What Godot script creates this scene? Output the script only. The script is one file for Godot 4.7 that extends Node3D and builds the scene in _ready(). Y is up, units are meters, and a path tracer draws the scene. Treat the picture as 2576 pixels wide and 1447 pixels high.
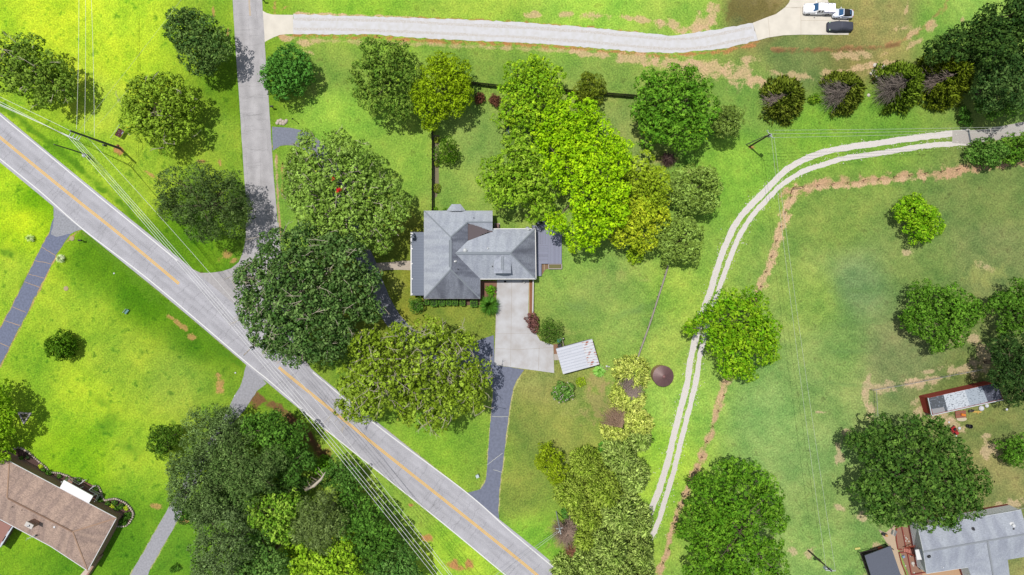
extends Node3D
# A crossroads settlement seen from a drone 120 m above the ground. Plan units: 2575 x 1447 over the view, 0.07755 m each at ground level.

const ALT := 120.0
const UNIT := 0.07755
const LIGHT := 2.0     # what a level white surface reads as in this daylight, times exposure

var rng := RandomNumberGenerator.new()
var mats := {}
var clumps := {}

# ------------------------------------------------------------------ helpers
class MB:
	var v := PackedVector3Array()
	var n := PackedVector3Array()
	var c := PackedColorArray()
	var u := PackedVector2Array()
	var w := PackedVector2Array()
	var col := Color.WHITE
	func tri(a: Vector3, b: Vector3, d: Vector3) -> void:
		var m := (b - a).cross(d - a).normalized()
		v.append(a); v.append(d); v.append(b)
		n.append(m); n.append(m); n.append(m)
		c.append(col); c.append(col); c.append(col)
		u.append(Vector2(a.x, a.z)); u.append(Vector2(d.x, d.z)); u.append(Vector2(b.x, b.z))
		w.append(Vector2(a.x, a.z)); w.append(Vector2(d.x, d.z)); w.append(Vector2(b.x, b.z))
	func quad(a: Vector3, b: Vector3, d: Vector3, e: Vector3) -> void:
		tri(a, b, d); tri(a, d, e)
	func fan(p: Array) -> void:
		for i in range(1, p.size() - 1):
			tri(p[0], p[i], p[i + 1])
	# a flat face whose texture runs along the direction e (shingle courses, boards)
	func face(p: Array, e: Vector3) -> void:
		var m := Vector3.ZERO
		for i in p.size():
			m += (p[i] as Vector3).cross(p[(i + 1) % p.size()])
		var q := p.duplicate()
		if m.y < 0.0:
			q.reverse(); m = -m
		m = m.normalized()
		var up := m.cross(e).normalized()
		var flat := PackedVector2Array()
		for x in q:
			flat.append(Vector2((x as Vector3).dot(e), (x as Vector3).dot(up)))
		var idx := Geometry2D.triangulate_polygon(flat)
		for k in range(0, idx.size(), 3):
			var t := [idx[k], idx[k + 1], idx[k + 2]]
			if (q[t[1]] - q[t[0]]).cross(q[t[2]] - q[t[0]]).dot(m) < 0.0:
				t = [idx[k], idx[k + 2], idx[k + 1]]
			for j in [t[0], t[2], t[1]]:
				v.append(q[j]); n.append(m); c.append(col)
				u.append(flat[j]); w.append(flat[j])
	func box(t: Transform3D, s: Vector3) -> void:
		var h := s * 0.5
		var p := []
		for k in 8:
			p.append(t * Vector3(h.x if k & 1 else -h.x, h.y if k & 2 else -h.y, h.z if k & 4 else -h.z))
		quad(p[2], p[6], p[7], p[3]); quad(p[0], p[1], p[5], p[4])
		quad(p[0], p[2], p[3], p[1]); quad(p[4], p[5], p[7], p[6])
		quad(p[0], p[4], p[6], p[2]); quad(p[1], p[3], p[7], p[5])
	func at(p: Vector3, s: Vector3, yaw := 0.0) -> void:
		box(Transform3D(Basis(Vector3.UP, yaw), p), s)
	# a bar of rectangular section from a to b
	func bar(a: Vector3, b: Vector3, wide: float, tall: float) -> void:
		var d := b - a
		if d.length() < 0.001: return
		var z := d.normalized()
		var x := (Vector3.UP if absf(z.y) < 0.95 else Vector3.RIGHT).cross(z).normalized()
		box(Transform3D(Basis(x, z.cross(x), z), (a + b) * 0.5), Vector3(wide, tall, d.length()))
	func tube(p: Array, r: Array, sides := 6, cap := true) -> void:
		var rings := []
		var dirs := []
		for i in p.size():
			var d: Vector3 = (p[mini(i + 1, p.size() - 1)] - p[maxi(i - 1, 0)]).normalized()
			var x := (Vector3.UP if absf(d.y) < 0.9 else Vector3.RIGHT).cross(d).normalized()
			var y := d.cross(x)
			var ring := []
			var nd := []
			for k in sides:
				var a := TAU * k / sides
				var o := x * cos(a) + y * sin(a)
				nd.append(o)
				ring.append(p[i] + o * float(r[i]))
			rings.append(ring); dirs.append(nd)
		for i in p.size() - 1:
			for k in sides:
				var l := (k + 1) % sides
				var q := [[i, k], [i, l], [i + 1, l], [i, k], [i + 1, l], [i + 1, k]]
				for j in [0, 2, 1, 3, 5, 4]:
					var e: Array = q[j]
					v.append(rings[e[0]][e[1]]); n.append(dirs[e[0]][e[1]]); c.append(col); u.append(Vector2(float(e[1]) / sides, e[0])); w.append(Vector2.ZERO)
		if cap:
			var top: Array = rings[-1]
			for k in range(1, sides - 1):
				tri(top[0], top[k], top[k + 1])
	func lathe(at_: Vector3, prof: Array, sides := 16) -> void:
		for i in prof.size() - 1:
			for k in sides:
				var a := TAU * k / sides
				var b := TAU * (k + 1) / sides
				var p: Vector2 = prof[i]
				var q: Vector2 = prof[i + 1]
				quad(at_ + Vector3(p.x * cos(a), p.y, p.x * sin(a)), at_ + Vector3(q.x * cos(a), q.y, q.x * sin(a)), at_ + Vector3(q.x * cos(b), q.y, q.x * sin(b)), at_ + Vector3(p.x * cos(b), p.y, p.x * sin(b)))
	func mesh() -> ArrayMesh:
		var a := []
		a.resize(Mesh.ARRAY_MAX)
		a[Mesh.ARRAY_VERTEX] = v
		a[Mesh.ARRAY_NORMAL] = n
		if c.size() == v.size(): a[Mesh.ARRAY_COLOR] = c
		if u.size() == v.size(): a[Mesh.ARRAY_TEX_UV] = u
		if w.size() == v.size(): a[Mesh.ARRAY_TEX_UV2] = w
		var m := ArrayMesh.new()
		m.add_surface_from_arrays(Mesh.PRIMITIVE_TRIANGLES, a)
		return m

func P(x: float, y: float, h := 0.0) -> Vector3:
	var k := UNIT * (ALT - h) / ALT
	return Vector3((x - 1287.5) * k, h, (y - 723.5) * k)

func lin(r: float, g: float, b: float) -> Color:
	return Color(r / 255.0, g / 255.0, b / 255.0).srgb_to_linear()

# base colour (sRGB for materials) of a level surface that reads r, g, b in this light
func base(r: float, g: float, b: float, k := 1.0) -> Color:
	var l := lin(r, g, b)
	return Color(l.r * k / LIGHT, l.g * k / LIGHT, l.b * k / LIGHT).linear_to_srgb()

func numbered(called: String, parent: Node) -> String:
	if not parent.has_node(called): return called
	var k := 1
	while parent.has_node("%s_%03d" % [called, k]): k += 1
	return "%s_%03d" % [called, k]

func thing(called: String, label: String, category: String, where := Vector3.ZERO, group := "") -> Node3D:
	var o := Node3D.new()
	o.name = numbered(called, self)
	add_child(o)
	o.position = where
	o.set_meta("label", label); o.set_meta("category", category)
	if group: o.set_meta("group", group)
	return o

# one mesh, given in world places, under a thing (or under a part, or at top level)
func obj(called: String, mb: MB, m: Material, parent: Node3D = self) -> MeshInstance3D:
	var o := MeshInstance3D.new()
	o.name = numbered(called, parent)
	o.mesh = mb.mesh()
	o.material_override = m
	parent.add_child(o)
	if parent != self and parent.get_parent() == self and not parent is MeshInstance3D:
		o.position = -parent.position
	return o

func solo(called: String, mb: MB, m: Material, label: String, category: String, group := "") -> MeshInstance3D:
	var o := obj(called, mb, m)
	o.set_meta("label", label); o.set_meta("category", category)
	if group: o.set_meta("group", group)
	return o

func struct(called: String, mb: MB, m: Material, kind := "structure") -> MeshInstance3D:
	var o := obj(called, mb, m)
	o.set_meta("kind", kind)
	return o

func stuff(o: Node) -> void:
	o.set_meta("kind", "stuff")

func plain(c: Color, rough := 0.8, metal := 0.0) -> StandardMaterial3D:
	var key := "%s %s %s" % [c, rough, metal]
	if not mats.has(key):
		var m := StandardMaterial3D.new()
		m.albedo_color = c
		m.roughness = rough
		m.metallic = metal
		mats[key] = m
	return mats[key]

func noise(freq: float, sd: int, octaves := 4, kind := FastNoiseLite.TYPE_SIMPLEX_SMOOTH) -> FastNoiseLite:
	var f := FastNoiseLite.new()
	f.noise_type = kind
	f.frequency = freq
	f.seed = sd
	f.fractal_octaves = octaves
	return f

# a surface with grain: colours a..d over a seamless noise that spans size metres
func grain(a: Color, b: Color, d: Color, size: float, freq := 0.02, sd := 1, rough := 0.9, side := 512) -> StandardMaterial3D:
	var t := NoiseTexture2D.new()
	t.width = side; t.height = side
	t.seamless = true
	t.noise = noise(freq, sd, 6)
	var g := Gradient.new()
	g.offsets = PackedFloat32Array([0.15, 0.5, 0.85])
	g.colors = PackedColorArray([a, b, d])
	t.color_ramp = g
	var m := StandardMaterial3D.new()
	m.albedo_texture = t
	m.uv1_triplanar = true
	m.uv1_world_triplanar = true
	m.uv1_scale = Vector3.ONE / size
	m.roughness = rough
	return m

func grained(r: float, g: float, b: float, spread: float, size: float, freq := 0.02, sd := 1, rough := 0.9) -> StandardMaterial3D:
	return grain(base(r, g, b, 1.0 - spread), base(r, g, b), base(r, g, b, 1.0 + spread), size, freq, sd, rough)

func leaf_mat(called: String) -> StandardMaterial3D:
	if not mats.has(called):
		var m := StandardMaterial3D.new()
		m.vertex_color_use_as_albedo = true
		m.roughness = 0.75
		m.metallic_specular = 0.22
		m.backlight_enabled = true
		m.backlight = Color(0.1, 0.17, 0.03)
		mats[called] = m
	return mats[called]

func vmat(rough := 0.8) -> StandardMaterial3D:
	var key := "vertex %s" % rough
	if not mats.has(key):
		var m := StandardMaterial3D.new()
		m.vertex_color_use_as_albedo = true
		m.roughness = rough
		mats[key] = m
	return mats[key]

# subdivides an outline and moves its points a little, as an edge of tar, gravel or earth does
func ragged(p: PackedVector2Array, step: float, amount: float, closed := true) -> PackedVector2Array:
	var out := PackedVector2Array()
	var count := p.size() if closed else p.size() - 1
	for i in count:
		var a := p[i]
		var b := p[(i + 1) % p.size()]
		var k := maxi(1, int(a.distance_to(b) / step))
		for j in k:
			var q := a.lerp(b, float(j) / k)
			out.append(q + Vector2(rng.randf_range(-amount, amount), rng.randf_range(-amount, amount)) * (1.0 if j else 0.4))
	if not closed: out.append(p[-1])
	return out

func smooth_line(p: PackedVector2Array, step := 12.0) -> PackedVector2Array:
	var out := PackedVector2Array()
	for i in p.size() - 1:
		var a := p[maxi(i - 1, 0)]
		var b := p[i]
		var d := p[i + 1]
		var e := p[mini(i + 2, p.size() - 1)]
		var k := maxi(1, int(b.distance_to(d) / step))
		for j in k:
			out.append(b.cubic_interpolate(d, a, e, float(j) / k))
	out.append(p[-1])
	return out

func sheet(called: String, p: PackedVector2Array, h: float, m: Material, thick := 0.0) -> MeshInstance3D:
	var mb := MB.new()
	sheet_on(mb, p, h, thick)
	return struct(called, mb, m)

func sheet_on(mb: MB, p: PackedVector2Array, h: float, thick := 0.0) -> void:
	var idx := Geometry2D.triangulate_polygon(p)
	for k in range(0, idx.size(), 3):
		var a := P(p[idx[k]].x, p[idx[k]].y)
		var b := P(p[idx[k + 1]].x, p[idx[k + 1]].y)
		var d := P(p[idx[k + 2]].x, p[idx[k + 2]].y)
		a.y = h; b.y = h; d.y = h
		if (b - a).cross(d - a).y < 0.0: mb.tri(a, d, b)
		else: mb.tri(a, b, d)
	if thick > 0.0:
		for i in p.size():
			var a := P(p[i].x, p[i].y)
			var b := P(p[(i + 1) % p.size()].x, p[(i + 1) % p.size()].y)
			a.y = h; b.y = h
			var dn := Vector3.DOWN * thick
			mb.quad(a, b, b + dn, a + dn)

# a strip along a line, width in plan units, with texture u across and v along in metres
func ribbon(mb: MB, line: PackedVector2Array, wl: float, wr: float, h: float, rough := 0.0) -> void:
	var run := 0.0
	var prev := []
	var ja := 0.0
	var jb := 0.0
	for i in line.size():
		var d := (line[mini(i + 1, line.size() - 1)] - line[maxi(i - 1, 0)]).normalized()
		var s := Vector2(-d.y, d.x)
		if i: run += line[i].distance_to(line[i - 1]) * UNIT
		ja = lerpf(ja, rng.randf_range(-rough, rough), 0.45)
		jb = lerpf(jb, rng.randf_range(-rough, rough), 0.45)
		var a := line[i] - s * (wl + ja)
		var b := line[i] + s * (wr + jb)
		var pa := P(a.x, a.y); var pb := P(b.x, b.y)
		pa.y = h; pb.y = h
		if prev:
			for q in [[prev[0], 0.0, prev[2]], [pb, 1.0, run], [prev[1], 1.0, prev[2]], [prev[0], 0.0, prev[2]], [pa, 0.0, run], [pb, 1.0, run]]:
				mb.v.append(q[0]); mb.n.append(Vector3.UP); mb.c.append(mb.col); mb.u.append(Vector2(q[1], q[2])); mb.w.append(Vector2(q[1], q[2]))
		prev = [pa, pb, run]

func V(a: Array) -> PackedVector2Array:
	var out := PackedVector2Array()
	for i in range(0, a.size(), 2): out.append(Vector2(a[i], a[i + 1]))
	return out

# ------------------------------------------------------------------ plants
# A clump of leaves on a unit dome about +Y: [places, normals]. Style: broad, fine, feather (long sprays pointing up the axis), needle
func clump(style: String, k: int) -> Array:
	var key := style + str(k)
	if clumps.has(key): return clumps[key]
	var r := RandomNumberGenerator.new()
	r.seed = hash(key)
	var v := PackedVector3Array()
	var n := PackedVector3Array()
	var count: int = {"broad": 16, "fine": 16, "feather": 26, "needle": 20, "big": 17, "box": 26}[style]
	var size: float = {"broad": 0.68, "fine": 0.66, "feather": 0.75, "needle": 0.7, "big": 0.7, "box": 0.4}[style]
	var slim: float = {"broad": 0.7, "fine": 0.75, "feather": 0.3, "needle": 0.3, "big": 0.62, "box": 0.7}[style]
	for i in count:
		var y := r.randf_range(-0.35, 1.0)
		var a := r.randf() * TAU
		var s := sqrt(maxf(0.0, 1.0 - y * y))
		var dir := Vector3(s * cos(a), y, s * sin(a))
		var p := dir * r.randf_range(0.45, 1.08)
		var shade := dir
		var out := Vector3(r.randf_range(-1, 1), r.randf_range(-1, 1), r.randf_range(-1, 1))
		var ln := (dir * 1.0 + Vector3.UP * 0.35 + out * 0.55).normalized()
		var tan := ln.cross(Vector3(r.randf_range(-1, 1), r.randf_range(-1, 1), r.randf_range(-1, 1))).normalized()
		if style == "feather":
			tan = (dir * 0.8 + Vector3.UP * 1.1 + out * 0.35).normalized()
			ln = tan.cross(Vector3(r.randf_range(-1, 1), r.randf_range(-0.3, 0.3), r.randf_range(-1, 1))).normalized()
			if ln.dot(dir + Vector3.UP) < 0.0: ln = -ln
			p = dir * r.randf_range(0.2, 0.8)
		elif style == "needle":
			tan = (dir + out * 0.7).normalized()
			ln = tan.cross(out).normalized()
			if ln.dot(dir + Vector3.UP) < 0.0: ln = -ln
		var len := size * r.randf_range(0.7, 1.3)
		var side := ln.cross(tan) * len * slim * 0.5
		var q0 := p - tan * len * 0.5
		var q1 := p + side - ln * len * 0.08
		var q2 := p + tan * len * 0.5 - ln * len * 0.12
		var q3 := p - side - ln * len * 0.08
		var sn := (ln * 0.34 + shade * 0.85).normalized()
		for q in [q0, q1, q2, q0, q2, q3]:
			v.append(q); n.append(sn)
	clumps[key] = [v, n]
	return clumps[key]

func put_clump(mb: MB, style: String, at_: Vector3, axis: Vector3, r: float, c: Color) -> void:
	var k := clump(style, rng.randi() % 10)
	var y := axis.normalized()
	var x := y.cross(Vector3(rng.randf_range(-1, 1), rng.randf_range(-0.2, 0.2), rng.randf_range(-1, 1))).normalized()
	if x.length() < 0.5: x = Vector3.RIGHT
	var b := Basis(x, y, x.cross(y))
	mb.v.append_array(Transform3D(b.scaled(Vector3.ONE * r), at_) * (k[0] as PackedVector3Array))
	mb.n.append_array(Transform3D(b, Vector3.ZERO) * (k[1] as PackedVector3Array))
	var cc := PackedColorArray()
	cc.resize(k[0].size())
	cc.fill(c)
	# every leaf a tone of its own
	for i in range(0, cc.size(), 6):
		var f := rng.randf_range(0.9, 1.12)
		var t := Color(c.r * f, c.g * f, c.b * f)
		for j in 6: cc[i + j] = t
	mb.c.append_array(cc)

func leafy(r: float, g: float, b: float, k := 1.56) -> Color:
	var l := lin(g * 1.08 * clampf(r / g + 0.07, 0.6, maxf(r / g, 0.82)) + 4.0, g * 1.08 + 4.0, b + 4.0)
	return Color(l.r * k / LIGHT, l.g * k / LIGHT, l.b * k / LIGHT)

# the leaves of one lobe: an ellipsoid shell of clumps
func shell(mb: MB, style: String, o: Vector3, rad: Vector3, size: float, c1: Color, c2: Color, gap: float, others: Array, low: float, spots: Array, fill: float, up := Vector3.ZERO) -> void:
	var count := int(fill * 4.7 * rad.x * (rad.x + rad.y) * 0.5 * (1.0 - low) / 2.0 / (size * size)) + 3
	var turn := rng.randf() * TAU
	var tone := rng.randf_range(0.88, 1.14)
	for i in count:
		var y := lerpf(1.0, low, (i + rng.randf()) / count)
		var a := turn + i * 2.39996 + rng.randf_range(-0.35, 0.35)
		var s := sqrt(maxf(0.0, 1.0 - y * y))
		var dir := Vector3(s * cos(a), y, s * sin(a))
		if rng.randf() < gap: continue
		var p := o + dir * rad * rng.randf_range(0.78, 1.1)
		if p.y < 0.15: continue
		var hidden := false
		for q in others:
			if q[0] != o and ((p - q[0]) / (q[1] as Vector3)).length_squared() < 0.55:
				hidden = true
				break
		if hidden: continue
		var axis := (dir / rad).normalized() + Vector3.UP * 0.45
		var f := rng.randf()
		var c := c1.lerp(c2, f * f if rng.randf() < 0.7 else f)
		var k := rng.randf_range(0.86, 1.14) * tone
		put_clump(mb, style, p, axis, size * rng.randf_range(0.7, 1.25), Color(c.r * k, c.g * k, c.b * k))
		if y > 0.0 and rng.randf() < 0.2: spots.append([p, o + up])

# a lobe: boughs (smaller shells) spread over an ellipsoid, each with its clumps
func lobe(mb: MB, style: String, o: Vector3, rad: Vector3, size: float, c1: Color, c2: Color, gap: float, others: Array, low := -0.3, spots: Array = [], fill := 1.0) -> void:
	if rad.x < size * 2.6:
		shell(mb, style, o, rad, size, c1, c2, gap, others, low, spots, fill)
		return
	var sub := clampf(rad.x * 0.45, size * 1.5, 2.3)
	var count := int(3.1 * rad.x * (rad.x + rad.y) * 0.5 * (1.0 - low * 0.7) / (sub * sub) * 0.62) + 3
	var boughs := []
	for i in count * 4:
		if boughs.size() >= count: break
		var y := lerpf(1.0, low, rng.randf())
		var a := rng.randf() * TAU
		var s := sqrt(maxf(0.0, 1.0 - y * y))
		var r := sub * rng.randf_range(0.6, 1.35)
		var p := o + Vector3(s * cos(a), y, s * sin(a)) * (rad - Vector3.ONE * r * 0.72) * rng.randf_range(0.78, 1.12)
		p.y = maxf(p.y - rng.randf() * rng.randf() * 1.6, r * 0.6)
		var hidden := false
		for q in boughs:
			if Vector2(p.x - q[0].x, p.z - q[0].z).length() < (r + q[1].x) * 0.56 and absf(p.y - q[0].y) < 1.6: hidden = true
		for q in others:
			if q[0] != o and ((p - q[0]) / (q[1] as Vector3)).length_squared() < 0.4: hidden = true
		if not hidden: boughs.append([p, Vector3(r, r * 0.85, r)])
	for b in boughs: shell(mb, style, b[0], b[1], size, c1, c2, gap, boughs, -0.1, spots, fill)

# A broad tree: lobes are [x, y, r] in plan units as the crown is seen; h its height
func tree(called: String, label: String, h: float, lobes: Array, tint: Color, tint2: Color, opt := {}) -> Node3D:
	var style: String = opt.get("style", "broad")
	var size: float = opt.get("size", 0.95) * 0.65
	var mid := Vector2.ZERO
	var tot := 0.0
	for l in lobes:
		mid += Vector2(l[0], l[1]) * l[2] * l[2]; tot += l[2] * l[2]
	mid /= tot
	var reach := 1.0
	for l in lobes: reach = maxf(reach, Vector2(l[0], l[1]).distance_to(mid) + l[2] * 0.5)
	var shells := []
	var foot := Vector3.ZERO
	for l in lobes:
		var t := clampf(Vector2(l[0], l[1]).distance_to(mid) / reach, 0.0, 1.0)
		var top := h * (1.0 - 0.42 * t * t) * rng.randf_range(0.93, 1.05)
		var rm: float = l[2] * UNIT * 0.93
		var rv := minf(rm * opt.get("squash", 0.8), top * 0.46)
		var hc := top - rv
		rm = rm * (ALT - hc) / ALT
		var o := P(l[0], l[1], hc)
		shells.append([o, Vector3(rm, rv, rm)])
		foot += Vector3(o.x, 0, o.z) * l[2] * l[2]
	foot /= tot
	var g: String = opt.get("group", "")
	var t := thing(called, label, opt.get("category", "tree"), foot, g)
	var mb := MB.new()
	var spots := []
	for s in shells:
		lobe(mb, style, s[0], s[1], size * clampf(s[1].x / 3.0, 0.75, 1.15), tint, tint2, minf(0.1, opt.get("gap", 0.04)), shells, opt.get("low", -0.2), spots, opt.get("fill", 1.45 if style == "needle" else 1.08))
		# leaves inside the lobe
		for k in int(s[1].x * 4.0):
			var d := Vector3(rng.randf_range(-1, 1), rng.randf_range(-1.1, -0.2), rng.randf_range(-1, 1))
			put_clump(mb, style, s[0] + d.limit_length(1.1) * s[1] * 0.6, Vector3.UP, size * 1.3, tint)
	if opt.has("sparks"):      # young shoots of a lighter green on the outside
		for k in int(spots.size() * float(opt.sparks)):
			var s: Array = spots[rng.randi() % spots.size()]
			put_clump(mb, style, s[0] + (s[0] - s[1]).normalized() * size * 0.6 + Vector3(rng.randf_range(-1, 1), 0, rng.randf_range(-1, 1)) * size, Vector3.UP, size * 0.42, opt.get("spark", tint2))
	obj("crown", mb, leaf_mat("leaves"), t)
	# trunk and limbs
	var wood := MB.new()
	var bark: Material = plain(Color(0.36, 0.31, 0.26), 0.95)
	if opt.get("pale", false): bark = plain(Color(0.62, 0.58, 0.52), 0.9)
	var tr := clampf(h * 0.028, 0.07, 0.5)
	wood.tube([foot, foot + Vector3(0.1, h * 0.2, 0.05), foot + Vector3(0.0, h * 0.5, 0.1)], [tr * 1.35, tr, tr * 0.7], 8)
	obj("trunk", wood, bark, t)
	var arms := MB.new()
	for s in shells:
		var a := foot + Vector3(0, h * rng.randf_range(0.22, 0.45), 0)
		var b: Vector3 = s[0] + Vector3.UP * s[1].y * 0.35
		var m := a.lerp(b, 0.5) + Vector3(rng.randf_range(-0.5, 0.5), h * 0.06, rng.randf_range(-0.5, 0.5))
		arms.tube([a, m, b], [tr * 0.55, tr * 0.36, tr * 0.18], 5, false)
		for k in opt.get("twigs", 3):
			var sp: Array = spots[rng.randi() % maxi(1, spots.size())] if spots else [b, b]
			if (sp[1] as Vector3) != s[0] and rng.randf() < 0.7: continue
			var q: Vector3 = sp[0] + (sp[0] - sp[1]).normalized() * (size * 0.75 if opt.get("pale", false) else 0.1)
			arms.tube([m, (m + q) * 0.5 + Vector3.UP * 0.3, q], [tr * 0.3, tr * 0.18, 0.025], 4, false)
	obj("limbs", arms, bark, t)
	if opt.get("bare", 0) > 0:      # bare twigs that stand out of the leaves
		var tw := MB.new()
		for k in opt.bare:
			var sp: Array = spots[rng.randi() % spots.size()]
			var d: Vector3 = (sp[0] - sp[1]).normalized()
			var a: Vector3 = sp[0] + d * size * 0.35
			var len := rng.randf_range(0.9, 2.6)
			var side := Vector3(rng.randf_range(-1, 1), 0.25, rng.randf_range(-1, 1)).normalized()
			var e := a + side * len + d * 0.35
			tw.tube([a - side * 0.6, (a + e) * 0.5 + d * 0.2, e], [0.045, 0.034, 0.015], 4, false)
			for j in 2:
				var s2 := (side + Vector3(rng.randf_range(-1, 1), 0.1, rng.randf_range(-1, 1)) * 0.7).normalized()
				var m2 := a.lerp(e, rng.randf_range(0.3, 0.7)) + d * 0.2
				tw.tube([m2, m2 + s2 * len * 0.5], [0.03, 0.015], 3, false)
		stuff(obj("bare_twigs", tw, plain(Color(0.66, 0.62, 0.55), 0.9), t))
	return t

# A cedar or cypress: a cone of feathery sprays. x, y, r: its middle and radius as it is seen
func conifer(called: String, label: String, x: float, y: float, r: float, h: float, tint: Color, tint2: Color, opt := {}) -> Node3D:
	var foot := P(x, y, h * 0.4)
	foot.y = 0.0
	var rad := r * UNIT * 0.97
	var t := thing(called, label, opt.get("category", "tree"), foot, opt.get("group", ""))
	var mb := MB.new()
	var size: float = opt.get("size", 0.8)
	var levels := int(h / size * 1.5)
	var dead: float = opt.get("dead", -10.0)      # direction of the dead side
	var sweep: float = opt.get("sweep", 0.9)
	for i in levels:
		var f := (i + 0.5) / levels
		var ring := rad * pow(1.0 - f, 0.75) * rng.randf_range(0.9, 1.08)
		var count := maxi(2, int(TAU * ring / size * 1.05))
		for k in count:
			var a := TAU * (k + rng.randf()) / count
			if dead > -9.0 and absf(angle_difference(a, dead)) < opt.get("dead_wide", 0.8): continue
			var dir := Vector3(cos(a), 0, sin(a))
			var p := foot + dir * ring * rng.randf_range(0.72, 1.06) + Vector3.UP * (h * (0.04 + 0.94 * f) + rng.randf_range(-0.3, 0.3))
			var k2 := rng.randf_range(0.82, 1.18)
			var c := tint.lerp(tint2, rng.randf())
			put_clump(mb, "feather", p, dir * sweep + Vector3.UP * 0.7, size * rng.randf_range(0.8, 1.3), Color(c.r * k2, c.g * k2, c.b * k2))
			if rng.randf() < 0.5: put_clump(mb, "feather", foot + dir * ring * 0.55 + Vector3.UP * h * f, dir * sweep + Vector3.UP * 0.7, size, tint)
	if mb.v.size(): obj("crown", mb, leaf_mat("leaves"), t)
	var wood := MB.new()
	wood.tube([foot, foot + Vector3(0, h * 0.5, 0), foot + Vector3(0, h * 0.96, 0)], [0.2, 0.12, 0.03], 7)
	obj("trunk", wood, plain(Color(0.5, 0.45, 0.4), 0.95), t)
	if dead > -9.0:
		var tw := MB.new()
		var wide: float = opt.get("dead_wide", 0.8)
		for k in opt.get("sticks", 120):
			var a: float = dead + rng.randf_range(-wide, wide)
			var f := rng.randf_range(0.05, 0.85)
			var q := foot + Vector3(0, h * f * 0.8, 0)
			var len := rad * pow(1.0 - f, 0.6) * rng.randf_range(0.7, 1.08)
			var e := q + Vector3(cos(a) * len, len * rng.randf_range(0.15, 0.5), sin(a) * len)
			var m := q.lerp(e, 0.5) + Vector3.DOWN * 0.1
			tw.tube([q, m, e], [0.05, 0.04, 0.015], 3, false)
			for j in 3:
				var s := Vector3(cos(a + rng.randf_range(-0.8, 0.8)), 0.4, sin(a + rng.randf_range(-0.8, 0.8))) * len * 0.4
				var m2 := q.lerp(e, rng.randf_range(0.3, 0.9))
				tw.tube([m2, m2 + s], [0.025, 0.01], 3, false)
		stuff(obj("dead_branches", tw, plain(opt.get("dead_color", Color(0.56, 0.5, 0.47)), 0.95), t))
	return t

# A shrub: one or more lobes close to the ground
func shrub(called: String, label: String, lobes: Array, h: float, tint: Color, tint2: Color, opt := {}) -> Node3D:
	var o := P(lobes[0][0], lobes[0][1], h * 0.5)
	o.y = 0.0
	var t := thing(called, label, opt.get("category", "shrub"), o, opt.get("group", ""))
	var mb := MB.new()
	var shells := []
	for l in lobes:
		var p := P(l[0], l[1], h * 0.5)
		p.y = h * 0.5
		shells.append([p, Vector3(l[2] * UNIT * 0.92, h * 0.5, l[2] * UNIT * 0.92)])
	var size: float = opt.get("size", 0.34)
	for s in shells: lobe(mb, opt.get("style", "broad"), s[0], s[1], size, tint, tint2, opt.get("gap", 0.0), shells, -0.7, [], 1.25)
	if opt.has("blooms"):
		for k in 40:
			var s: Array = shells[rng.randi() % shells.size()]
			var d := Vector3(rng.randf_range(-1, 1), rng.randf_range(0.1, 1), rng.randf_range(-1, 1)).normalized()
			put_clump(mb, "broad", s[0] + d * s[1] * 1.04, d, 0.13, opt.blooms)
	obj("foliage", mb, leaf_mat("leaves"), t)
	var st := MB.new()
	for k in 5:
		var d: Vector3 = Vector3(rng.randf_range(-1, 1), 0, rng.randf_range(-1, 1)) * float(shells[0][1].x) * 0.4
		st.tube([o, o + d + Vector3.UP * h * 0.6], [0.04, 0.015], 4, false)
	obj("stems", st, plain(Color(0.4, 0.33, 0.27), 0.95), t)
	return t

# blades in a fountain: pampas, yucca, palm-like tufts
func tuft(called: String, label: String, x: float, y: float, r: float, h: float, count: int, c: Color, c2: Color, wide := 0.05, category := "plant", group := "") -> Node3D:
	var o := P(x, y)
	var t := thing(called, label, category, o, group)
	var mb := MB.new()
	for k in count:
		var a := rng.randf() * TAU
		var len := r * UNIT * rng.randf_range(0.55, 1.08)
		var d := Vector3(cos(a), 0, sin(a))
		var s := Vector3(-d.z, 0, d.x) * wide * rng.randf_range(0.7, 1.3)
		var up := h * rng.randf_range(0.5, 1.1)
		var q := [o + d * 0.05, o + d * len * 0.45 + Vector3.UP * up, o + d * len + Vector3.UP * up * rng.randf_range(0.35, 0.95)]
		mb.col = c.lerp(c2, rng.randf())
		mb.quad(q[0] - s * 0.5, q[0] + s * 0.5, q[1] + s, q[1] - s)
		mb.tri(q[1] - s, q[1] + s, q[2])
	obj("blades", mb, leaf_mat("leaves"), t)
	return t

# ------------------------------------------------------------------ ground
const GW := 2048
const GH := 1302
const GX := -260.0      # plan place of the texture's corner and its span
const GY := -260.0
const GS := 1.51123     # plan units per texel
var soil: PackedByteArray
var mottle: PackedByteArray
var fine: PackedByteArray

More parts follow.
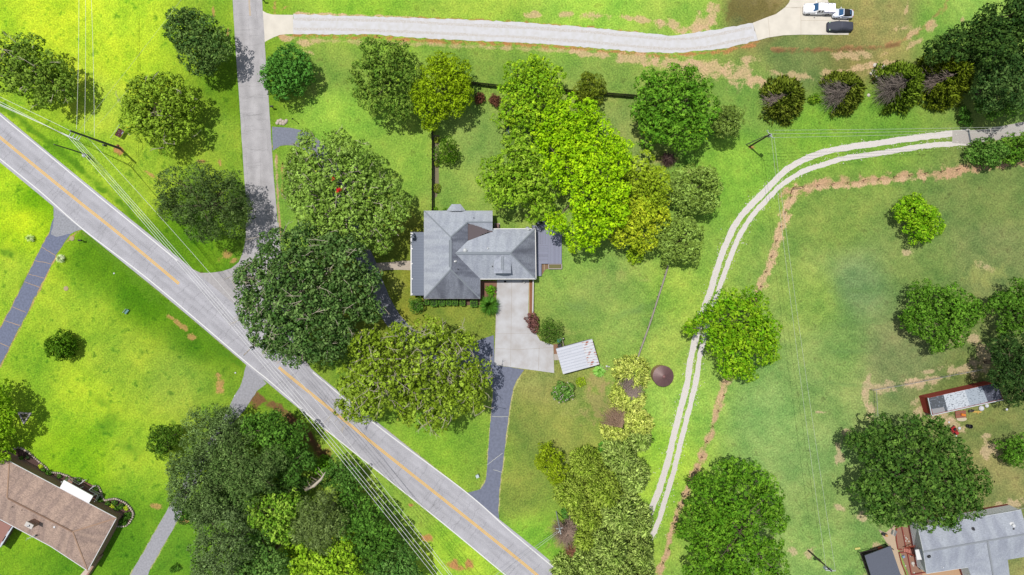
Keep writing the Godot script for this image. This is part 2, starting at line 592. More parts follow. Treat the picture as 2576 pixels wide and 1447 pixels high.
func stamp(x: float, y: float, rx: float, ry: float, rot: float, c: Color, strength := 0.85, soft := 2.2) -> void:
	var ca := cos(rot); var sa := sin(rot)
	var reach := maxf(rx, ry) * 1.5
	var x0 := maxi(0, int((x - reach - GX) / GS)); var x1 := mini(GW - 1, int((x + reach - GX) / GS))
	var y0 := maxi(0, int((y - reach - GY) / GS)); var y1 := mini(GH - 1, int((y + reach - GY) / GS))
	var cr := c.r * 255.0; var cg := c.g * 255.0; var cb := c.b * 255.0
	for j in range(y0, y1 + 1):
		var dy := GY + j * GS - y
		for i in range(x0, x1 + 1):
			var dx := GX + i * GS - x
			var a := (dx * ca + dy * sa) / rx
			var b := (dy * ca - dx * sa) / ry
			var k := j * GW + i
			var d := 1.0 - sqrt(a * a + b * b) + (mottle[k] - 128) * 0.0065 + (fine[k] - 128) * 0.0026
			if d > 0.0:
				var t := minf(1.0, d * soft) * strength
				var f := 1.0 + (fine[k] - 128) * 0.0016
				k *= 3
				soil[k] = clampi(int(lerpf(soil[k], cr * f, t)), 0, 255)
				soil[k + 1] = clampi(int(lerpf(soil[k + 1], cg * f, t)), 0, 255)
				soil[k + 2] = clampi(int(lerpf(soil[k + 2], cb * f, t)), 0, 255)

func earth_line(p: PackedVector2Array, wide: float, c: Color, strength := 0.85, jitter := 0.35) -> void:
	var l := smooth_line(p, wide * 0.7)
	for i in l.size():
		var d := l[mini(i + 1, l.size() - 1)] - l[maxi(i - 1, 0)]
		stamp(l[i].x + rng.randf_range(-1, 1) * wide * jitter * 0.5, l[i].y + rng.randf_range(-1, 1) * wide * jitter * 0.5, wide * rng.randf_range(0.75, 1.2), wide * 0.5 * rng.randf_range(0.75, 1.2), d.angle(), c, strength * rng.randf_range(0.75, 1.0))

func paint_ground() -> ImageTexture:
	# tones of the swards: bright lawn in the west, mown lawn round the house, duller pasture in the east
	var sward := [
		[50, 50, 188, 222, 28], [300, 40, 190, 226, 32], [300, 150, 182, 218, 26], [250, 250, 172, 205, 42], [100, 330, 148, 190, 24], [150, 40, 192, 224, 26], [40, 240, 160, 198, 30],
		[560, 30, 132, 176, 28], [560, 330, 138, 176, 34], [600, 250, 104, 148, 20], [20, 480, 168, 212, 18], [60, 560, 182, 218, 14], [30, 700, 158, 196, 32], [90, 500, 120, 178, 16],
		[200, 800, 150, 190, 30], [300, 900, 160, 192, 36], [450, 950, 146, 180, 42], [200, 1000, 162, 202, 26], [100, 960, 138, 184, 24], [350, 1150, 148, 190, 28], [200, 1150, 130, 184, 18],
		[380, 740, 88, 142, 16], [500, 850, 92, 142, 24], [270, 640, 100, 150, 22], [300, 1350, 98, 152, 30], [440, 1380, 110, 160, 36], [350, 470, 148, 186, 32], [420, 600, 104, 152, 20], [250, 430, 150, 192, 30], [120, 380, 128, 180, 24],
		[900, 20, 128, 184, 34], [1200, 30, 148, 190, 54], [1500, 25, 148, 200, 54], [1750, 30, 150, 192, 64], [1890, 30, 122, 118, 64],
		[850, 180, 130, 166, 58], [850, 280, 132, 186, 46], [1030, 400, 130, 176, 48], [1200, 350, 122, 160, 62], [1200, 180, 122, 160, 52], [1530, 200, 128, 164, 62], [1560, 320, 140, 166, 76], [1150, 480, 124, 164, 56], [740, 520, 110, 160, 40],
		[1500, 720, 122, 158, 64], [1450, 660, 124, 168, 56], [1600, 800, 126, 166, 62], [1700, 750, 148, 188, 62], [1680, 870, 152, 186, 70], [1900, 250, 108, 152, 48], [2200, 290, 98, 152, 32], [2050, 320, 110, 164, 34], [1850, 420, 114, 172, 38], [1700, 1000, 140, 188, 62], [1640, 1150, 140, 192, 44],
		[1000, 620, 118, 138, 38], [1010, 730, 124, 140, 38], [1150, 820, 130, 150, 48], [1100, 1130, 110, 164, 28], [1200, 1100, 114, 160, 34], [1330, 1050, 126, 146, 58], [1350, 970, 140, 150, 72], [1420, 1080, 134, 154, 62], [1300, 1250, 126, 150, 54], [1320, 1350, 120, 178, 36], [1000, 1290, 138, 178, 54], [1150, 1400, 148, 196, 40],
		[2100, 550, 126, 156, 62], [2300, 650, 116, 146, 66], [2500, 500, 110, 136, 62], [2500, 620, 122, 140, 74], [2060, 750, 134, 168, 66], [2150, 720, 108, 142, 78], [2100, 900, 120, 156, 70], [2050, 1000, 138, 168, 84], [2050, 1150, 120, 160, 76], [2100, 1250, 126, 160, 76], [2250, 900, 124, 140, 80], [1950, 1050, 116, 162, 72], [2060, 1400, 116, 160, 66], [2450, 1000, 116, 132, 62], [2520, 1230, 134, 140, 76],
		[2250, 50, 148, 150, 80], [2150, 140, 124, 126, 62], [2350, 60, 112, 162, 48], [2450, 20, 130, 178, 60], [2000, 170, 112, 134, 66], [2200, 110, 152, 148, 80],
	]
	var low := Image.create(160, 102, false, Image.FORMAT_RGB8)
	for j in 102:
		for i in 160:
			var x := GX + (i + 0.5) * GW * GS / 160.0
			var y := GY + (j + 0.5) * GH * GS / 102.0
			var s := Vector3.ZERO
			var tot := 0.0
			for q in sward:
				var dx: float = q[0] - x
				var dy: float = q[1] - y
				var d := dx * dx + dy * dy + 1200.0
				var f := 1.0 / (d * d)
				var ratio: float = float(q[2]) / q[3]
				var yl := clampf((ratio - 0.66) / 0.08, 0.15, 1.0) if q[0] < 660 else 1.0 + 0.6 * clampf((0.79 - ratio) / 0.06, 0.0, 1.0)
				s += Vector3(q[2] + 19.0 * yl, q[3] + (14.0 if q[0] < 1900 else 15.0) * yl, q[4] + (20.0 if q[0] > 660 else 28.0) * yl) * f
				tot += f
			s /= tot * 255.0
			low.set_pixel(i, j, Color(s.x, s.y, s.z))
	low.resize(GW, GH, Image.INTERPOLATE_CUBIC)
	soil = low.get_data()
	fine = noise(0.31, 11, 3).get_image(GW, GH).get_data()
	mottle = noise(0.045, 12, 4).get_image(GW, GH).get_data()
	var broad := noise(0.011, 13, 3).get_image(GW, GH).get_data()
	var lut := PackedByteArray()
	lut.resize(512)
	for k in 512:
		var v := minf(k, 400.0) / 255.0
		var l := pow((v + 0.055) / 1.055, 2.4) if v > 0.04 else v / 12.92
		lut[k] = clampi(int(Color(l / LIGHT, 0, 0).linear_to_srgb().r * 255.0 + 0.5), 0, 255)
	var mow := PackedFloat32Array()
	mow.resize(4096)
	for k in 4096: mow[k] = 0.022 * sin(k * 0.62) + 0.018 * sin(k * 0.23 + 1.0)
	var k := 0
	for j in GH:
		var py := GY + j * GS
		for i in GW:
			var m: int = mottle[k]
			var f := 1.0 + (fine[k] - 128) * 0.0019 + (m - 128) * 0.0006 + (broad[k] - 128) * 0.0007
			var warm := (broad[k] - 128) * 0.0007 + (m - 128) * 0.0003
			if i > 1180 and j > 420: f += mow[j + (i >> 4) + int(18.0 * mow[i >> 2] * 20.0)]
			elif i < 590: f += mow[(i + j >> 1) + 30] * 0.6
			if m > 172: f -= (m - 172) * 0.0035
			if i < 560 and m > 154:
				f -= (m - 154) * 0.001
				warm -= (m - 154) * 0.0016
			var q := k * 3
			soil[q] = lut[clampi(int(soil[q] * (f + warm)), 0, 511)]
			soil[q + 1] = lut[clampi(int(soil[q + 1] * f), 0, 511)]
			soil[q + 2] = lut[clampi(int(soil[q + 2] * (f + warm * 0.5)), 0, 511)]
			k += 1
	# bare earth
	var clay := base(206, 142, 92)
	var sand := base(228, 194, 154)
	var pale := base(214, 190, 140)
	var straw := base(140, 104, 72)
	var dry := base(176, 184, 104)
	var green := base(84, 138, 34)
	# beside the gravel drive
	earth_line(V([740, 33, 900, 38, 1040, 44]), 7, sand, 0.9)
	earth_line(V([1040, 46, 1287, 56, 1450, 68, 1600, 82]), 7, clay, 0.55, 0.9)
	earth_line(V([704, 92, 737, 90, 944, 92, 1078, 102, 1287, 110, 1488, 125, 1621, 137, 1708, 139, 1821, 127, 1900, 108]), 9, clay, 0.6, 0.9)
	earth_line(V([760, 100, 944, 106, 1287, 121, 1450, 130]), 12, sand, 0.35)
	for s in [[720, 95, 24, 8, 0.1], [762, 108, 26, 9, 0.3], [778, 130, 16, 8, 0.5], [1480, 135, 70, 9, 0.1], [1600, 148, 60, 16, 0.1], [1700, 160, 80, 20, 0.1], [1790, 172, 70, 28, 0.1], [1860, 185, 46, 34, 0.2], [1900, 200, 26, 20, 0.3], [1690, 60, 44, 12, 0.0], [1610, 48, 50, 8, 0.1], [1500, 40, 40, 10, 0.0], [1420, 38, 26, 10, 0.0], [1340, 38, 24, 10, 0.0], [1765, 55, 40, 22, -0.5], [1795, 30, 16, 46, 0.0], [1745, 72, 50, 14, 0.0], [1915, 215, 14, 20, 0.0], [1880, 150, 30, 10, 0.2]]:
		stamp(s[0], s[1], s[2], s[3], s[4], sand, 0.8)
	earth_line(V([1940, 122, 2040, 124, 2130, 120, 2230, 112, 2290, 88, 2350, 46, 2385, 0]), 10, base(196, 150, 104), 0.45, 0.9)
	earth_line(V([1950, 128, 2150, 124, 2260, 112]), 14, straw, 0.4)
	for s in [[2150, 138, 66, 12, 0.0], [2105, 180, 50, 9, -0.1], [2160, 172, 50, 10, -0.15], [2220, 162, 50, 12, -0.1], [2200, 182, 30, 14, 0.0], [2000, 190, 60, 10, 0.1], [2300, 108, 24, 8, -0.6], [2340, 60, 14, 22, 0.5], [2418, 50, 7, 9, 0.3], [2385, 88, 9, 8, 0.0], [2300, 80, 30, 8, -0.7], [2280, 20, 6, 20, 0.2], [2270, 70, 20, 10, 0.0], [2080, 205, 30, 8, 0.2]]:
		stamp(s[0], s[1], s[2], s[3], s[4], sand, 0.75)
	stamp(1890, 25, 72, 42, 0.0, base(124, 116, 66), 0.8)
	# worn margins of the tarred drives
	var margin := base(214, 204, 150)
	for q in [V([1207, 1233, 1223, 1197, 1228, 1131, 1236, 1027, 1241, 975]), V([1308, 945, 1291, 980, 1284, 1012, 1278, 1051, 1268, 1137, 1256, 1231, 1253, 1290]), V([704, 600, 698, 500, 692, 400])]: earth_line(q, 5, margin, 0.7)
	for q in [V([200, 578, 160, 614, 140, 644, 100, 724, 60, 804, 30, 861, 0, 921]), V([125, 582, 103, 622, 60, 709, 30, 769, 0, 825]), V([695, 390, 697, 480, 705, 590])]: earth_line(q, 5, base(206, 168, 132), 0.7)
	for q in [V([378, 1429, 457, 1290]), V([326, 1447, 430, 1266])]: earth_line(q, 4, margin, 0.5)
	earth_line(V([208, 586, 300, 660, 377, 718, 480, 802, 594, 898]), 5, base(196, 176, 130), 0.6)
	earth_line(V([955, 1068, 1060, 1150, 1171, 1238]), 4, base(190, 180, 130), 0.5)
	# lush verges beside the main road
	earth_line(V([222, 600, 300, 668, 400, 752, 500, 836, 600, 915]), 30, base(98, 146, 34), 0.75)
	earth_line(V([250, 612, 330, 690, 430, 770, 520, 850]), 40, base(110, 158, 36), 0.4)
	earth_line(V([0, 262, 100, 340, 200, 425, 300, 512, 400, 600, 470, 655]), 20, base(98, 148, 32), 0.6)
	earth_line(V([590, 0, 596, 150, 606, 300, 614, 420]), 12, base(104, 152, 30), 0.6)
	# along the wire fence round the pasture
	earth_line(V([1980, 482, 2060, 466, 2130, 460, 2230, 450, 2330, 438, 2410, 428, 2480, 418, 2600, 402]), 27, base(216, 176, 140), 0.85, 0.25)
	earth_line(V([1990, 474, 2130, 468, 2230, 456, 2330, 444]), 12, sand, 0.7)
	earth_line(V([2000, 478, 1988, 500, 1968, 560, 1948, 620, 1930, 680, 1908, 725, 1890, 760]), 26, sand, 0.95, 0.2)
	earth_line(V([1822, 960, 1812, 1010, 1795, 1060, 1778, 1110, 1760, 1160, 1735, 1210, 1715, 1260, 1690, 1330, 1672, 1400, 1655, 1450]), 19, base(222, 184, 148), 0.85, 0.2)
	earth_line(V([1840, 940, 1815, 1000]), 16, sand, 0.8)
	# bald and dry spots
	for s in [[2180, 985, 14, 40, 0.1], [2230, 972, 60, 14, -0.15], [2330, 955, 60, 12, -0.15], [2420, 930, 50, 16, -0.1], [2470, 900, 30, 40, 0.2], [2440, 850, 30, 16, 0.0], [2190, 1030, 12, 30, 0.0], [2310, 968, 34, 16, 0.0], [2034, 1386, 13, 15, 0.0], [1992, 1386, 14, 19, 0.0], [2280, 632, 18, 11, 0.0], [2262, 515, 10, 7, 0.0], [2478, 670, 22, 14, 0.3], [2170, 1300, 20, 14, 0.0], [2130, 1085, 18, 10, 0.3], [2110, 1140, 12, 30, 0.0], [2110, 1275, 18, 8, 0.4], [2350, 1040, 60, 22, 0.0], [2400, 1070, 34, 16, 0.5], [2300, 1010, 16, 12, 0.0], [2480, 1095, 18, 9, 0.0], [2540, 1270, 60, 14, -0.2], [2200, 1395, 16, 50, 0.3], [2490, 1130, 24, 26, 0.0], [2060, 1036, 14, 4, 0], [2340, 935, 20, 6, 0]]:
		stamp(s[0], s[1], s[2], s[3], s[4], base(222, 194, 160), 0.75)
	for s in [[1076, 1352, 15, 12], [1146, 1423, 18, 20], [1180, 1413, 18, 14], [300, 376, 15, 10], [1889, 370, 9, 6], [1031, 1270, 7, 5]]:
		stamp(s[0], s[1], s[2], s[3], 0.2, base(206, 150, 98), 0.95)
	for s in [[455, 820, 30, 8, 0.7], [478, 845, 18, 9, 0.5], [430, 800, 14, 6, 0.6], [550, 960, 11, 18, -0.2], [553, 982, 12, 10, 0.0], [618, 1000, 5, 30, 0.4], [505, 405, 14, 4, 0], [552, 410, 5, 12, 0], [535, 35, 5, 22, 0.1], [572, 78, 4, 10, 0.2], [570, 640, 26, 12, -0.4], [590, 655, 18, 8, -0.5], [690, 20, 5, 14, 0], [716, 18, 9, 5, -0.6], [180, 595, 7, 5, 0], [240, 590, 14, 4, 0.8], [690, 370, 16, 5, 0.2], [380, 440, 22, 6, 0.5], [710, 450, 4, 60, 0], [395, 1272, 14, 8, 0], [462, 1312, 14, 6, -0.2]]:
		stamp(s[0], s[1], s[2], s[3], s[4], base(214, 160, 112), 0.75)
	earth_line(V([640, 1000, 700, 1030, 760, 1080, 800, 1130, 850, 1190]), 30, straw, 0.85)
	earth_line(V([820, 1080, 870, 1112, 905, 1140]), 9, base(220, 168, 122), 0.8)
	earth_line(V([470, 676, 500, 690, 560, 690, 600, 668, 616, 636]), 8, base(110, 84, 66), 0.85)
	for s in [[535, 1120, 40, 20, 0], [1520, 1020, 60, 50, 0.3], [1545, 1040, 30, 14, 0.1], [1430, 1350, 46, 50, 0.2], [1500, 960, 34, 26, 0.2], [1670, 405, 26, 20, 0], [1680, 410, 30, 10, -0.6], [1755, 430, 30, 12, 0]]:
		stamp(s[0], s[1], s[2], s[3], s[4], base(186, 158, 118), 0.5)
	for s in [[1560, 345, 26, 30, 0], [1540, 250, 30, 8, 0], [1620, 705, 14, 4, 0], [1410, 830, 40, 10, 0.2], [1330, 960, 60, 24, -0.2], [1430, 1010, 60, 40, 0], [990, 720, 26, 40, 0.2], [1560, 690, 40, 16, 0], [2480, 690, 60, 40, 0], [720, 330, 30, 10, 0], [780, 205, 40, 50, 0]]:
		stamp(s[0], s[1], s[2], s[3], s[4], dry, 0.5, 1.2)
	for s in [[270, 1060, 26, 40, 0.6], [330, 1130, 50, 24, 0.7], [430, 1295, 16, 14, 0], [255, 1010, 40, 14, 0.6], [60, 720, 20, 40, 0], [20, 635, 24, 18, 0], [1450, 770, 40, 26, 0.5], [2140, 730, 90, 10, 0.0], [2160, 810, 90, 12, -0.1], [2130, 885, 70, 9, 0.0], [2110, 965, 80, 8, 0.1], [1600, 780, 70, 14, -0.3]]:
		stamp(s[0], s[1], s[2], s[3], s[4], green if s[0] < 1000 else base(112, 150, 84), 0.5, 1.0)
	var im := Image.create_from_data(GW, GH, false, Image.FORMAT_RGB8, soil)
	return ImageTexture.create_from_image(im)

# worn tar: tracks along, cracks across
func tar(r: float, g: float, b: float, tracks: Array, sd: int, cracks: int, side := 160, long := 2048) -> ImageTexture:
	var f := noise(0.4, sd, 2).get_image(side, long).get_data()
	var m := noise(0.02, sd + 1, 4).get_image(side, long).get_data()
	var data := PackedByteArray()
	data.resize(side * long * 3)
	var c := base(r, g, b)
	var across := PackedFloat32Array()
	for i in side:
		var t := 0.0
		for q in tracks: t += float(q[1]) * exp(-pow((float(i) / side - float(q[0])) / float(q[2]), 2.0))
		across.append(t)
	var k := 0
	for j in long:
		for i in side:
			var s := 1.0 + (f[k] - 128) * 0.0011 + (m[k] - 128) * 0.00045 + across[i]
			data[k * 3] = clampi(int(c.r * 255.0 * s), 0, 255)
			data[k * 3 + 1] = clampi(int(c.g * 255.0 * s), 0, 255)
			data[k * 3 + 2] = clampi(int(c.b * 255.0 * s), 0, 255)
			k += 1
	for q in cracks:
		var x := rng.randf() * side
		var y := rng.randf() * long
		var along := rng.randf() < 0.3
		for s in int(rng.randf_range(30, 120)):
			if along: x += rng.randf_range(-0.8, 0.8); y += 1.0
			else: x += 1.0; y += rng.randf_range(-0.9, 0.9)
			if x < 0 or x >= side or y < 0 or y >= long: break
			var e := (int(y) * side + int(x)) * 3
			for j in 3: data[e + j] = int(data[e + j] * 0.86)
	return ImageTexture.create_from_image(Image.create_from_data(side, long, false, Image.FORMAT_RGB8, data))

func along_mat(t: Texture2D, length: float) -> StandardMaterial3D:
	var m := StandardMaterial3D.new()
	m.albedo_texture = t
	m.uv1_scale = Vector3(1, 1.0 / length, 1)
	m.roughness = 0.92
	return m

# ------------------------------------------------------------------ the place
func _ready() -> void:
	rng.seed = 20240611
	var cam := Camera3D.new()
	cam.name = "camera"
	cam.position = Vector3(0, ALT, 0)
	cam.rotation_degrees = Vector3(-90, 0, 0)
	cam.fov = 50.1
	cam.near = 1.0
	cam.far = 4000.0
	add_child(cam)
	var sky := ProceduralSkyMaterial.new()
	sky.sky_top_color = Color(0.74, 0.79, 0.86)
	sky.sky_horizon_color = Color(0.91, 0.92, 0.93)
	sky.sky_curve = 0.2
	sky.ground_bottom_color = Color(0.25, 0.3, 0.15)
	sky.ground_horizon_color = Color(0.75, 0.8, 0.8)
	sky.sky_energy_multiplier = 0.86
	var env := Environment.new()
	env.background_mode = Environment.BG_SKY
	env.sky = Sky.new()
	env.sky.sky_material = sky
	env.tonemap_mode = Environment.TONE_MAPPER_LINEAR
	env.tonemap_exposure = 1.12
	env.sdfgi_enabled = true
	env.ssao_enabled = true
	env.ssil_enabled = true
	var we := WorldEnvironment.new()
	we.name = "daylight"
	we.environment = env
	add_child(we)
	var sun := DirectionalLight3D.new()
	sun.name = "sun"
	sun.light_energy = 1.4
	sun.light_color = Color(1.0, 0.98, 0.95)
	sun.light_angular_distance = 0.55
	sun.shadow_enabled = true
	add_child(sun)
	sun.look_at_from_position(Vector3(-0.22, 0.955, -0.20) * 100.0, Vector3.ZERO, Vector3.FORWARD)
	ground_and_roads()
	main_house()
	yard()
	brown_house()
	grey_house()
	red_shed_yard()
	vehicles()
	fences()
	poles_and_wires()
	woods()
	garden_plants()
	small_things()

func ground_and_roads() -> void:
	var mb := MB.new()
	var half := Vector2(GW * GS * UNIT, GH * GS * UNIT) * 0.5
	var k := 9.0
	var c := P(GX + GW * GS * 0.5, GY + GH * GS * 0.5)
	for q in [[-1, -1], [1, -1], [1, 1], [-1, -1], [1, 1], [-1, 1]]:
		mb.v.append(c + Vector3(q[0] * half.x * k, 0, q[1] * half.y * k))
		mb.n.append(Vector3.UP); mb.c.append(Color.WHITE)
		mb.u.append(Vector2(0.5 + q[0] * 0.5 * k, 0.5 + q[1] * 0.5 * k)); mb.w.append(Vector2.ZERO)
	var gm := StandardMaterial3D.new()
	gm.albedo_texture = paint_ground()
	gm.roughness = 0.95
	gm.metallic_specular = 0.2
	struct("ground", mb, gm)

	# gravel and earth first, tar above, paint on top
	var limestone := grain(base(228, 226, 225), base(233, 232, 236), base(238, 238, 243), 23.0, 0.03, 21)
	var cement := grained(246, 238, 224, 0.06, 16.0, 0.012, 22)
	var black_top := grained(126, 132, 154, 0.13, 11.0, 0.03, 23)
	var old_top := grained(140, 142, 156, 0.16, 9.0, 0.03, 24)
	sheet("gravel_drive", ragged(V([737, 35, 944, 42, 1144, 49, 1287, 55, 1454, 67, 1588, 80, 1690, 90, 1721, 86, 1815, 73, 1893, 58, 1906, 102, 1821, 122, 1708, 133, 1621, 132, 1488, 120, 1287, 106, 1077, 97, 944, 87, 737, 86]), 9, 1.6), 0.008, limestone)
	var worn := grain(base(214, 206, 198), base(226, 221, 218), base(234, 232, 236), 9.0, 0.04, 20)
	for off in [-13.0, 12.0]:
		var rut := MB.new()
		ribbon(rut, shifted(V([739, 61, 944, 65, 1144, 74, 1287, 81, 1454, 92, 1588, 104, 1690, 112, 1760, 108, 1815, 98, 1893, 82]), off), 3.4, 3.4, 0.011, 2.2)
		struct("gravel_rut", rut, worn)
	sheet("concrete_apron", V([650, 20, 660, 27, 670, 33, 684, 36.7, 705, 37.5, 737, 37.7, 737, 86, 718, 86.5, 704, 88, 688, 94, 674, 101, 664, 107, 655, 112]), 0.014, cement)
	var slab := MB.new()
	sheet_on(slab, V([1893, 58, 1931, 43, 1951, 36, 1974, 19, 1984, 7, 1991, -12, 2078, -12, 2083, 6, 2092, 15, 2104, 22, 2118, 29, 2134, 33, 2134, 88, 2014, 87.5, 1970, 89, 1931, 95, 1906, 102]), 0.05, 0.05)
	struct("parking_slab", slab, cement)
	var jm := plain(base(214, 200, 180), 0.95)
	var joints := MB.new()
	for q in [[1931, 43, 1936, 94], [2014, 20, 2014, 87], [1990, 20, 2060, 20], [2014, 52, 2095, 52], [1974, 19, 2014, 20]]:
		ribbon(joints, V([q[0], q[1], q[2], q[3]]), 0.4, 0.4, 0.054)
	struct("slab_joint_lines", joints, jm)

	# two wheel tracks of crushed stone
	var stone := grain(base(228, 216, 204), base(240, 234, 230), base(248, 244, 242), 5.0, 0.05, 25)
	var a := MB.new()
	ribbon(a, smooth_line(V([1560, 1480, 1600, 1380, 1628, 1307, 1658, 1231, 1678, 1164, 1694, 1097, 1711, 1031, 1728, 964, 1735, 915, 1747, 860, 1768, 783, 1785, 736, 1805, 670, 1825, 616, 1851, 563, 1882, 523, 1915, 490, 1945, 458, 1981, 425, 2031, 398, 2098, 377, 2198, 362, 2298, 348, 2398, 336, 2440, 332]), 4), 7.6, 7.6, 0.008, 2.0)
	struct("gravel_track", a, stone)
	var b := MB.new()
	ribbon(b, smooth_line(V([1570, 1490, 1605, 1420, 1636, 1357, 1655, 1314, 1676, 1247, 1696, 1177, 1714, 1104, 1731, 1037, 1749, 964, 1760, 896, 1778, 820, 1801, 746, 1821, 690, 1845, 626, 1867, 580, 1898, 535, 1928, 503, 1964, 467, 2014, 434, 2065, 416, 2131, 397, 2231, 383, 2331, 367, 2425, 360, 2440, 358]), 4), 6.2, 6.2, 0.010, 2.0)
	struct("gravel_track_second", b, stone)
	var loose := MB.new()
	for ln in [[1560, 1480, 1600, 1380, 1628, 1307, 1658, 1231, 1678, 1164, 1694, 1097, 1711, 1031, 1728, 964, 1747, 860, 1768, 783, 1785, 736, 1805, 670, 1825, 616, 1851, 563, 1882, 523, 1915, 490, 1945, 458, 1981, 425, 2031, 398, 2098, 377, 2198, 362, 2298, 348, 2398, 336], [1605, 1420, 1636, 1357, 1655, 1314, 1676, 1247, 1696, 1177, 1714, 1104, 1731, 1037, 1749, 964, 1778, 820, 1801, 746, 1821, 690, 1845, 626, 1867, 580, 1898, 535, 1928, 503, 1964, 467, 2014, 434, 2065, 416, 2131, 397, 2231, 383, 2331, 367, 2425, 360]]:
		for q in smooth_line(V(ln), 1.6):
			for times in 1:
				var o := P(q.x + rng.randfn(0.0, 8.5), q.y + rng.randfn(0.0, 6.0))
				var r := rng.randf_range(0.05, 0.16)
				var pale := rng.randf_range(0.42, 0.58)
				loose.col = Color(pale, pale * 0.94, pale * 0.88)
				var ang := rng.randf() * TAU
				var w := [o + Vector3(cos(ang) * r, 0.01, sin(ang) * r), o + Vector3(cos(ang + 2.1) * r, 0.01, sin(ang + 2.1) * r), o + Vector3(cos(ang + 4.2) * r, 0.01, sin(ang + 4.2) * r), o + Vector3.UP * r * 0.6]
				loose.tri(w[0], w[3], w[1]); loose.tri(w[1], w[3], w[2]); loose.tri(w[2], w[3], w[0])
	struct("loose_gravel", loose, vmat(0.9), "stuff")
	var g := MB.new()
	ribbon(g, smooth_line(V([2395, 345, 2440, 345, 2500, 337, 2575, 323, 2640, 312]), 8), 16, 16, 0.013, 1.5)
	struct("gravel_lane", g, grained(200, 194, 188, 0.2, 5.0, 0.05, 26))
	var grate := MB.new()
	ribbon(grate, V([2435, 329, 2442, 364]), 2.2, 2.2, 0.05)
	struct("drain_strip", grate, plain(base(96, 104, 112), 0.7))

	# tarred drives
	sheet("west_drive", ragged(V([134, 505, 214, 578, 195, 577, 183, 581, 172, 596, 160, 613, 140, 643, 100, 723, 60, 803, 30, 860, 0, 920, -60, 1030, -110, 1000, -60, 930, 0, 826, 30, 770, 60, 710, 103, 623, 125, 583, 135, 549]), 9, 1.3), 0.016, grained(122, 130, 156, 0.16, 8.0, 0.03, 27))
	sheet("old_drive_mouth", ragged(V([132, 500, 214, 578, 196, 580, 178, 588, 160, 592, 142, 596, 128, 590, 136, 549]), 8, 1.5), 0.020, grained(168, 170, 178, 0.16, 7.0, 0.03, 28))
	var cracks := MB.new()
	for q in [[103, 621, 140, 643], [60, 709, 100, 723], [86, 655, 128, 664], [30, 772, 64, 786], [10, 806, 50, 819], [0, 863, 22, 873], [72, 690, 112, 700]]:
		ribbon(cracks, ragged(V([q[0], q[1], q[2], q[3]]), 5, 0.8, false), 0.7, 0.7, 0.021, 0.4)
	struct("drive_cracks", cracks, plain(base(196, 168, 140), 0.95))
	sheet("side_drive", ragged(V([619, 918, 645, 936, 670, 965, 645, 985, 614, 1033, 570, 1080, 520, 1160, 457, 1291, 377, 1430, 360, 1480, 300, 1490, 327, 1447, 430, 1267, 490, 1160, 545, 1080, 574, 1027, 607, 964]), 9, 1.2), 0.016, grained(176, 176, 184, 0.13, 8.0, 0.03, 29))
	sheet("house_drive", ragged(V([1160, 880, 1191, 860, 1241, 843, 1244, 918, 1318, 930, 1309, 943, 1300, 956, 1290, 978, 1284, 1010, 1278, 1051, 1268, 1137, 1256, 1231, 1253, 1281, 1256, 1312, 1171, 1241, 1190, 1236, 1208, 1231, 1219, 1215, 1223, 1197, 1228, 1131, 1236, 1027, 1240, 980, 1225, 950, 1180, 930, 1140, 925]), 8, 0.9), 0.016, black_top)
	var seams := MB.new()
	for q in [[1237, 1048, 1277, 1048], [1224, 1170, 1264, 1140], [1240, 1182, 1262, 1188]]:
		ribbon(seams, ragged(V([q[0], q[1], q[2], q[3]]), 5, 0.7, false), 0.6, 0.6, 0.021, 0.3)
	struct("drive_seams", seams, plain(base(206, 208, 200), 0.95))
	var u := MB.new()
	ribbon(u, smooth_line(V([690, 348, 735, 345, 775, 358, 815, 400, 850, 470, 880, 550, 903, 620, 925, 665, 945, 720, 968, 770, 1000, 818, 1060, 868, 1120, 900, 1180, 905]), 8), 21, 21, 0.015, 0.7)
	struct("curved_drive", u, old_top)
	sheet("drive_mouth", V([684, 319, 700, 320, 730, 322, 760, 328, 785, 345, 770, 362, 735, 360, 712, 363, 700, 370, 686, 379]), 0.019, grained(140, 146, 164, 0.13, 8.0, 0.03, 30))

	# side road
	var sr := MB.new()
	ribbon(sr, smooth_line(V([616, -120, 622, 0, 628, 100, 639, 260, 650, 430, 659, 540, 664, 640, 668, 720, 690, 800]), 9), 37, 37, 0.024, 0.5)
	struct("side_road", sr, along_mat(tar(198, 195, 198, [[0.28, -0.03, 0.08], [0.72, -0.03, 0.08], [0.5, 0.03, 0.1]], 31, 160, 128, 1400), 72.0))
	sheet("road_mouth", ragged(V([618, 560, 618, 600, 611, 633, 600, 660, 581, 675, 560, 682, 534, 686, 505, 687, 478, 673, 600, 800, 800, 975, 790, 940, 765, 900, 740, 840, 722, 780, 712, 700, 704, 600, 700, 560]), 10, 0.8), 0.020, grained(192, 188, 190, 0.09, 10.0, 0.03, 32))

	# the main road
	var mid := smooth_line(V([-260, 130, -120, 247, 0, 346, 170, 486, 300, 591, 450, 712, 600, 838, 747, 962, 961, 1134, 1121, 1261, 1287, 1394, 1351, 1447, 1500, 1572]), 10)
	var mr := MB.new()
	ribbon(mr, mid, 48.5, 48.5, 0.028, 0.35)
	struct("main_road", mr, along_mat(tar(198, 197, 205, [[0.3, -0.045, 0.05], [0.42, -0.03, 0.05], [0.6, -0.04, 0.05], [0.76, -0.045, 0.05], [0.22, 0.025, 0.06], [0.5, 0.03, 0.05]], 33, 260), 175.0))
	var white := plain(base(252, 252, 252), 0.7)
	var yellow := plain(base(255, 198, 50), 0.7)
	var w1 := MB.new()
	ribbon(w1, smooth_line(V([-120, 186, 0, 290, 117, 386, 234, 483, 340, 569, 446, 656]), 10), 1.3, 1.3, 0.033, 0.15)
	struct("edge_line_north", w1, white)
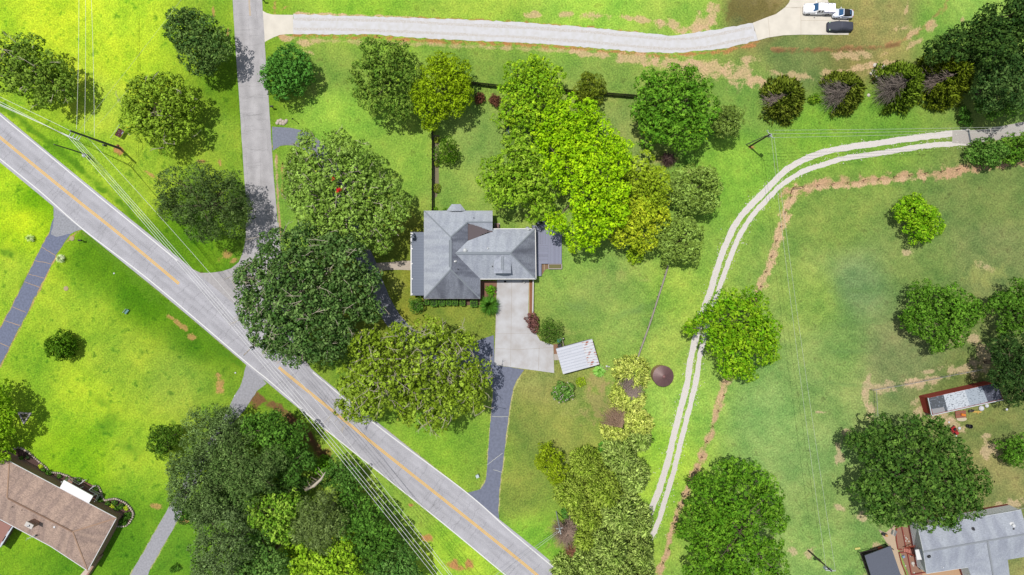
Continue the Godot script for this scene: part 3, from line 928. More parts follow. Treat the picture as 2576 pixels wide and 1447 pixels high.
	var w2 := MB.new()
	ribbon(w2, smooth_line(V([787, 937, 817, 962, 955, 1076, 1174, 1240, 1287, 1340, 1416, 1447, 1520, 1533]), 10), 1.3, 1.3, 0.033, 0.15)
	struct("edge_line_north_second", w2, white)
	var w3 := MB.new()
	ribbon(w3, smooth_line(V([-120, 302, 0, 400, 103, 484, 210, 578, 377, 706, 594, 890, 644, 932, 684, 964, 811, 1074, 961, 1194, 1111, 1314, 1261, 1438, 1400, 1552]), 10), 1.3, 1.3, 0.033, 0.15)
	struct("edge_line_south", w3, white)
	for s in [-1.9, 1.9]:
		var y1 := MB.new()
		ribbon(y1, shifted(V([-260, 130, -120, 247, 0, 346, 170, 485, 300, 589, 450, 714]), s), 1.15, 1.15, 0.033, 0.1)
		struct("yellow_line", y1, yellow)
		var y2 := MB.new()
		ribbon(y2, shifted(V([701, 924, 747, 962, 961, 1134, 1121, 1261, 1287, 1394, 1351, 1447, 1500, 1572]), s), 1.15, 1.15, 0.033, 0.1)
		struct("yellow_line", y2, yellow)
	for s in [-1.2, 1.2]:
		var y3 := MB.new()
		ribbon(y3, V([626 + s, -60, 627 + s, 12, 629 + s, 40]), 0.5, 0.5, 0.029)
		struct("faded_centre_line", y3, plain(base(226, 190, 130), 0.8))
	# concrete by the house
	var pad := MB.new()
	sheet_on(pad, V([1249.7, 704, 1330, 704, 1328.5, 786, 1338, 812, 1350, 843, 1358, 857, 1391.5, 868.5, 1393.5, 938.5, 1243, 917.8, 1246.8, 797.6]), 0.06, 0.06)
	struct("concrete_pad", pad, grain(base(202, 197, 196), base(211, 209, 211), base(220, 220, 224), 16.0, 0.01, 35, 0.85))
	var pj := MB.new()
	for q in [[1246, 840, 1345, 838], [1244, 876, 1300, 880], [1287, 706, 1284, 922], [1300, 880, 1392, 874], [1356, 870, 1354, 930], [1250, 706, 1246, 850]]:
		ribbon(pj, V([q[0], q[1], q[2], q[3]]), 0.35, 0.35, 0.064, 0.1)
	struct("pad_joint_lines", pj, plain(base(186, 176, 166), 0.95))
	sheet("pad_step", V([1393, 891, 1404, 890, 1407, 906, 1393.4, 906]), 0.05, grained(204, 196, 190, 0.06, 5.0, 0.03, 36), 0.05)
	sheet("front_walk", V([945, 662, 962, 661, 990, 659, 1012, 656.5, 1034, 656, 1034, 680, 1012, 679, 985, 679, 965, 680, 952, 684]), 0.03, grained(206, 192, 176, 0.1, 5.0, 0.03, 37), 0.03)

func shifted(p: PackedVector2Array, by: float) -> PackedVector2Array:
	var l := smooth_line(p, 10)
	var out := PackedVector2Array()
	for i in l.size():
		var d := (l[mini(i + 1, l.size() - 1)] - l[maxi(i - 1, 0)]).normalized()
		out.append(l[i] + Vector2(-d.y, d.x) * by)
	return out

# ------------------------------------------------------------------ buildings
# courses of shingles: u along the course, v up the slope, the picture spans 4 m
func shingle_mat(r: float, g: float, b: float, spread: float, sd: int, stain := 0.86, most := 1.0) -> StandardMaterial3D:
	var n := 256
	var data := PackedByteArray()
	data.resize(n * n * 3)
	var c := base(r, g, b)
	var rr := RandomNumberGenerator.new()
	rr.seed = sd
	var f := noise(0.4, sd, 2).get_seamless_image(n, n).get_data()
	var tab := {}
	for j in n:
		var row := j / 9
		for i in n:
			var t := (i + row * 13) / 17
			var key := row * 64 + t % 15
			if not tab.has(key): tab[key] = rr.randf_range(-spread, spread)
			var s: float = 1.0 + tab[key] + (f[j * n + i] - 128) * 0.0016
			if j % 9 == 0: s *= 0.82
			var k := (j * n + i) * 3
			data[k] = clampi(int(c.r * 255.0 * s), 0, 255)
			data[k + 1] = clampi(int(c.g * 255.0 * s), 0, 255)
			data[k + 2] = clampi(int(c.b * 255.0 * s), 0, 255)
	var m := StandardMaterial3D.new()
	m.albedo_texture = ImageTexture.create_from_image(Image.create_from_data(n, n, false, Image.FORMAT_RGB8, data))
	m.uv1_scale = Vector3(0.25, 0.25, 0.25)
	m.roughness = 0.9
	# weathering over the courses
	var t2 := NoiseTexture2D.new()
	t2.width = 256; t2.height = 256; t2.seamless = true
	t2.noise = noise(0.012, sd + 5, 5)
	var gr := Gradient.new()
	gr.offsets = PackedFloat32Array([0.15, 0.7])
	gr.colors = PackedColorArray([Color(stain, stain, stain + 0.02), Color(most, most, most)])
	t2.color_ramp = gr
	m.detail_enabled = true
	m.detail_albedo = t2
	m.detail_blend_mode = BaseMaterial3D.BLEND_MODE_MUL
	m.detail_uv_layer = BaseMaterial3D.DETAIL_UV_2
	m.uv2_scale = Vector3(0.16, 0.035, 1)
	return m

func walls_on(mb: MB, pts: Array, y0: float, y1: float) -> void:
	var area := 0.0
	for i in pts.size():
		var a: Vector3 = pts[i]
		var b: Vector3 = pts[(i + 1) % pts.size()]
		area += a.x * b.z - b.x * a.z
	for i in pts.size():
		var a: Vector3 = pts[i]
		var b: Vector3 = pts[(i + 1) % pts.size()]
		if area < 0.0:
			var s := a; a = b; b = s
		mb.quad(Vector3(b.x, y0, b.z), Vector3(a.x, y0, a.z), Vector3(a.x, y1, a.z), Vector3(b.x, y1, b.z))

func inset(pts: Array, by: float) -> Array:
	var p := PackedVector2Array()
	for q in pts: p.append(Vector2(q.x, q.z))
	var r := Geometry2D.offset_polygon(p, -by, Geometry2D.JOIN_MITER)
	var out := []
	if r.size():
		for q in r[0]: out.append(Vector3(q.x, 0, q.y))
	return out

func A(x: float, y: float, d := 0.0) -> Vector3:
	return P(1022.6 + x * 0.19694, 502.9 + y * 0.19694, 3.0 + d * 0.0100)

func vent_pipe(parent: Node3D, at_: Vector3, r: float, h: float, m: Material, called := "vent_pipe") -> void:
	var mb := MB.new()
	mb.lathe(at_ - Vector3.UP * 0.3, [Vector2(r, 0), Vector2(r, h + 0.3), Vector2(r * 0.7, h + 0.32), Vector2(0.001, h + 0.3)], 10)
	mb.lathe(at_ - Vector3.UP * 0.12, [Vector2(r * 2.0, 0.0), Vector2(r * 1.05, 0.16)], 10)
	obj(called, mb, m, parent)

func main_house() -> void:
	var o := A(600, 700, -394)
	o.y = 0
	var t := thing("house", "grey shingled hip roofed house with a tin porch roof, in the middle", "house", o)
	var sh := shingle_mat(200, 207, 220, 0.05, 41, 0.9)
	var shaded_stained := shingle_mat(160, 166, 182, 0.07, 44, 0.72, 0.96)      # algae stains, and shade of slopes turned from the sun painted in
	var X := Vector3.RIGHT
	var Z := Vector3.BACK
	var n_slope := 0
	var slopes := [
		[[A(222, 140), A(222, 1262), A(562, 890, 340), A(562, 475, 335)], Z],
		[[A(222, 1262), A(937, 1262), A(562, 890, 340)], X],
		[[A(222, 140), A(562, 475, 335), A(780, 283, 143), A(1095, 283, 143), A(1095, 140)], X],
		[[A(562, 475, 335), A(562, 890, 340), A(937, 1262), A(937, 1008), A(620, 683, 288), A(780, 524, 143), A(780, 283, 143)], Z],
		[[A(780, 283, 143), A(1095, 283, 143), A(1095, 405, 24), A(780, 300, 126)], X],
		[[A(620, 683, 288), A(1325, 683, 290), A(1640, 372), A(1095, 372), A(1095, 405, 24), A(780, 524, 143)], X],
		[[A(620, 683, 288), A(1325, 683, 290), A(1650, 1008), A(937, 1008)], X],
		[[A(1325, 683, 290), A(1640, 372), A(1650, 1008)], Z],
	]
	var roof: MeshInstance3D
	for q in slopes:
		var mb := MB.new()
		mb.face(q[0], q[1])
		var s := obj("roof", mb, shaded_stained if n_slope in [1, 3, 7] else sh, t)
		n_slope += 1
		if roof == null: roof = s
	# bare underlay where shingles are missing, with its stepped edges
	var un := MB.new()
	var lift := Vector3.UP * 0.05
	var stairs := [Vector2(776, 308), Vector2(828, 312), Vector2(868, 326), Vector2(906, 334), Vector2(938, 346), Vector2(962, 362), Vector2(998, 375), Vector2(1028, 390), Vector2(1097, 406)]
	var lower := [Vector2(776, 522), Vector2(845, 516), Vector2(890, 496), Vector2(940, 482), Vector2(985, 462), Vector2(1015, 446), Vector2(1055, 432), Vector2(1080, 420), Vector2(1097, 406)]
	for i in 8:
		var a: Vector2 = stairs[i]; var b: Vector2 = stairs[i + 1]
		var c: Vector2 = lower[i]; var d: Vector2 = lower[i + 1]
		var h0 := lerpf(128, 26, (a.x - 776) / 321.0); var h1 := lerpf(128, 26, (b.x - 776) / 321.0)
		un.face([A(a.x, a.y + 4, h0) + lift, A(b.x, a.y + 4, h1) + lift, A(b.x, c.y - 6, h1) + lift, A(a.x, c.y - 6, h0) + lift], Z)
	obj("bare_underlay", un, grained(112, 100, 104, 0.14, 3.0, 0.05, 42), t)
	# fascia and gutters
	var fa := MB.new()
	for q in [[222, 140, 222, 1262], [222, 1262, 937, 1262], [937, 1262, 937, 1008], [222, 140, 1095, 140]]:
		fa.bar(A(q[0], q[1]) - Vector3.UP * 0.14, A(q[2], q[3]) - Vector3.UP * 0.14, 0.06, 0.22)
	fa.bar(A(1095, 140) - Vector3.UP * 0.14, A(1095, 283, 143) - Vector3.UP * 0.14, 0.06, 0.22)
	fa.bar(A(1095, 283, 143) - Vector3.UP * 0.14, A(1095, 405, 24) - Vector3.UP * 0.14, 0.06, 0.22)
	obj("fascia", fa, plain(base(214, 214, 214), 0.7), t)
	for q in [[1098, 370, 1643, 368], [1643, 368, 1652, 1010], [1652, 1011, 940, 1013]]:
		var gu := MB.new()
		gu.bar(A(q[0], q[1]) - Vector3.UP * 0.04, A(q[2], q[3]) - Vector3.UP * 0.04, 0.13, 0.13)
		obj("gutter", gu, plain(base(250, 248, 244), 0.5), t)
	# walls
	var foot := inset([A(222, 140), A(222, 1262), A(937, 1262), A(937, 1008), A(1650, 1008), A(1640, 372), A(1095, 372), A(1095, 140)], 0.4)
	var wl := MB.new()
	walls_on(wl, foot, 0.0, 3.1)
	obj("wall", wl, plain(base(214, 206, 196), 0.85), t)
	var gable := MB.new()
	gable.fan([A(1088, 150), A(1088, 283, 138), A(1088, 400, 10)])
	obj("gable", gable, plain(base(206, 202, 196), 0.85), t)
	# bay to the north
	var bay := MB.new()
	bay.face([A(575, 56, 6), A(688, 55, 6), A(690, 142, 66), A(574, 142, 66)], X)
	obj("bay_roof", bay, sh, t)
	for q in [[[A(510, 138, 0), A(575, 56, 6), A(574, 142, 66)]], [[A(688, 55, 6), A(752, 138, 0), A(690, 142, 66)]]]:
		var b2 := MB.new()
		b2.face(q[0], X)
		obj("bay_roof", b2, sh, t)
	var bw := MB.new()
	walls_on(bw, inset([A(510, 138), A(575, 56), A(688, 55), A(752, 138), A(752, 190), A(510, 190)], 0.3), 0.0, 2.95)
	obj("bay_wall", bw, plain(base(214, 206, 196), 0.85), t)
	# dormer over the drive
	var dl := MB.new()
	dl.face([A(1222, 692, 276), A(1113, 785, 200), A(1113, 938, 200), A(1222, 938, 276)], Z)
	obj("dormer_roof", dl, sh, t)
	var dr := MB.new()
	dr.face([A(1222, 692, 276), A(1332, 795, 200), A(1332, 938, 200), A(1222, 938, 276)], Z)
	obj("dormer_roof", dr, sh, t)
	var dw := MB.new()
	var pale := plain(base(214, 212, 208), 0.8)
	dw.fan([A(1122, 928, 60), A(1322, 928, 60), A(1322, 928, 198), A(1222, 928, 268), A(1122, 928, 198)])
	dw.quad(A(1122, 790, 180), A(1122, 928, 60), A(1122, 928, 198), A(1122, 790, 198))
	dw.quad(A(1322, 928, 60), A(1322, 800, 180), A(1322, 800, 198), A(1322, 928, 198))
	obj("dormer_wall", dw, pale, t)
	var win := MB.new()
	win.at(A(1222, 932, 150), Vector3(1.0, 0.8, 0.06))
	obj("dormer_window", win, plain(Color(0.1, 0.12, 0.15), 0.15), t)
	# ridge vents and caps
	var cap := grained(150, 158, 168, 0.08, 3.0, 0.05, 43)
	for q in [[545, 515, 545, 855, 325], [571, 515, 571, 855, 330], [640, 670, 1318, 672, 282], [640, 694, 1318, 694, 282], [1212, 722, 1212, 893, 268], [1232, 722, 1232, 893, 268]]:
		var rv := MB.new()
		rv.bar(A(q[0], q[1], q[4]) + Vector3.UP * 0.08, A(q[2], q[3], q[4]) + Vector3.UP * 0.08, 0.16, 0.09)
		obj("ridge_vent", rv, cap, t)
	for q in [[[222, 140, 0], [562, 475, 336]], [[562, 475, 336], [780, 283, 144]], [[222, 1262, 0], [562, 890, 341]], [[937, 1262, 0], [562, 890, 341]], [[1325, 683, 291], [1640, 372, 0]], [[1325, 683, 291], [1650, 1008, 0]], [[620, 683, 289], [1325, 683, 291]], [[780, 283, 144], [1095, 283, 144]], [[562, 475, 338], [562, 890, 341]]]:
		var hc := MB.new()
		hc.bar(A(q[0][0], q[0][1], q[0][2]) + Vector3.UP * 0.02, A(q[1][0], q[1][1], q[1][2]) + Vector3.UP * 0.02, 0.24, 0.05)
		obj("hip_cap", hc, cap, t)
	# things on the roof
	var white := plain(base(250, 250, 250), 0.4)
	var dark := plain(Color(0.14, 0.14, 0.15), 0.6)
	vent_pipe(t, A(618, 788, 289), 0.16, 0.55, white, "flue")
	vent_pipe(t, A(655, 885, 255), 0.08, 0.4, dark)
	vent_pipe(t, A(857, 232, 92), 0.08, 0.35, dark)
	vent_pipe(t, A(1095, 848, 145), 0.08, 0.35, dark)
	vent_pipe(t, A(1037, 622, 235), 0.1, 0.4, white)
	var turb := MB.new()
	turb.lathe(A(745, 647, 255) - Vector3.UP * 0.1, [Vector2(0.25, 0), Vector2(0.27, 0.3), Vector2(0.4, 0.36), Vector2(0.4, 0.48), Vector2(0.22, 0.62), Vector2(0.001, 0.68)], 16)
	obj("roof_vent", turb, plain(base(226, 230, 234), 0.5, 0.2), t)
	var pt := MB.new()
	pt.face([A(312, 1150, 86) + lift, A(322, 1160, 96) + lift, A(350, 1130, 122) + lift, A(340, 1122, 112) + lift], X)
	obj("roof_patch", pt, plain(Color(0.16, 0.17, 0.19), 0.9), t)
	# porch with its ribbed tin roof
	var po := MB.new()
	po.face([A(62, 414, -70), A(62, 1219, -70), A(224, 1219, -8), A(224, 414, -8)], Z)
	var pr := obj("porch_roof", po, plain(base(112, 122, 142), 0.45, 0.3), t)
	var ribs := MB.new()
	for k in 41:
		var y := 418 + k * 20.0
		ribs.bar(A(62, y, -70) + Vector3.UP * 0.03, A(224, y, -8) + Vector3.UP * 0.03, 0.09, 0.06)
	stuff(obj("rib", ribs, plain(base(128, 138, 158), 0.45, 0.3), pr))
	var pg := MB.new()
	pg.bar(A(57, 410, -74), A(57, 1222, -74), 0.16, 0.14)
	obj("gutter", pg, white, t)
	for k in 5:
		var c := MB.new()
		var p := A(72, 430 + k * 193.0, -80)
		c.at(Vector3(p.x, 1.2, p.z), Vector3(0.2, 2.4, 0.2))
		obj("porch_post", c, white, t)
	var fl := MB.new()
	var a := A(62, 414, -394); var b := A(224, 1219, -394)
	fl.at(Vector3((a.x + b.x) * 0.5, 0.1, (a.z + b.z) * 0.5), Vector3(b.x - a.x, 0.2, b.z - a.z))
	obj("porch_floor", fl, plain(base(190, 180, 172), 0.9), t)
	# windows and doors of the walls, as far as a step aside shows them
	for q in [[927, 1060, 0], [927, 1180, 0]]:
		var w := MB.new()
		var p := A(q[0], q[1], 0)
		w.at(Vector3(p.x - 0.34, 1.5, p.z), Vector3(0.06, 1.2, 0.9))
		obj("window", w, plain(Color(0.12, 0.14, 0.17), 0.15), t)
	for k in 2:
		var gd := MB.new()
		var p := A(1240 + k * 210.0, 1008)
		gd.at(Vector3(p.x, 1.1, p.z - 0.36), Vector3(2.6, 2.2, 0.06))
		obj("garage_door", gd, white, t)
	# satellite dish on the north gutter
	var di := thing("satellite_dish", "white satellite dish on the north gutter of the grey hip roof", "satellite dish", A(1548, 372))
	var ds := MB.new()
	var n := Vector3(-0.35, 0.6, 0.7).normalized()
	var x := n.cross(Vector3.UP).normalized()
	var dd := Basis(x, n, x.cross(n))
	var bowl := MB.new()
	bowl.lathe(Vector3.ZERO, [Vector2(0.001, 0.0), Vector2(0.2, 0.03), Vector2(0.42, 0.13), Vector2(0.43, 0.15)], 14)
	var tr := Transform3D(dd, A(1548, 362) + Vector3.UP * 0.6)
	bowl.v = tr * bowl.v; bowl.n = Transform3D(dd, Vector3.ZERO) * bowl.n
	obj("dish", bowl, plain(base(240, 242, 244), 0.5), di)
	var feed := MB.new()
	ds.tube([A(1548, 374), A(1548, 362) + Vector3.UP * 0.6], [0.035, 0.03], 6)
	feed.tube([tr * Vector3(0, 0.02, 0.4), tr * Vector3(0, 0.5, 0.1)], [0.02, 0.02], 5)
	obj("mast", ds, plain(base(210, 214, 216), 0.5), di)
	obj("feed_arm", feed, plain(base(210, 214, 216), 0.5), di)

func G(x: float, y: float, h := 0.0) -> Vector3:      # places by the house at a height in metres
	return P(1022.6 + x * 0.19694, 502.9 + y * 0.19694, h)

func yard() -> void:
	# deck
	var o := G(1800, 600)
	var t := thing("deck", "blue grey timber deck at the right end of the house", "deck", o)
	var fr := MB.new()
	for q in [[1648, 330, 1800, 570], [1648, 570, 1800, 818], [1800, 330, 1976, 818], [1655, 818, 1720, 974], [1664, 278, 1800, 330], [1600, 330, 1648, 362]]:
		var a := G(q[0], q[1]); var b := G(q[2], q[3])
		fr.at(Vector3((a.x + b.x) * 0.5, 0.3, (a.z + b.z) * 0.5), Vector3(b.x - a.x, 0.46, b.z - a.z))
	obj("frame", fr, plain(base(92, 90, 104), 0.9), t)
	for q in [[1648, 330, 1800, 570, 0], [1648, 570, 1800, 818, 1], [1800, 330, 1976, 818, 0], [1655, 818, 1720, 974, 0], [1664, 278, 1800, 330, 1], [1600, 330, 1648, 362, 1]]:
		var a := G(q[0], q[1]); var b := G(q[2], q[3])
		var mb := MB.new()
		var long: float = (b.z - a.z) if q[4] else (b.x - a.x)
		var n := int(long / 0.155)
		for k in n:
			var f := (k + 0.5) / n
			var tone := rng.randf_range(0.9, 1.1)
			var c := lin(164, 168, 192)
			mb.col = Color(c.r, c.g, c.b) * (tone / LIGHT)
			if q[4]: mb.at(Vector3((a.x + b.x) * 0.5, 0.56 + rng.randf() * 0.006, lerpf(a.z, b.z, f)), Vector3(b.x - a.x, 0.04, 0.135))
			else: mb.at(Vector3(lerpf(a.x, b.x, f), 0.56 + rng.randf() * 0.006, (a.z + b.z) * 0.5), Vector3(0.135, 0.04, b.z - a.z))
		stuff(obj("deck_boards", mb, vmat(0.85), t))
	# planter box and border at the deck
	var pl := thing("planter_box", "empty timber planter frame at the lower right corner of the deck", "planter", G(1895, 852))
	for q in [[1812, 822, 1978, 822], [1978, 822, 1978, 882], [1978, 882, 1812, 882], [1812, 882, 1812, 822]]:
		var mb := MB.new()
		mb.bar(G(q[0], q[1]) + Vector3.UP * 0.3, G(q[2], q[3]) + Vector3.UP * 0.3, 0.16, 0.3)
		obj("board", mb, plain(base(196, 184, 180), 0.9), pl)
	var so := MB.new()
	so.at(G(1895, 852) + Vector3.UP * 0.12, Vector3(2.3, 0.2, 0.75))
	obj("soil", so, grained(128, 124, 76, 0.2, 2.0, 0.05, 44), pl)
	var ed := MB.new()
	ed.bar(G(1757, 820) + Vector3.UP * 0.05, G(1756, 900) + Vector3.UP * 0.05, 0.1, 0.1)
	solo("border_board", ed, plain(base(208, 190, 160), 0.9), "short pale border board standing beside the deck's lower step", "board")
	sheet("mulch_by_deck", V([1361.5, 664, 1379, 664, 1379, 676, 1370, 680, 1362, 694]), 0.012, grained(150, 120, 92, 0.25, 2.0, 0.05, 45))
	# grill and bench on the deck
	var gr := thing("grill", "dark round kettle grill at the top corner of the deck", "grill", G(1712, 305, 0.58))
	var k := MB.new()
	var gp := G(1712, 305) + Vector3.UP * 0.58
	k.lathe(gp + Vector3.UP * 0.5, [Vector2(0.05, 0), Vector2(0.28, 0.08), Vector2(0.36, 0.25), Vector2(0.3, 0.42), Vector2(0.05, 0.52), Vector2(0.001, 0.52)], 14)
	obj("kettle", k, plain(Color(0.09, 0.09, 0.1), 0.35), gr)
	for q in 3:
		var lg := MB.new()
		var a := TAU * q / 3.0
		lg.tube([gp + Vector3(cos(a) * 0.3, 0, sin(a) * 0.3), gp + Vector3(cos(a) * 0.16, 0.6, sin(a) * 0.16)], [0.025, 0.025], 5)
		obj("leg", lg, plain(Color(0.12, 0.12, 0.13), 0.5), gr)
	var dc := thing("deck_chair", "dark folded chair leaning at the corner of the deck beside the grill", "chair", G(1680, 330, 0.58))
	var cm := MB.new()
	var cp := G(1680, 332) + Vector3.UP * 0.58
	cm.bar(cp + Vector3(-0.25, 0.42, -0.1), cp + Vector3(0.2, 0.42, 0.25), 0.42, 0.05)
	obj("seat", cm, plain(Color(0.14, 0.15, 0.18), 0.7), dc)
	var cb := MB.new()
	cb.bar(cp + Vector3(-0.3, 0.45, -0.15), cp + Vector3(-0.5, 0.95, -0.3), 0.42, 0.05)
	obj("backrest", cb, plain(Color(0.14, 0.15, 0.18), 0.7), dc)
	for q in [[-0.3, -0.25], [0.05, -0.1], [-0.15, 0.1], [0.2, 0.3]]:
		var l := MB.new()
		l.tube([cp + Vector3(q[0], 0, q[1]), cp + Vector3(q[0], 0.42, q[1])], [0.02, 0.02], 5)
		obj("leg", l, plain(Color(0.14, 0.15, 0.18), 0.7), dc)
	# air conditioner behind the house
	var ac := thing("air_conditioner", "rusty air conditioner on a pale slab behind the house", "air conditioner", G(1155, 335))
	var ap := G(1155, 335)
	var a1 := MB.new(); a1.at(ap + Vector3.UP * 0.05, Vector3(1.1, 0.1, 1.1)); obj("slab", a1, plain(base(216, 206, 204), 0.9), ac)
	var a2 := MB.new(); a2.at(ap + Vector3.UP * 0.5, Vector3(0.8, 0.8, 0.8)); obj("case", a2, plain(base(150, 120, 112), 0.8), ac)
	var a3 := MB.new()
	for q in 4: a3.lathe(ap + Vector3.UP * 0.9, [Vector2(0.08 + q * 0.09, 0), Vector2(0.08 + q * 0.09, 0.03), Vector2(0.1 + q * 0.09, 0.03), Vector2(0.1 + q * 0.09, 0)], 14)
	obj("fan_grille", a3, plain(base(120, 74, 60), 0.6, 0.3), ac)
	# beds
	sheet("mulch_bed_front", V([1208, 707, 1249, 707, 1249, 735, 1243, 748, 1225, 755, 1208, 750]), 0.012, grained(150, 108, 88, 0.3, 1.6, 0.06, 46))
	sheet("mulch_bed_hedge", V([1065, 752, 1207, 752, 1207, 768, 1065, 768]), 0.010, grained(120, 90, 76, 0.25, 2.0, 0.05, 47))
	sheet("mulch_strip", V([1331, 706, 1339, 706, 1339, 790, 1334, 800, 1330, 786]), 0.064, grained(156, 106, 72, 0.3, 1.5, 0.06, 48))
	sheet("mulch_by_shed", V([1391.5, 866, 1404, 866, 1413, 872, 1405, 893, 1393, 893]), 0.010, grained(160, 118, 92, 0.28, 1.6, 0.06, 49))
	var tb := MB.new()
	tb.bar(G(1566, 1045) + Vector3.UP * 0.1, G(1564, 1445) + Vector3.UP * 0.1, 0.1, 0.14)
	solo("timber_edge", tb, plain(base(222, 186, 148), 0.9), "pale timber edging along the right side of the concrete pad", "edging")
	var rw := MB.new()
	rw.bar(G(1614, 1020) + Vector3.UP * 0.45, G(1608, 1446) + Vector3.UP * 0.45, 0.24, 0.9)
	solo("retaining_wall", rw, plain(base(226, 222, 220), 0.85), "low pale retaining wall between the concrete pad and the lawn", "wall")
	var st := MB.new()
	var sp := G(1500, 1045)
	st.lathe(sp, [Vector2(0.18, 0), Vector2(0.2, 0.45), Vector2(0.26, 0.5), Vector2(0.22, 0.5), Vector2(0.001, 0.42)], 12)
	solo("flower_pot", st, plain(base(190, 190, 186), 0.7), "grey flower pot by the garage at the top right of the concrete pad", "flower pot")
	var dm := MB.new()
	dm.at(G(1258, 1046) + Vector3.UP * 0.075, Vector3(0.45, 0.03, 0.4))
	solo("door_mat", dm, plain(Color(0.08, 0.08, 0.09), 0.95), "black mat at the garage end of the concrete pad", "mat")
	# wood shed with tin roof
	tin_shed()
	round_hut()

func S(x: float, y: float, h := 0.0) -> Vector3:
	return P(1232.0 + x * 0.19697, 687.3 + y * 0.19697, h)

func tin_shed() -> void:
	var t := thing("shed", "small shed with a white tin roof that rusts at its right end", "shed", S(1120, 1065))
	var h0 := 2.5
	var c := [S(845, 968, 2.9), S(1305, 843, 2.9), S(1398, 1165, h0), S(935, 1288, h0)]
	var u: Vector3 = (c[1] - c[0])
	var e := u.normalized()
	# three lapped rows of sheets, each sheet a part
	for row in [[0.0, 0.385, 0.0], [0.37, 0.72, 0.03], [0.705, 1.0, 0.06]]:
		for k in 9:
			var f0 := k / 9.0; var f1 := (k + 1) / 9.0
			var g := func(s: float, f: float) -> Vector3: return (c[0] as Vector3).lerp(c[1], s).lerp((c[3] as Vector3).lerp(c[2], s), f) + Vector3.UP * float(row[2])
			var mb := MB.new()
			var q := [g.call(row[0], f0), g.call(row[1], f0), g.call(row[1], f1), g.call(row[0], f1)]
			mb.face(q, e)
			var rusty: bool = row[0] > 0.6
			var leaf := obj("rusty_sheet" if rusty else "roof_sheet", mb, rust_mat() if rusty else plain(base(232, 235, 246, rng.randf_range(0.94, 1.04)), 0.4, 0.1), t)
			var seam := MB.new()
			seam.bar(q[0] + Vector3.UP * 0.03, q[1] + Vector3.UP * 0.03, 0.1, 0.06)
			obj("seam", seam, plain(base(196, 202, 216), 0.5, 0.1), leaf)
	var wl := MB.new()
	walls_on(wl, inset([c[0], c[1], c[2], c[3]], 0.15), 0.0, 2.42)
	obj("wall", wl, plain(base(176, 168, 162), 0.9), t)
	var lip := MB.new()
	lip.bar(c[0] - Vector3.UP * 0.06, c[3] - Vector3.UP * 0.06, 0.06, 0.12)
	lip.bar(c[3] - Vector3.UP * 0.06, c[2] - Vector3.UP * 0.06, 0.06, 0.12)
	obj("fascia", lip, plain(base(230, 230, 232), 0.7), t)
	var gate := thing("gate_rail", "weathered timber rail from the shed to the pale hedge", "rail", S(1440, 1200))
	var gb := MB.new()
	gb.bar(S(1392, 1176) + Vector3.UP * 0.9, S(1494, 1226) + Vector3.UP * 0.9, 0.1, 0.14)
	obj("rail", gb, plain(base(170, 150, 128), 0.95), gate)
	for q in [[1396, 1178], [1492, 1225]]:
		var p := MB.new()
		p.at(S(q[0], q[1]) + Vector3.UP * 0.5, Vector3(0.12, 1.0, 0.12))
		obj("post", p, plain(base(160, 142, 120), 0.95), gate)
	for q in [[1490, 1188, 0.22, "white round float on the ground behind the tin roofed shed, the larger one"], [1520, 1194, 0.14, "white round float on the ground behind the tin roofed shed, the smaller one"]]:
		var mb := MB.new()
		var r: float = q[2]
		mb.lathe(S(q[0], q[1]), [Vector2(r * 0.4, 0), Vector2(r * 0.9, r * 0.5), Vector2(r, r), Vector2(r * 0.7, r * 1.7), Vector2(0.001, r * 2.0)], 12)
		solo("float", mb, plain(base(244, 244, 244), 0.5), q[3], "float", "white floats behind the shed")
	# bins
	var bins := [[885, 915, Color(0.05, 0.06, 0.08), "black wheeled bin between green bush and tin roofed shed"], [880, 856, Color(0.05, 0.42, 0.38), "teal wheeled bin under the edge of the green bush"]]
	for q in bins:
		var p := S(q[0], q[1])
		var bt := thing("wheeled_bin", q[3], "bin", p)
		var m := plain(q[2], 0.5)
		var b1 := MB.new(); b1.at(p + Vector3.UP * 0.5, Vector3(0.62, 0.9, 0.62)); obj("body", b1, m, bt)
		var b2 := MB.new(); b2.box(Transform3D(Basis(Vector3.RIGHT, 0.08), p + Vector3.UP * 0.98), Vector3(0.7, 0.06, 0.72)); obj("lid", b2, m, bt)
		for s in [-1, 1]:
			var b3 := MB.new(); b3.tube([p + Vector3(s * 0.3, 0.12, 0.3), p + Vector3(s * 0.36, 0.12, 0.3)], [0.12, 0.12], 10); obj("wheel", b3, plain(Color(0.03, 0.03, 0.03), 0.7), bt)
	var fp := thing("fence_panel", "short timber fence panel behind the bins", "fence", S(930, 880))
	for q in [[916, 835, 940, 940]]:
		var b := MB.new(); b.bar(S(q[0], q[1]) + Vector3.UP * 0.7, S(q[2], q[3]) + Vector3.UP * 0.7, 0.08, 1.4); obj("panel", b, plain(base(196, 184, 172), 0.9), fp)
	for q in [[914, 828], [930, 828]]:
		var b := MB.new(); b.at(S(q[0], q[1]) + Vector3.UP * 0.8, Vector3(0.16, 1.6, 0.16)); obj("post", b, plain(base(226, 222, 216), 0.8), fp)

func rust_mat() -> StandardMaterial3D:
	if not mats.has("rust"):
		var t := NoiseTexture2D.new()
		t.width = 512; t.height = 512; t.seamless = true
		t.noise = noise(0.008, 77, 4)
		var g := Gradient.new()
		g.interpolation_mode = Gradient.GRADIENT_INTERPOLATE_LINEAR
		g.offsets = PackedFloat32Array([0.0, 0.3, 0.35, 1.0])
		g.colors = PackedColorArray([base(176, 96, 74), base(190, 118, 96), base(232, 234, 240), base(238, 240, 246)])
		t.color_ramp = g
		var m := StandardMaterial3D.new()
		m.albedo_texture = t
		m.uv1_scale = Vector3(0.16, 0.5, 1)
		m.roughness = 0.6
		mats["rust"] = m
	return mats["rust"]

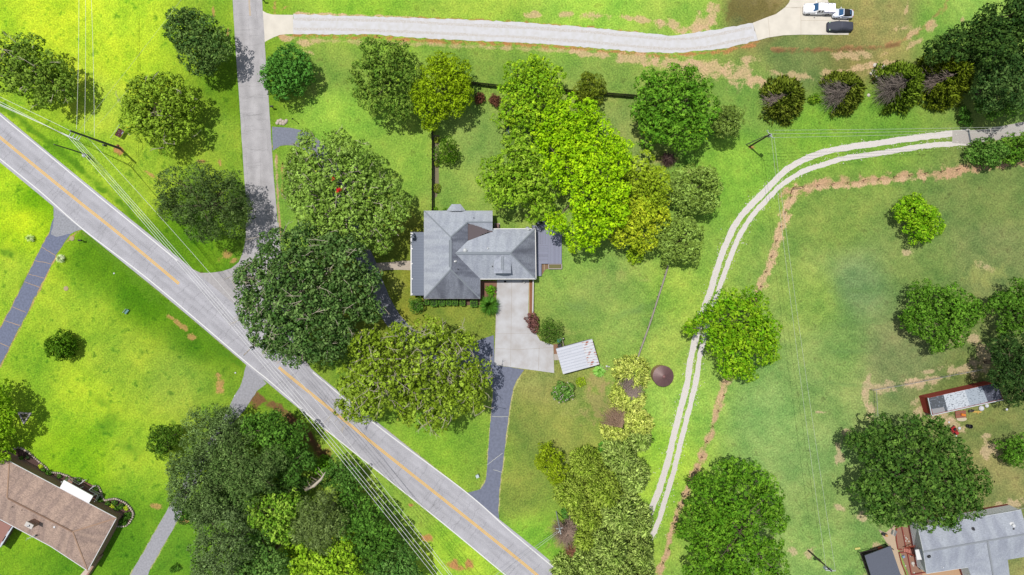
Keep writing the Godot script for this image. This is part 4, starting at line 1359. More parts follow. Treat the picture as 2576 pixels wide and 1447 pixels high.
func round_hut() -> void:
	var h := 2.5
	var c := P(1668, 946.6, h)
	var t := thing("round_hut", "small round hut with a brown conical metal roof left of the track", "hut", Vector3(c.x, 0, c.z))
	var r := 26.5 * UNIT * (ALT - h) / ALT
	var w := MB.new()
	w.lathe(Vector3(c.x, 0, c.z), [Vector2(r * 0.94, 0), Vector2(r * 0.94, h)], 28)
	obj("wall", w, grained(206, 168, 128, 0.16, 2.0, 0.05, 51), t)
	for k in 28:
		var mb := MB.new()
		var a := TAU * k / 28.0; var b := TAU * (k + 1) / 28.0
		var tip := Vector3(c.x, h + 0.75, c.z)
		var p := Vector3(c.x + r * cos(a), h, c.z + r * sin(a)); var q := Vector3(c.x + r * cos(b), h, c.z + r * sin(b))
		var i := tip.lerp(p, 0.1); var j := tip.lerp(q, 0.1)
		mb.quad(i, j, q, p)
		mb.bar(i + Vector3.UP * 0.01, p + Vector3.UP * 0.01, 0.035, 0.03)
		obj("roof_panel", mb, plain(base(124, 92, 92, rng.randf_range(0.9, 1.1)), 0.5, 0.2), t)
	var cap := MB.new()
	cap.lathe(Vector3(c.x, h + 0.62, c.z), [Vector2(0.34, 0), Vector2(0.3, 0.12), Vector2(0.12, 0.22), Vector2(0.001, 0.26)], 14)
	obj("cap", cap, plain(base(150, 104, 104), 0.5, 0.2), t)

func B(x: float, y: float, h := 0.0) -> Vector3:
	return P(x * 0.22934, 1114.8 + y * 0.22934, h)

func brown_house() -> void:
	var e := 2.9; var rg := 5.0
	var t := thing("house", "brown shingled brick house with a white porch roof, lower left corner", "house", B(500, 900))
	var sh := shingle_mat(198, 170, 154, 0.1, 61)
	var across := (B(1275, 822, e) - B(100, 200, e)).normalized()
	var along := (B(985, 1355, e) - B(1275, 822, e)).normalized()
	for q in [
		[[B(100, 200, e), B(1275, 822, e), B(795, 972, rg), B(75, 600, rg)], across],
		[[B(1275, 822, e), B(960, 1400, e), B(795, 972, rg)], along],
		[[B(795, 972, rg), B(960, 1400, e), B(550, 1130, e), B(0, 838, e), B(-160, 752, e), B(75, 600, rg)], across],
		[[B(75, 600, rg), B(-160, 752, e), B(-420, 610, e), B(-300, 400, rg - 0.2)], across],
		[[B(100, 200, e), B(75, 600, rg), B(-300, 400, rg - 0.2), B(-420, 200, e), B(-330, -30, e)], across],
	]:
		var mb := MB.new()
		mb.face(q[0], q[1])
		obj("roof", mb, sh, t)
	var rv := MB.new()
	rv.bar(B(85, 606, rg) + Vector3.UP * 0.04, B(790, 970, rg) + Vector3.UP * 0.04, 0.26, 0.08)
	obj("ridge_cap", rv, grained(150, 118, 98, 0.12, 2.0, 0.05, 62), t)
	for q in [[[795, 972, rg], [1275, 822, e]], [[795, 972, rg], [960, 1400, e]], [[75, 600, rg], [100, 200, e]]]:
		var hc := MB.new()
		hc.bar(B(q[0][0], q[0][1], q[0][2]) + Vector3.UP * 0.02, B(q[1][0], q[1][1], q[1][2]) + Vector3.UP * 0.02, 0.24, 0.05)
		obj("hip_cap", hc, grained(186, 152, 128, 0.12, 2.0, 0.05, 62), t)
	var white := plain(base(244, 244, 248), 0.5)
	for q in [[100, 200, 1275, 822], [1275, 822, 960, 1400], [0, 838, 550, 1130], [550, 1130, 960, 1400]]:
		var gu := MB.new()
		gu.bar(B(q[0], q[1], e) - Vector3.UP * 0.05, B(q[2], q[3], e) - Vector3.UP * 0.05, 0.13, 0.14)
		obj("gutter", gu, white, t)
	var brick := brick_mat()
	var pts := inset([B(100, 200, e), B(1275, 822, e), B(960, 1400, e), B(550, 1130, e), B(0, 838, e), B(-420, 610, e), B(-330, -30, e)], 0.28)
	for i in pts.size():
		var wl := MB.new()
		var a: Vector3 = pts[i]; var b: Vector3 = pts[(i + 1) % pts.size()]
		wl.bar(Vector3(a.x, 1.4, a.z), Vector3(b.x, 1.4, b.z), 0.2, 2.8)
		obj("wall", wl, brick, t)
	for q in [[1195, 960], [1110, 1110]]:
		var w := MB.new()
		var p := B(q[0], q[1], 1.6)
		w.box(Transform3D(Basis(Vector3.UP, atan2(along.x, along.z)), p), Vector3(0.5, 1.1, 1.0))
		obj("window", w, plain(Color(0.12, 0.14, 0.17), 0.15), t)
	# chimney
	var ch := MB.new()
	var cb := B(398, 862, 4.4)
	ch.box(Transform3D(Basis(Vector3.UP, atan2(across.x, across.z)), cb + Vector3.UP * 0.7), Vector3(0.75, 2.0, 1.3))
	var chim := obj("chimney", ch, brick, t)
	var cc := MB.new()
	cc.box(Transform3D(Basis(Vector3.UP, atan2(across.x, across.z)), cb + Vector3.UP * 1.75), Vector3(0.9, 0.14, 1.5))
	obj("chimney_cap", cc, plain(base(226, 220, 214), 0.85), chim)
	var fl := MB.new()
	fl.lathe(cb + Vector3.UP * 1.8, [Vector2(0.14, 0), Vector2(0.14, 0.25), Vector2(0.2, 0.27), Vector2(0.001, 0.36)], 10)
	obj("flue", fl, plain(base(190, 190, 196), 0.4, 0.5), chim)
	var dk := plain(Color(0.13, 0.1, 0.09), 0.8)
	for q in [[145, 695], [252, 728], [385, 1015], [712, 1042]]: vent_pipe(t, B(q[0], q[1], e + 0.75 if q[1] > 900 else e + 1.5), 0.09, 0.35, dk)
	vent_pipe(t, B(605, 915, 4.45), 0.2, 0.3, plain(base(240, 240, 244), 0.5), "roof_vent")
	# porch with white roof, rails and steps
	var po := MB.new()
	var q0 := [B(655, 492, e + 0.2), B(700, 408, e - 0.1), B(1015, 582, e - 0.1), B(972, 656, e + 0.2)]
	po.face(q0, across)
	for i in 4: po.bar(q0[i] - Vector3.UP * 0.08, q0[(i + 1) % 4] - Vector3.UP * 0.08, 0.08, 0.16)
	obj("porch_roof", po, plain(base(252, 252, 255), 0.5), t)
	var pf := MB.new()
	pf.face([B(700, 470, 0.8), B(765, 375, 0.8), B(1085, 555, 0.8), B(1040, 640, 0.8)], across)
	pf.bar(B(765, 375, 0.6), B(1085, 555, 0.6), 0.1, 0.5)
	obj("porch_floor", pf, plain(base(168, 128, 112), 0.9), t)
	for s in [[[755, 398], [862, 458]], [[975, 518], [1072, 572]], [[1072, 572], [1030, 650]]]:
		var rl := MB.new()
		var a := B(s[0][0], s[0][1], 1.6); var b := B(s[1][0], s[1][1], 1.6)
		rl.bar(a, b, 0.07, 0.08)
		rl.bar(a - Vector3.UP * 0.7, b - Vector3.UP * 0.7, 0.05, 0.06)
		for k in 9:
			var p := a.lerp(b, k / 8.0)
			rl.bar(p, p - Vector3.UP * 0.7, 0.04, 0.04)
		obj("railing", rl, white, t)
	for s in [[[862, 458], [925, 405]], [[965, 520], [1032, 468]]]:
		var rl := MB.new()
		var a := B(s[0][0], s[0][1], 1.6); var b := B(s[1][0], s[1][1], 0.95)
		rl.bar(a, b, 0.07, 0.08)
		rl.bar(a - Vector3.UP * 0.6, b - Vector3.UP * 0.6, 0.05, 0.06)
		for k in 6:
			var p := a.lerp(b, k / 5.0)
			rl.bar(p, p - Vector3.UP * 0.6, 0.04, 0.04)
		obj("stair_railing", rl, white, t)
	for k in 4:
		var s := MB.new()
		var f := k / 4.0
		s.bar(B(866 + 55 * f, 452 - 44 * f, 0.62 - 0.18 * k), B(968 + 55 * f, 512 - 44 * f, 0.62 - 0.18 * k), 0.3, 0.12)
		obj("step", s, plain(base(150, 108, 96), 0.9), t)
	for q in [[702, 412], [1010, 578], [862, 500]]:
		var c := MB.new()
		var p := B(q[0] + 12, q[1] - 4, 1.8)
		c.at(p, Vector3(0.14, 2.1, 0.14))
		obj("porch_post", c, white, t)
	# side wing with a flat maroon roof and white gutter
	var wing := MB.new()
	wing.face([B(-10, 845, 2.6), B(132, 912, 2.6), B(0, 1130, 2.6), B(-40, 1200, 2.6), B(-200, 1100, 2.6), B(-200, 840, 2.6)], across)
	obj("wing_roof", wing, grained(172, 126, 116, 0.12, 3.0, 0.05, 63), t)
	var wg := MB.new()
	wg.bar(B(136, 912, 2.5), B(0, 1136, 2.5), 0.34, 0.2)
	obj("wing_gutter", wg, plain(base(224, 232, 246), 0.5), t)
	var ww := MB.new()
	ww.bar(B(120, 925, 1.2), B(-10, 1140, 1.2), 0.15, 2.4)
	obj("wing_wall", ww, plain(base(120, 96, 84), 0.9), t)
	# brick steps at the far end
	var bs := MB.new()
	bs.bar(B(1110, 1225, 0.5), B(960, 1455, 0.5), 0.3, 1.0)
	solo("brick_parapet", bs, brick, "low brick parapet behind the brown house at the bottom edge", "wall")
	sheet("back_patio", V([225, 1420, 250, 1396, 240, 1420, 218, 1452, 200, 1470, 190, 1460]), 0.03, grained(226, 206, 192, 0.08, 4.0, 0.03, 64))
	var an := thing("television_aerial", "television aerial above the grass behind the brown roof", "aerial", B(330, 1040))
	var am := MB.new()
	var ap := B(345, 1030, 4.2)
	am.tube([Vector3(ap.x, 0, ap.z), ap], [0.03, 0.025], 5)
	obj("mast", am, plain(base(200, 204, 206), 0.5, 0.4), an)
	var ab := MB.new()
	ab.bar(B(290, 1052, 4.2), B(385, 1012, 4.2), 0.05, 0.05)
	for k in 5:
		var p := B(lerpf(292, 380, k / 4.0), lerpf(1052, 1014, k / 4.0), 4.2)
		ab.bar(p - along * 0.35, p + along * 0.35, 0.03, 0.03)
	obj("boom", ab, plain(base(226, 230, 232), 0.5, 0.4), an)
	# bed with its stone border
	sheet("mulch_bed", V([40, 1130, 55, 1127, 74, 1140, 100, 1160, 116, 1174, 128, 1186, 146, 1188, 170, 1195, 183, 1201, 200, 1202, 212, 1210, 236, 1222, 246, 1223, 254, 1236, 257, 1249, 266, 1257, 292, 1254, 316, 1264, 332, 1279, 337, 1293, 330, 1310, 318, 1321, 296, 1322, 290, 1300, 40, 1165]), 0.012, grained(92, 64, 58, 0.2, 2.0, 0.05, 65))
	var stones := thing("stone_border", "winding border of pale stones round the bed of the brown house", "border", B(800, 400))
	for line in [V([38, 1129, 46, 1126, 54, 1127, 64, 1132, 76, 1140, 100, 1161, 117, 1175, 128, 1187, 147, 1189, 170, 1196, 184, 1202, 202, 1203, 211, 1209]), V([236, 1222, 248, 1223, 255, 1236, 258, 1250, 266, 1257, 280, 1254.5, 294, 1254, 317, 1264, 332, 1280, 337, 1294, 330, 1310, 319, 1321, 308, 1323, 296, 1322])]:
		var l := smooth_line(line, 4.6)
		for i in l.size():
			var mb := MB.new()
			var p := P(l[i].x, l[i].y)
			var tall := 0.3 if l[i].x < 262 else 0.42
			mb.box(Transform3D(Basis(Vector3.UP, rng.randf() * TAU), p + Vector3.UP * tall * 0.5), Vector3(rng.randf_range(0.26, 0.36), tall * rng.randf_range(0.85, 1.1), rng.randf_range(0.24, 0.32)))
			obj("stone", mb, plain(base(206, 192, 178, [0.8, 0.95, 1.1][rng.randi() % 3]), 0.9), stones)
	var y1 := leafy(170, 196, 30); var y2 := leafy(206, 220, 80)
	var g1 := leafy(40, 92, 24); var g2 := leafy(78, 132, 46)
	var names := ["yellow shrub in the upper part of the stone bordered bed", "green shrub just below the upper yellow shrub", "largest dark green shrub of the bed, left of the porch", "small round shrub between porch and largest shrub", "shrub tucked against the left end of the porch", "shrub by the left side of the porch steps", "shrub by the right side of the porch steps", "round green shrub right of the porch corner", "small green shrub at the narrow neck of the bed", "green shrub at the top of the rounded bed end", "pale yellow shrub in the middle of the rounded bed end", "dark green shrub just below the pale yellow shrub", "green shrub left of the outermost yellow shrub", "yellow shrub nearest to the rounded stone end", "large dark shrub at the outer end of the bed", "dark shrub at the corner of the brown house", "tiny pale shrub at the top of the bed", "dark shrub by the wall near the top of the bed"]
	var bed := [[450, 252, 24, 1], [476, 288, 26, 0], [525, 342, 40, 0], [650, 360, 22, 0], [736, 385, 18, 0], [865, 402, 24, 0], [1055, 506, 26, 0], [1086, 632, 36, 0], [1180, 662, 24, 0], [1255, 650, 30, 0], [1230, 694, 24, 1], [1265, 724, 34, 0], [1330, 695, 30, 0], [1386, 710, 24, 1], [1390, 798, 44, 0], [1340, 868, 48, 0], [295, 155, 15, 2], [225, 170, 22, 0]]
	for i in bed.size():
		var q: Array = bed[i]
		var p := Vector2(q[0] * 0.22934, 1114.8 + q[1] * 0.22934)
		shrub("shrub", names[i], [[p.x, p.y, q[2] * 0.22934], [p.x + 1, p.y + 1, q[2] * 0.18]], clampf(q[2] * 0.026, 0.4, 1.3), y1 if q[3] == 1 else (leafy(120, 160, 110) if q[3] == 2 else g1), y2 if q[3] == 1 else g2, {"size": 0.2, "group": "shrubs in the stone bordered bed"})

func brick_mat() -> StandardMaterial3D:
	if not mats.has("brick"):
		var n := 128
		var im := Image.create(n, n, false, Image.FORMAT_RGB8)
		var r := RandomNumberGenerator.new()
		r.seed = 9
		for j in n:
			for i in n:
				im.set_pixel(i, j, base(176, 164, 150))
		for row in 16:
			for k in 5:
				var c := base(178 + r.randf_range(-22, 22), 136 + r.randf_range(-14, 14), 112 + r.randf_range(-12, 12))
				var x := k * 32 - (16 if row % 2 else 0)
				im.fill_rect(Rect2i(x + 1, row * 8 + 1, 30, 6), c)
		var m := StandardMaterial3D.new()
		m.albedo_texture = ImageTexture.create_from_image(im)
		m.uv1_triplanar = true
		m.uv1_world_triplanar = true
		m.uv1_scale = Vector3.ONE * 0.85
		m.roughness = 0.9
		mats["brick"] = m
	return mats["brick"]

func K(x: float, y: float, h := 0.0) -> Vector3:
	return P(2162.5 + x * 0.16009, 1240.5 + y * 0.16009, h)

func grey_house() -> void:
	var e := 3.3; var rg := 4.8
	var t := thing("house", "white walled house with a long grey shingle roof, lower right corner", "house", K(1600, 850))
	var sh := shingle_mat(190, 197, 210, 0.05, 71, 0.9)
	var along := (K(2530, 265, e) - K(915, 545, e)).normalized()
	var across := (K(1050, 1265, e) - K(915, 545, e)).normalized()
	for q in [
		[[K(915, 545, e), K(2535, 265, e), K(2640, 640, rg), K(1000, 925, rg)], along],
		[[K(1000, 925, rg), K(2005, 752, rg), K(1700, 1166, e), K(1050, 1265, e)], along],
		[[K(2005, 752, rg), K(2640, 640, rg), K(2700, 985, e), K(2325, 1048, e)], along],
		[[K(2005, 752, rg), K(1700, 1166, e), K(1790, 1420, e), K(2120, 1420, rg)], across],
		[[K(2005, 752, rg), K(2325, 1048, e), K(2370, 1420, e), K(2120, 1420, rg)], across],
	]:
		var mb := MB.new()
		mb.face(q[0], q[1])
		obj("roof", mb, sh, t)
	var white := plain(base(240, 244, 250), 0.6)
	# siding: courses of boards on the two walls that show
	var pts := inset([K(915, 545, e), K(2535, 265, e), K(2700, 985, e), K(2325, 1048, e), K(2370, 1420, e), K(1790, 1420, e), K(1700, 1166, e), K(1050, 1265, e)], 0.1)
	for i in pts.size():
		var a: Vector3 = pts[i]; var b: Vector3 = pts[(i + 1) % pts.size()]
		var wl := MB.new()
		wl.bar(Vector3(a.x, 1.95, a.z), Vector3(b.x, 1.95, b.z), 0.15, 2.7)
		var w := obj("wall", wl, plain(base(226, 232, 240), 0.7), t)
		var bd := MB.new()
		var n: Vector3 = (b - a).normalized().cross(Vector3.UP)
		for k in 14:
			var y := 0.7 + k * 0.185
			for s in [-1.0, 1.0]:
				bd.bar(Vector3(a.x, y, a.z) + n * s * 0.085, Vector3(b.x, y, b.z) + n * s * 0.085, 0.025, 0.15)
		stuff(obj("siding_boards", bd, plain(base(240, 244, 250), 0.6), w))
		var fo := MB.new()
		fo.bar(Vector3(a.x, 0.3, a.z), Vector3(b.x, 0.3, b.z), 0.22, 0.6)
		obj("foundation", fo, plain(base(150, 66, 58), 0.9), t)
	for q in [[[K(935, 560, e - 0.05), K(1010, 925, rg - 0.12), K(1062, 1250, e - 0.05)]]]:
		var g := MB.new()
		g.fan(q[0])
		obj("gable", g, plain(base(226, 232, 240), 0.7), t)
	for q in [[915, 545, 2535, 265], [1050, 1265, 1700, 1166]]:
		var f := MB.new()
		f.bar(K(q[0], q[1], e) - Vector3.UP * 0.07, K(q[2], q[3], e) - Vector3.UP * 0.07, 0.12, 0.14)
		obj("gutter", f, white, t)
	for q in [[[915, 545, e], [1000, 925, rg]], [[1000, 925, rg], [1050, 1265, e]]]:
		var f := MB.new()
		f.bar(K(q[0][0], q[0][1], q[0][2]) - Vector3.UP * 0.08, K(q[1][0], q[1][1], q[1][2]) - Vector3.UP * 0.08, 0.06, 0.16)
		obj("fascia", f, white, t)
	var rc := MB.new()
	rc.bar(K(1000, 925, rg) + Vector3.UP * 0.02, K(2640, 640, rg) + Vector3.UP * 0.02, 0.3, 0.06)
	rc.bar(K(2005, 752, rg) + Vector3.UP * 0.02, K(2120, 1420, rg) + Vector3.UP * 0.02, 0.3, 0.06)
	obj("ridge_cap", rc, grained(156, 162, 170, 0.08, 3.0, 0.05, 72), t)
	var dk := plain(Color(0.13, 0.13, 0.15), 0.6)
	for q in [[1090, 995, 0.2, 4.6], [1785, 570, 0.2, 4.0], [2405, 560, 0.2, 4.2]]:
		vent_pipe(t, K(q[0], q[1], q[3]), q[2], 0.2, dk, "roof_vent")
	vent_pipe(t, K(2400, 505, 4.1), 0.3, 0.35, plain(base(236, 238, 242), 0.5), "roof_vent")
	vent_pipe(t, K(1293, 1162, 3.6), 0.1, 0.35, white)
	# white awning over the entrance
	var aw := MB.new()
	aw.face([K(870, 892, 2.9), K(955, 880, 3.0), K(1012, 920, 3.1), K(1018, 1045, 3.1), K(900, 1050, 2.9)], across)
	aw.bar(K(870, 892, 2.82), K(900, 1050, 2.82), 0.1, 0.14)
	obj("awning", aw, plain(base(252, 252, 255), 0.5), t)
	# bright strip of louvres in the corner of the wing
	for k in 5:
		var l := MB.new()
		l.bar(K(1730 + k * 6, 1172 + k * 27, 2.6), K(1778 + k * 6, 1195 + k * 27, 2.6), 0.1, 0.05)
		obj("louvre", l, white, t)
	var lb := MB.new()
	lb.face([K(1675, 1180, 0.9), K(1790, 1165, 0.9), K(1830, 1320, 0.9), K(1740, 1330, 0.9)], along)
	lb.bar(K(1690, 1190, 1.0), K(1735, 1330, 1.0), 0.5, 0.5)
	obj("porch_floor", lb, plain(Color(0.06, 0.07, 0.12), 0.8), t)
	# red steps
	var st := thing("red_steps", "red painted timber steps up to the white awning", "steps", K(780, 910))
	var red := plain(base(184, 84, 62), 0.85)
	for k in 6:
		var s := MB.new()
		var x := 700 + k * 26.0
		s.bar(K(x, 870 + k * 2, 0.15 + k * 0.15), K(x + 8, 945 + k * 2, 0.15 + k * 0.15), 0.3, 0.06)
		obj("step", s, plain(base(214, 140, 124), 0.9), st)
	for q in [[[700, 862, 0.9], [868, 826, 1.9]], [[720, 945, 0.9], [880, 985, 1.9]], [[748, 872, 0.4], [868, 850, 1.2]], [[748, 950, 0.4], [870, 970, 1.2]]]:
		var r := MB.new()
		r.bar(K(q[0][0], q[0][1], q[0][2]), K(q[1][0], q[1][1], q[1][2]), 0.09, 0.14)
		obj("railing", r, red, st)
	for q in [[740, 862], [800, 850], [868, 828], [760, 950], [820, 965], [878, 985]]:
		var r := MB.new()
		r.at(K(q[0], q[1], 0.8), Vector3(0.09, 1.6, 0.09))
		obj("post", r, red, st)
	# beds, walk, timbers
	sheet("chip_bed", V([2254, 1323, 2294, 1329, 2306, 1360, 2320, 1447, 2330, 1460, 2290, 1460, 2276, 1420, 2262, 1385, 2254, 1360, 2252, 1338]), 0.010, grained(168, 128, 108, 0.3, 1.5, 0.06, 73))
	sheet("chip_bed_south", V([2292, 1400, 2330, 1440, 2410, 1426, 2440, 1427, 2450, 1460, 2290, 1460]), 0.008, grained(206, 168, 132, 0.2, 3.0, 0.05, 74))
	sheet("garden_walk", V([2209, 1332, 2228, 1340, 2258, 1312, 2250, 1330, 2252, 1360, 2258, 1384, 2264, 1405, 2275, 1445, 2262, 1460, 2248, 1400, 2236, 1375, 2225, 1358]), 0.02, grained(214, 190, 162, 0.08, 4.0, 0.03, 75))
	for q in [[[580, 520], [566, 640], [575, 760], [598, 885], [660, 885]], [[655, 520], [690, 690], [720, 850]], [[612, 935], [660, 1120], [730, 1285]], [[612, 935], [690, 928]], [[748, 950], [812, 1285]], [[812, 1282], [1050, 1240]], [[810, 640], [850, 780]]]:
		var mb := MB.new()
		for i in q.size() - 1: mb.bar(K(q[i][0], q[i][1], 0.14), K(q[i + 1][0], q[i + 1][1], 0.14), 0.15, 0.24)
		solo("bed_edging", mb, plain(base(158, 70, 60), 0.9), ["curved red edging between walk and chip bed, upper one", "straight red edging inside the upper chip bed", "red edging along the walk below the steps", "short red edging beside the foot of the steps", "straight red edging inside the lower chip bed", "red edging closing the lower chip bed at the bottom", "red edging against the white wall above the steps"][[580, 655, 612, 613, 748, 812, 810].find(q[0][0] + (1 if q[0][0] == 612 and q[1][0] == 690 else 0))], "edging")
	# dark roofed shelter
	var s := thing("shelter", "open shelter with a dark grey ribbed roof at the bottom right", "shelter", K(360, 1100))
	var rf := MB.new()
	var sp := [K(80, 985, 2.5), K(485, 835, 2.5), K(640, 1288, 2.3), K(700, 1460, 2.3), K(230, 1460, 2.3)]
	rf.face(sp, (K(485, 835, 2.5) - K(80, 985, 2.5)).normalized())
	rf.bar(sp[0] - Vector3.UP * 0.08, sp[1] - Vector3.UP * 0.08, 0.06, 0.16)
	rf.bar(sp[0] - Vector3.UP * 0.08, sp[4] - Vector3.UP * 0.08, 0.06, 0.16)
	var rm := obj("roof", rf, plain(base(112, 118, 134), 0.6, 0.2), s)
	var rb := MB.new()
	for k in 24:
		var f := k / 23.0
		rb.bar(K(lerpf(80, 485, f), lerpf(985, 835, f), 2.53), K(lerpf(230, 700, f), 1460, 2.33), 0.05, 0.05)
	stuff(obj("rib", rb, plain(base(122, 128, 146), 0.6, 0.2), rm))
	for q in [[100, 990], [470, 848], [180, 1250], [620, 1270]]:
		var p := MB.new()
		p.at(K(q[0], q[1], 1.2), Vector3(0.12, 2.4, 0.12))
		obj("post", p, plain(Color(0.12, 0.11, 0.1), 0.9), s)
	var dg := thing("dog_run", "dark wire run with timber rails left of the dark grey shelter", "pen", K(60, 1050))
	for q in [[[0, 935], [440, 840]], [[0, 935], [130, 1285]], [[395, 770], [480, 828]]]:
		var mb := MB.new()
		mb.bar(K(q[0][0], q[0][1], 1.5), K(q[1][0], q[1][1], 1.5), 0.07, 0.07)
		mb.bar(K(q[0][0], q[0][1], 0.4), K(q[1][0], q[1][1], 0.4), 0.05, 0.07)
		obj("rail", mb, plain(Color(0.2, 0.18, 0.16), 0.9), dg)
	for q in [[0, 935], [200, 892], [440, 840], [50, 1070], [95, 1190]]:
		var mb := MB.new()
		mb.at(K(q[0], q[1], 0.8), Vector3(0.09, 1.6, 0.09))
		obj("post", mb, plain(Color(0.2, 0.18, 0.16), 0.9), dg)
	sheet("pen_floor", V([2163, 1391, 2240, 1372, 2262, 1460, 2190, 1460]), 0.006, grained(92, 84, 70, 0.2, 3.0, 0.05, 76))

func R(x: float, y: float, h := 0.0) -> Vector3:
	return P(2296.6 + x * 0.12742, 938.8 + y * 0.12742, h)

func red_shed_yard() -> void:
	var h := 2.9
	var t := thing("long_shed", "long red shed whose patched roof is partly white, partly black", "shed", R(950, 520))
	var c := [R(295, 490, h), R(1640, 190, h), R(1790, 522, h - 0.4), R(370, 835, h - 0.4)]
	var at_ := func(s: float, f: float) -> Vector3: return (c[0] as Vector3).lerp(c[1], s).lerp((c[3] as Vector3).lerp(c[2], s), f)
	var e: Vector3 = ((c[1] as Vector3) - (c[0] as Vector3)).normalized()
	var kinds := [[0.0, 0.225, base(84, 90, 98)], [0.225, 0.535, base(222, 230, 240)], [0.535, 0.785, base(182, 194, 208)], [0.785, 1.0, base(78, 82, 100)]]
	for i in 4:
		var q: Array = kinds[i]
		var col: Color = q[2]
		var mb := MB.new()
		mb.face([at_.call(q[0], 0.0), at_.call(q[1], 0.0), at_.call(q[1], 1.0), at_.call(q[0], 1.0)], e)
		var m := StandardMaterial3D.new()
		var tx := NoiseTexture2D.new()
		tx.width = 256; tx.height = 256; tx.seamless = true
		tx.noise = noise(0.03, 80 + i, 4)
		var g := Gradient.new()
		var wear := Color(0.2, 0.22, 0.26) if i in [1, 2] else Color(0.42, 0.45, 0.5)
		g.offsets = PackedFloat32Array([0.22, 0.26, 0.3, 1.0])
		g.colors = PackedColorArray([wear, wear.lerp(col, 0.5), col, col.lightened(0.04)])
		tx.color_ramp = g
		m.albedo_texture = tx
		m.uv1_scale = Vector3(0.2, 0.55, 1)
		m.roughness = 0.7
		obj("roof_section", mb, m, t)
	var strip := MB.new()
	strip.face([(at_.call(0.01, 0.66) as Vector3) + Vector3.UP * 0.02, (at_.call(0.185, 0.68) as Vector3) + Vector3.UP * 0.02, (at_.call(0.19, 0.95) as Vector3) + Vector3.UP * 0.02, (at_.call(0.01, 0.96) as Vector3) + Vector3.UP * 0.02], e)
	obj("bare_boards", strip, grained(172, 172, 176, 0.25, 1.5, 0.05, 85), t)
	var white := plain(base(226, 238, 246), 0.6)
	for q in [[0, 3], [3, 2]]:
		var f := MB.new()
		f.bar((c[q[0]] as Vector3) - Vector3.UP * 0.06, (c[q[1]] as Vector3) - Vector3.UP * 0.06, 0.14, 0.16)
		obj("fascia", f, white, t)
	var ft := MB.new()
	ft.bar((c[0] as Vector3) - Vector3.UP * 0.07, (c[1] as Vector3) - Vector3.UP * 0.07, 0.07, 0.14)
	obj("fascia", ft, plain(base(170, 60, 50), 0.8), t)
	var pts := inset(c, 0.16)
	var wcol := grained(178, 60, 46, 0.12, 2.0, 0.05, 86)
	for i in pts.size():
		var a: Vector3 = pts[i]; var b: Vector3 = pts[(i + 1) % pts.size()]
		var w := MB.new()
		w.bar(Vector3(a.x, 1.2, a.z), Vector3(b.x, 1.2, b.z), 0.12, 2.4)
		w.bar(Vector3(a.x, 2.5, a.z), Vector3(b.x, 2.5, b.z), 0.06, 0.3)
		obj("wall", w, wcol, t)
	# platform and the litter of the yard
	var pf := thing("platform", "red brown timber platform below the long red shed", "platform", R(940, 815))
	for k in 7:
		var mb := MB.new()
		mb.bar(R(830 + k * 2, 762 + k * 20, 0.25), R(1038 + k * 2, 745 + k * 20, 0.25), 0.2, 0.06)
		obj("plank", mb, plain(base(160 + rng.randf_range(-12, 12), 104, 84), 0.9), pf)
	var ofb := MB.new()
	ofb.box(Transform3D(Basis(Vector3.UP, -0.2), R(990, 824, 0.42)), Vector3(0.85, 0.22, 0.42))
	ofb.box(Transform3D(Basis(Vector3.UP, 0.4), R(965, 815, 0.5)), Vector3(0.3, 0.2, 0.3))
	solo("orange_crate", ofb, plain(base(244, 142, 20), 0.6), "bright orange crate on the red brown platform", "crate")
	var sl := MB.new()
	sl.lathe(R(955, 905), [Vector2(1.0, 0.0), Vector2(1.0, 0.06), Vector2(0.001, 0.06)], 20)
	for i in sl.v.size(): sl.v[i].z = (sl.v[i].z - R(955, 905).z) * 0.45 + R(955, 905).z
	solo("round_step", sl, plain(base(222, 208, 178), 0.9), "pale oval stepping stone at the foot of the platform", "step")
	for q in [[1170, 768, 1345, 772, "long plank lying below the red shed, the upper of two"], [1165, 752, 1340, 762, "long plank lying below the red shed, the paler of two"], [1290, 745, 1275, 808, "short yellow plank lying across the two long planks"]]:
		var mb := MB.new()
		mb.bar(R(q[0], q[1], 0.1), R(q[2], q[3], 0.12), 0.16, 0.1)
		solo("plank", mb, plain(base(226, 184, 92), 0.9), q[4], "plank", "planks below the red shed")
	var jk := thing("scrap_pile", "dark pile of scrap against the lower wall of the red shed", "scrap", R(1150, 745))
	for k in 7:
		var mb := MB.new()
		mb.box(Transform3D(Basis.from_euler(Vector3(rng.randf(), rng.randf() * 3, rng.randf() * 0.4)), R(1105 + rng.randf() * 110, 725 + rng.randf() * 40, 0.25)), Vector3(rng.randf_range(0.2, 0.7), rng.randf_range(0.1, 0.4), rng.randf_range(0.1, 0.4)))
		obj("piece", mb, plain(Color(0.08, 0.08, 0.08).lerp(Color(0.4, 0.36, 0.33), rng.randf() * 0.7), 0.8), jk)
	for q in [[1330, 690, 0.55, "crumpled white sheet by the lower edge of the red shed"], [1443, 640, 0.4, "white bag farthest right under the lower edge of the red shed"], [205, 652, 0.2, "pale stone at the left end of the red shed, upper one"], [228, 715, 0.28, "pale stone at the left end of the red shed, lower one"], [905, 1085, 0.3, "pale bucket right of the red mower"], [675, 1062, 0.25, "white box left of the red mower"], [1840, 715, 0.25, "blue white can on the grass right of the red shed"], [702, 968, 0.2, "white box beside the small ash heap"]]:
		var mb := MB.new()
		var r: float = q[2]
		mb.lathe(R(q[0], q[1]), [Vector2(r * 0.9, 0), Vector2(r, r * 0.5), Vector2(r * 0.6, r * 0.9), Vector2(0.001, r)], 7)
		solo("white_scrap", mb, plain(base(236, 238, 246), 0.7), q[3], "scrap", "pale scraps round the red shed")
	var tub := MB.new()
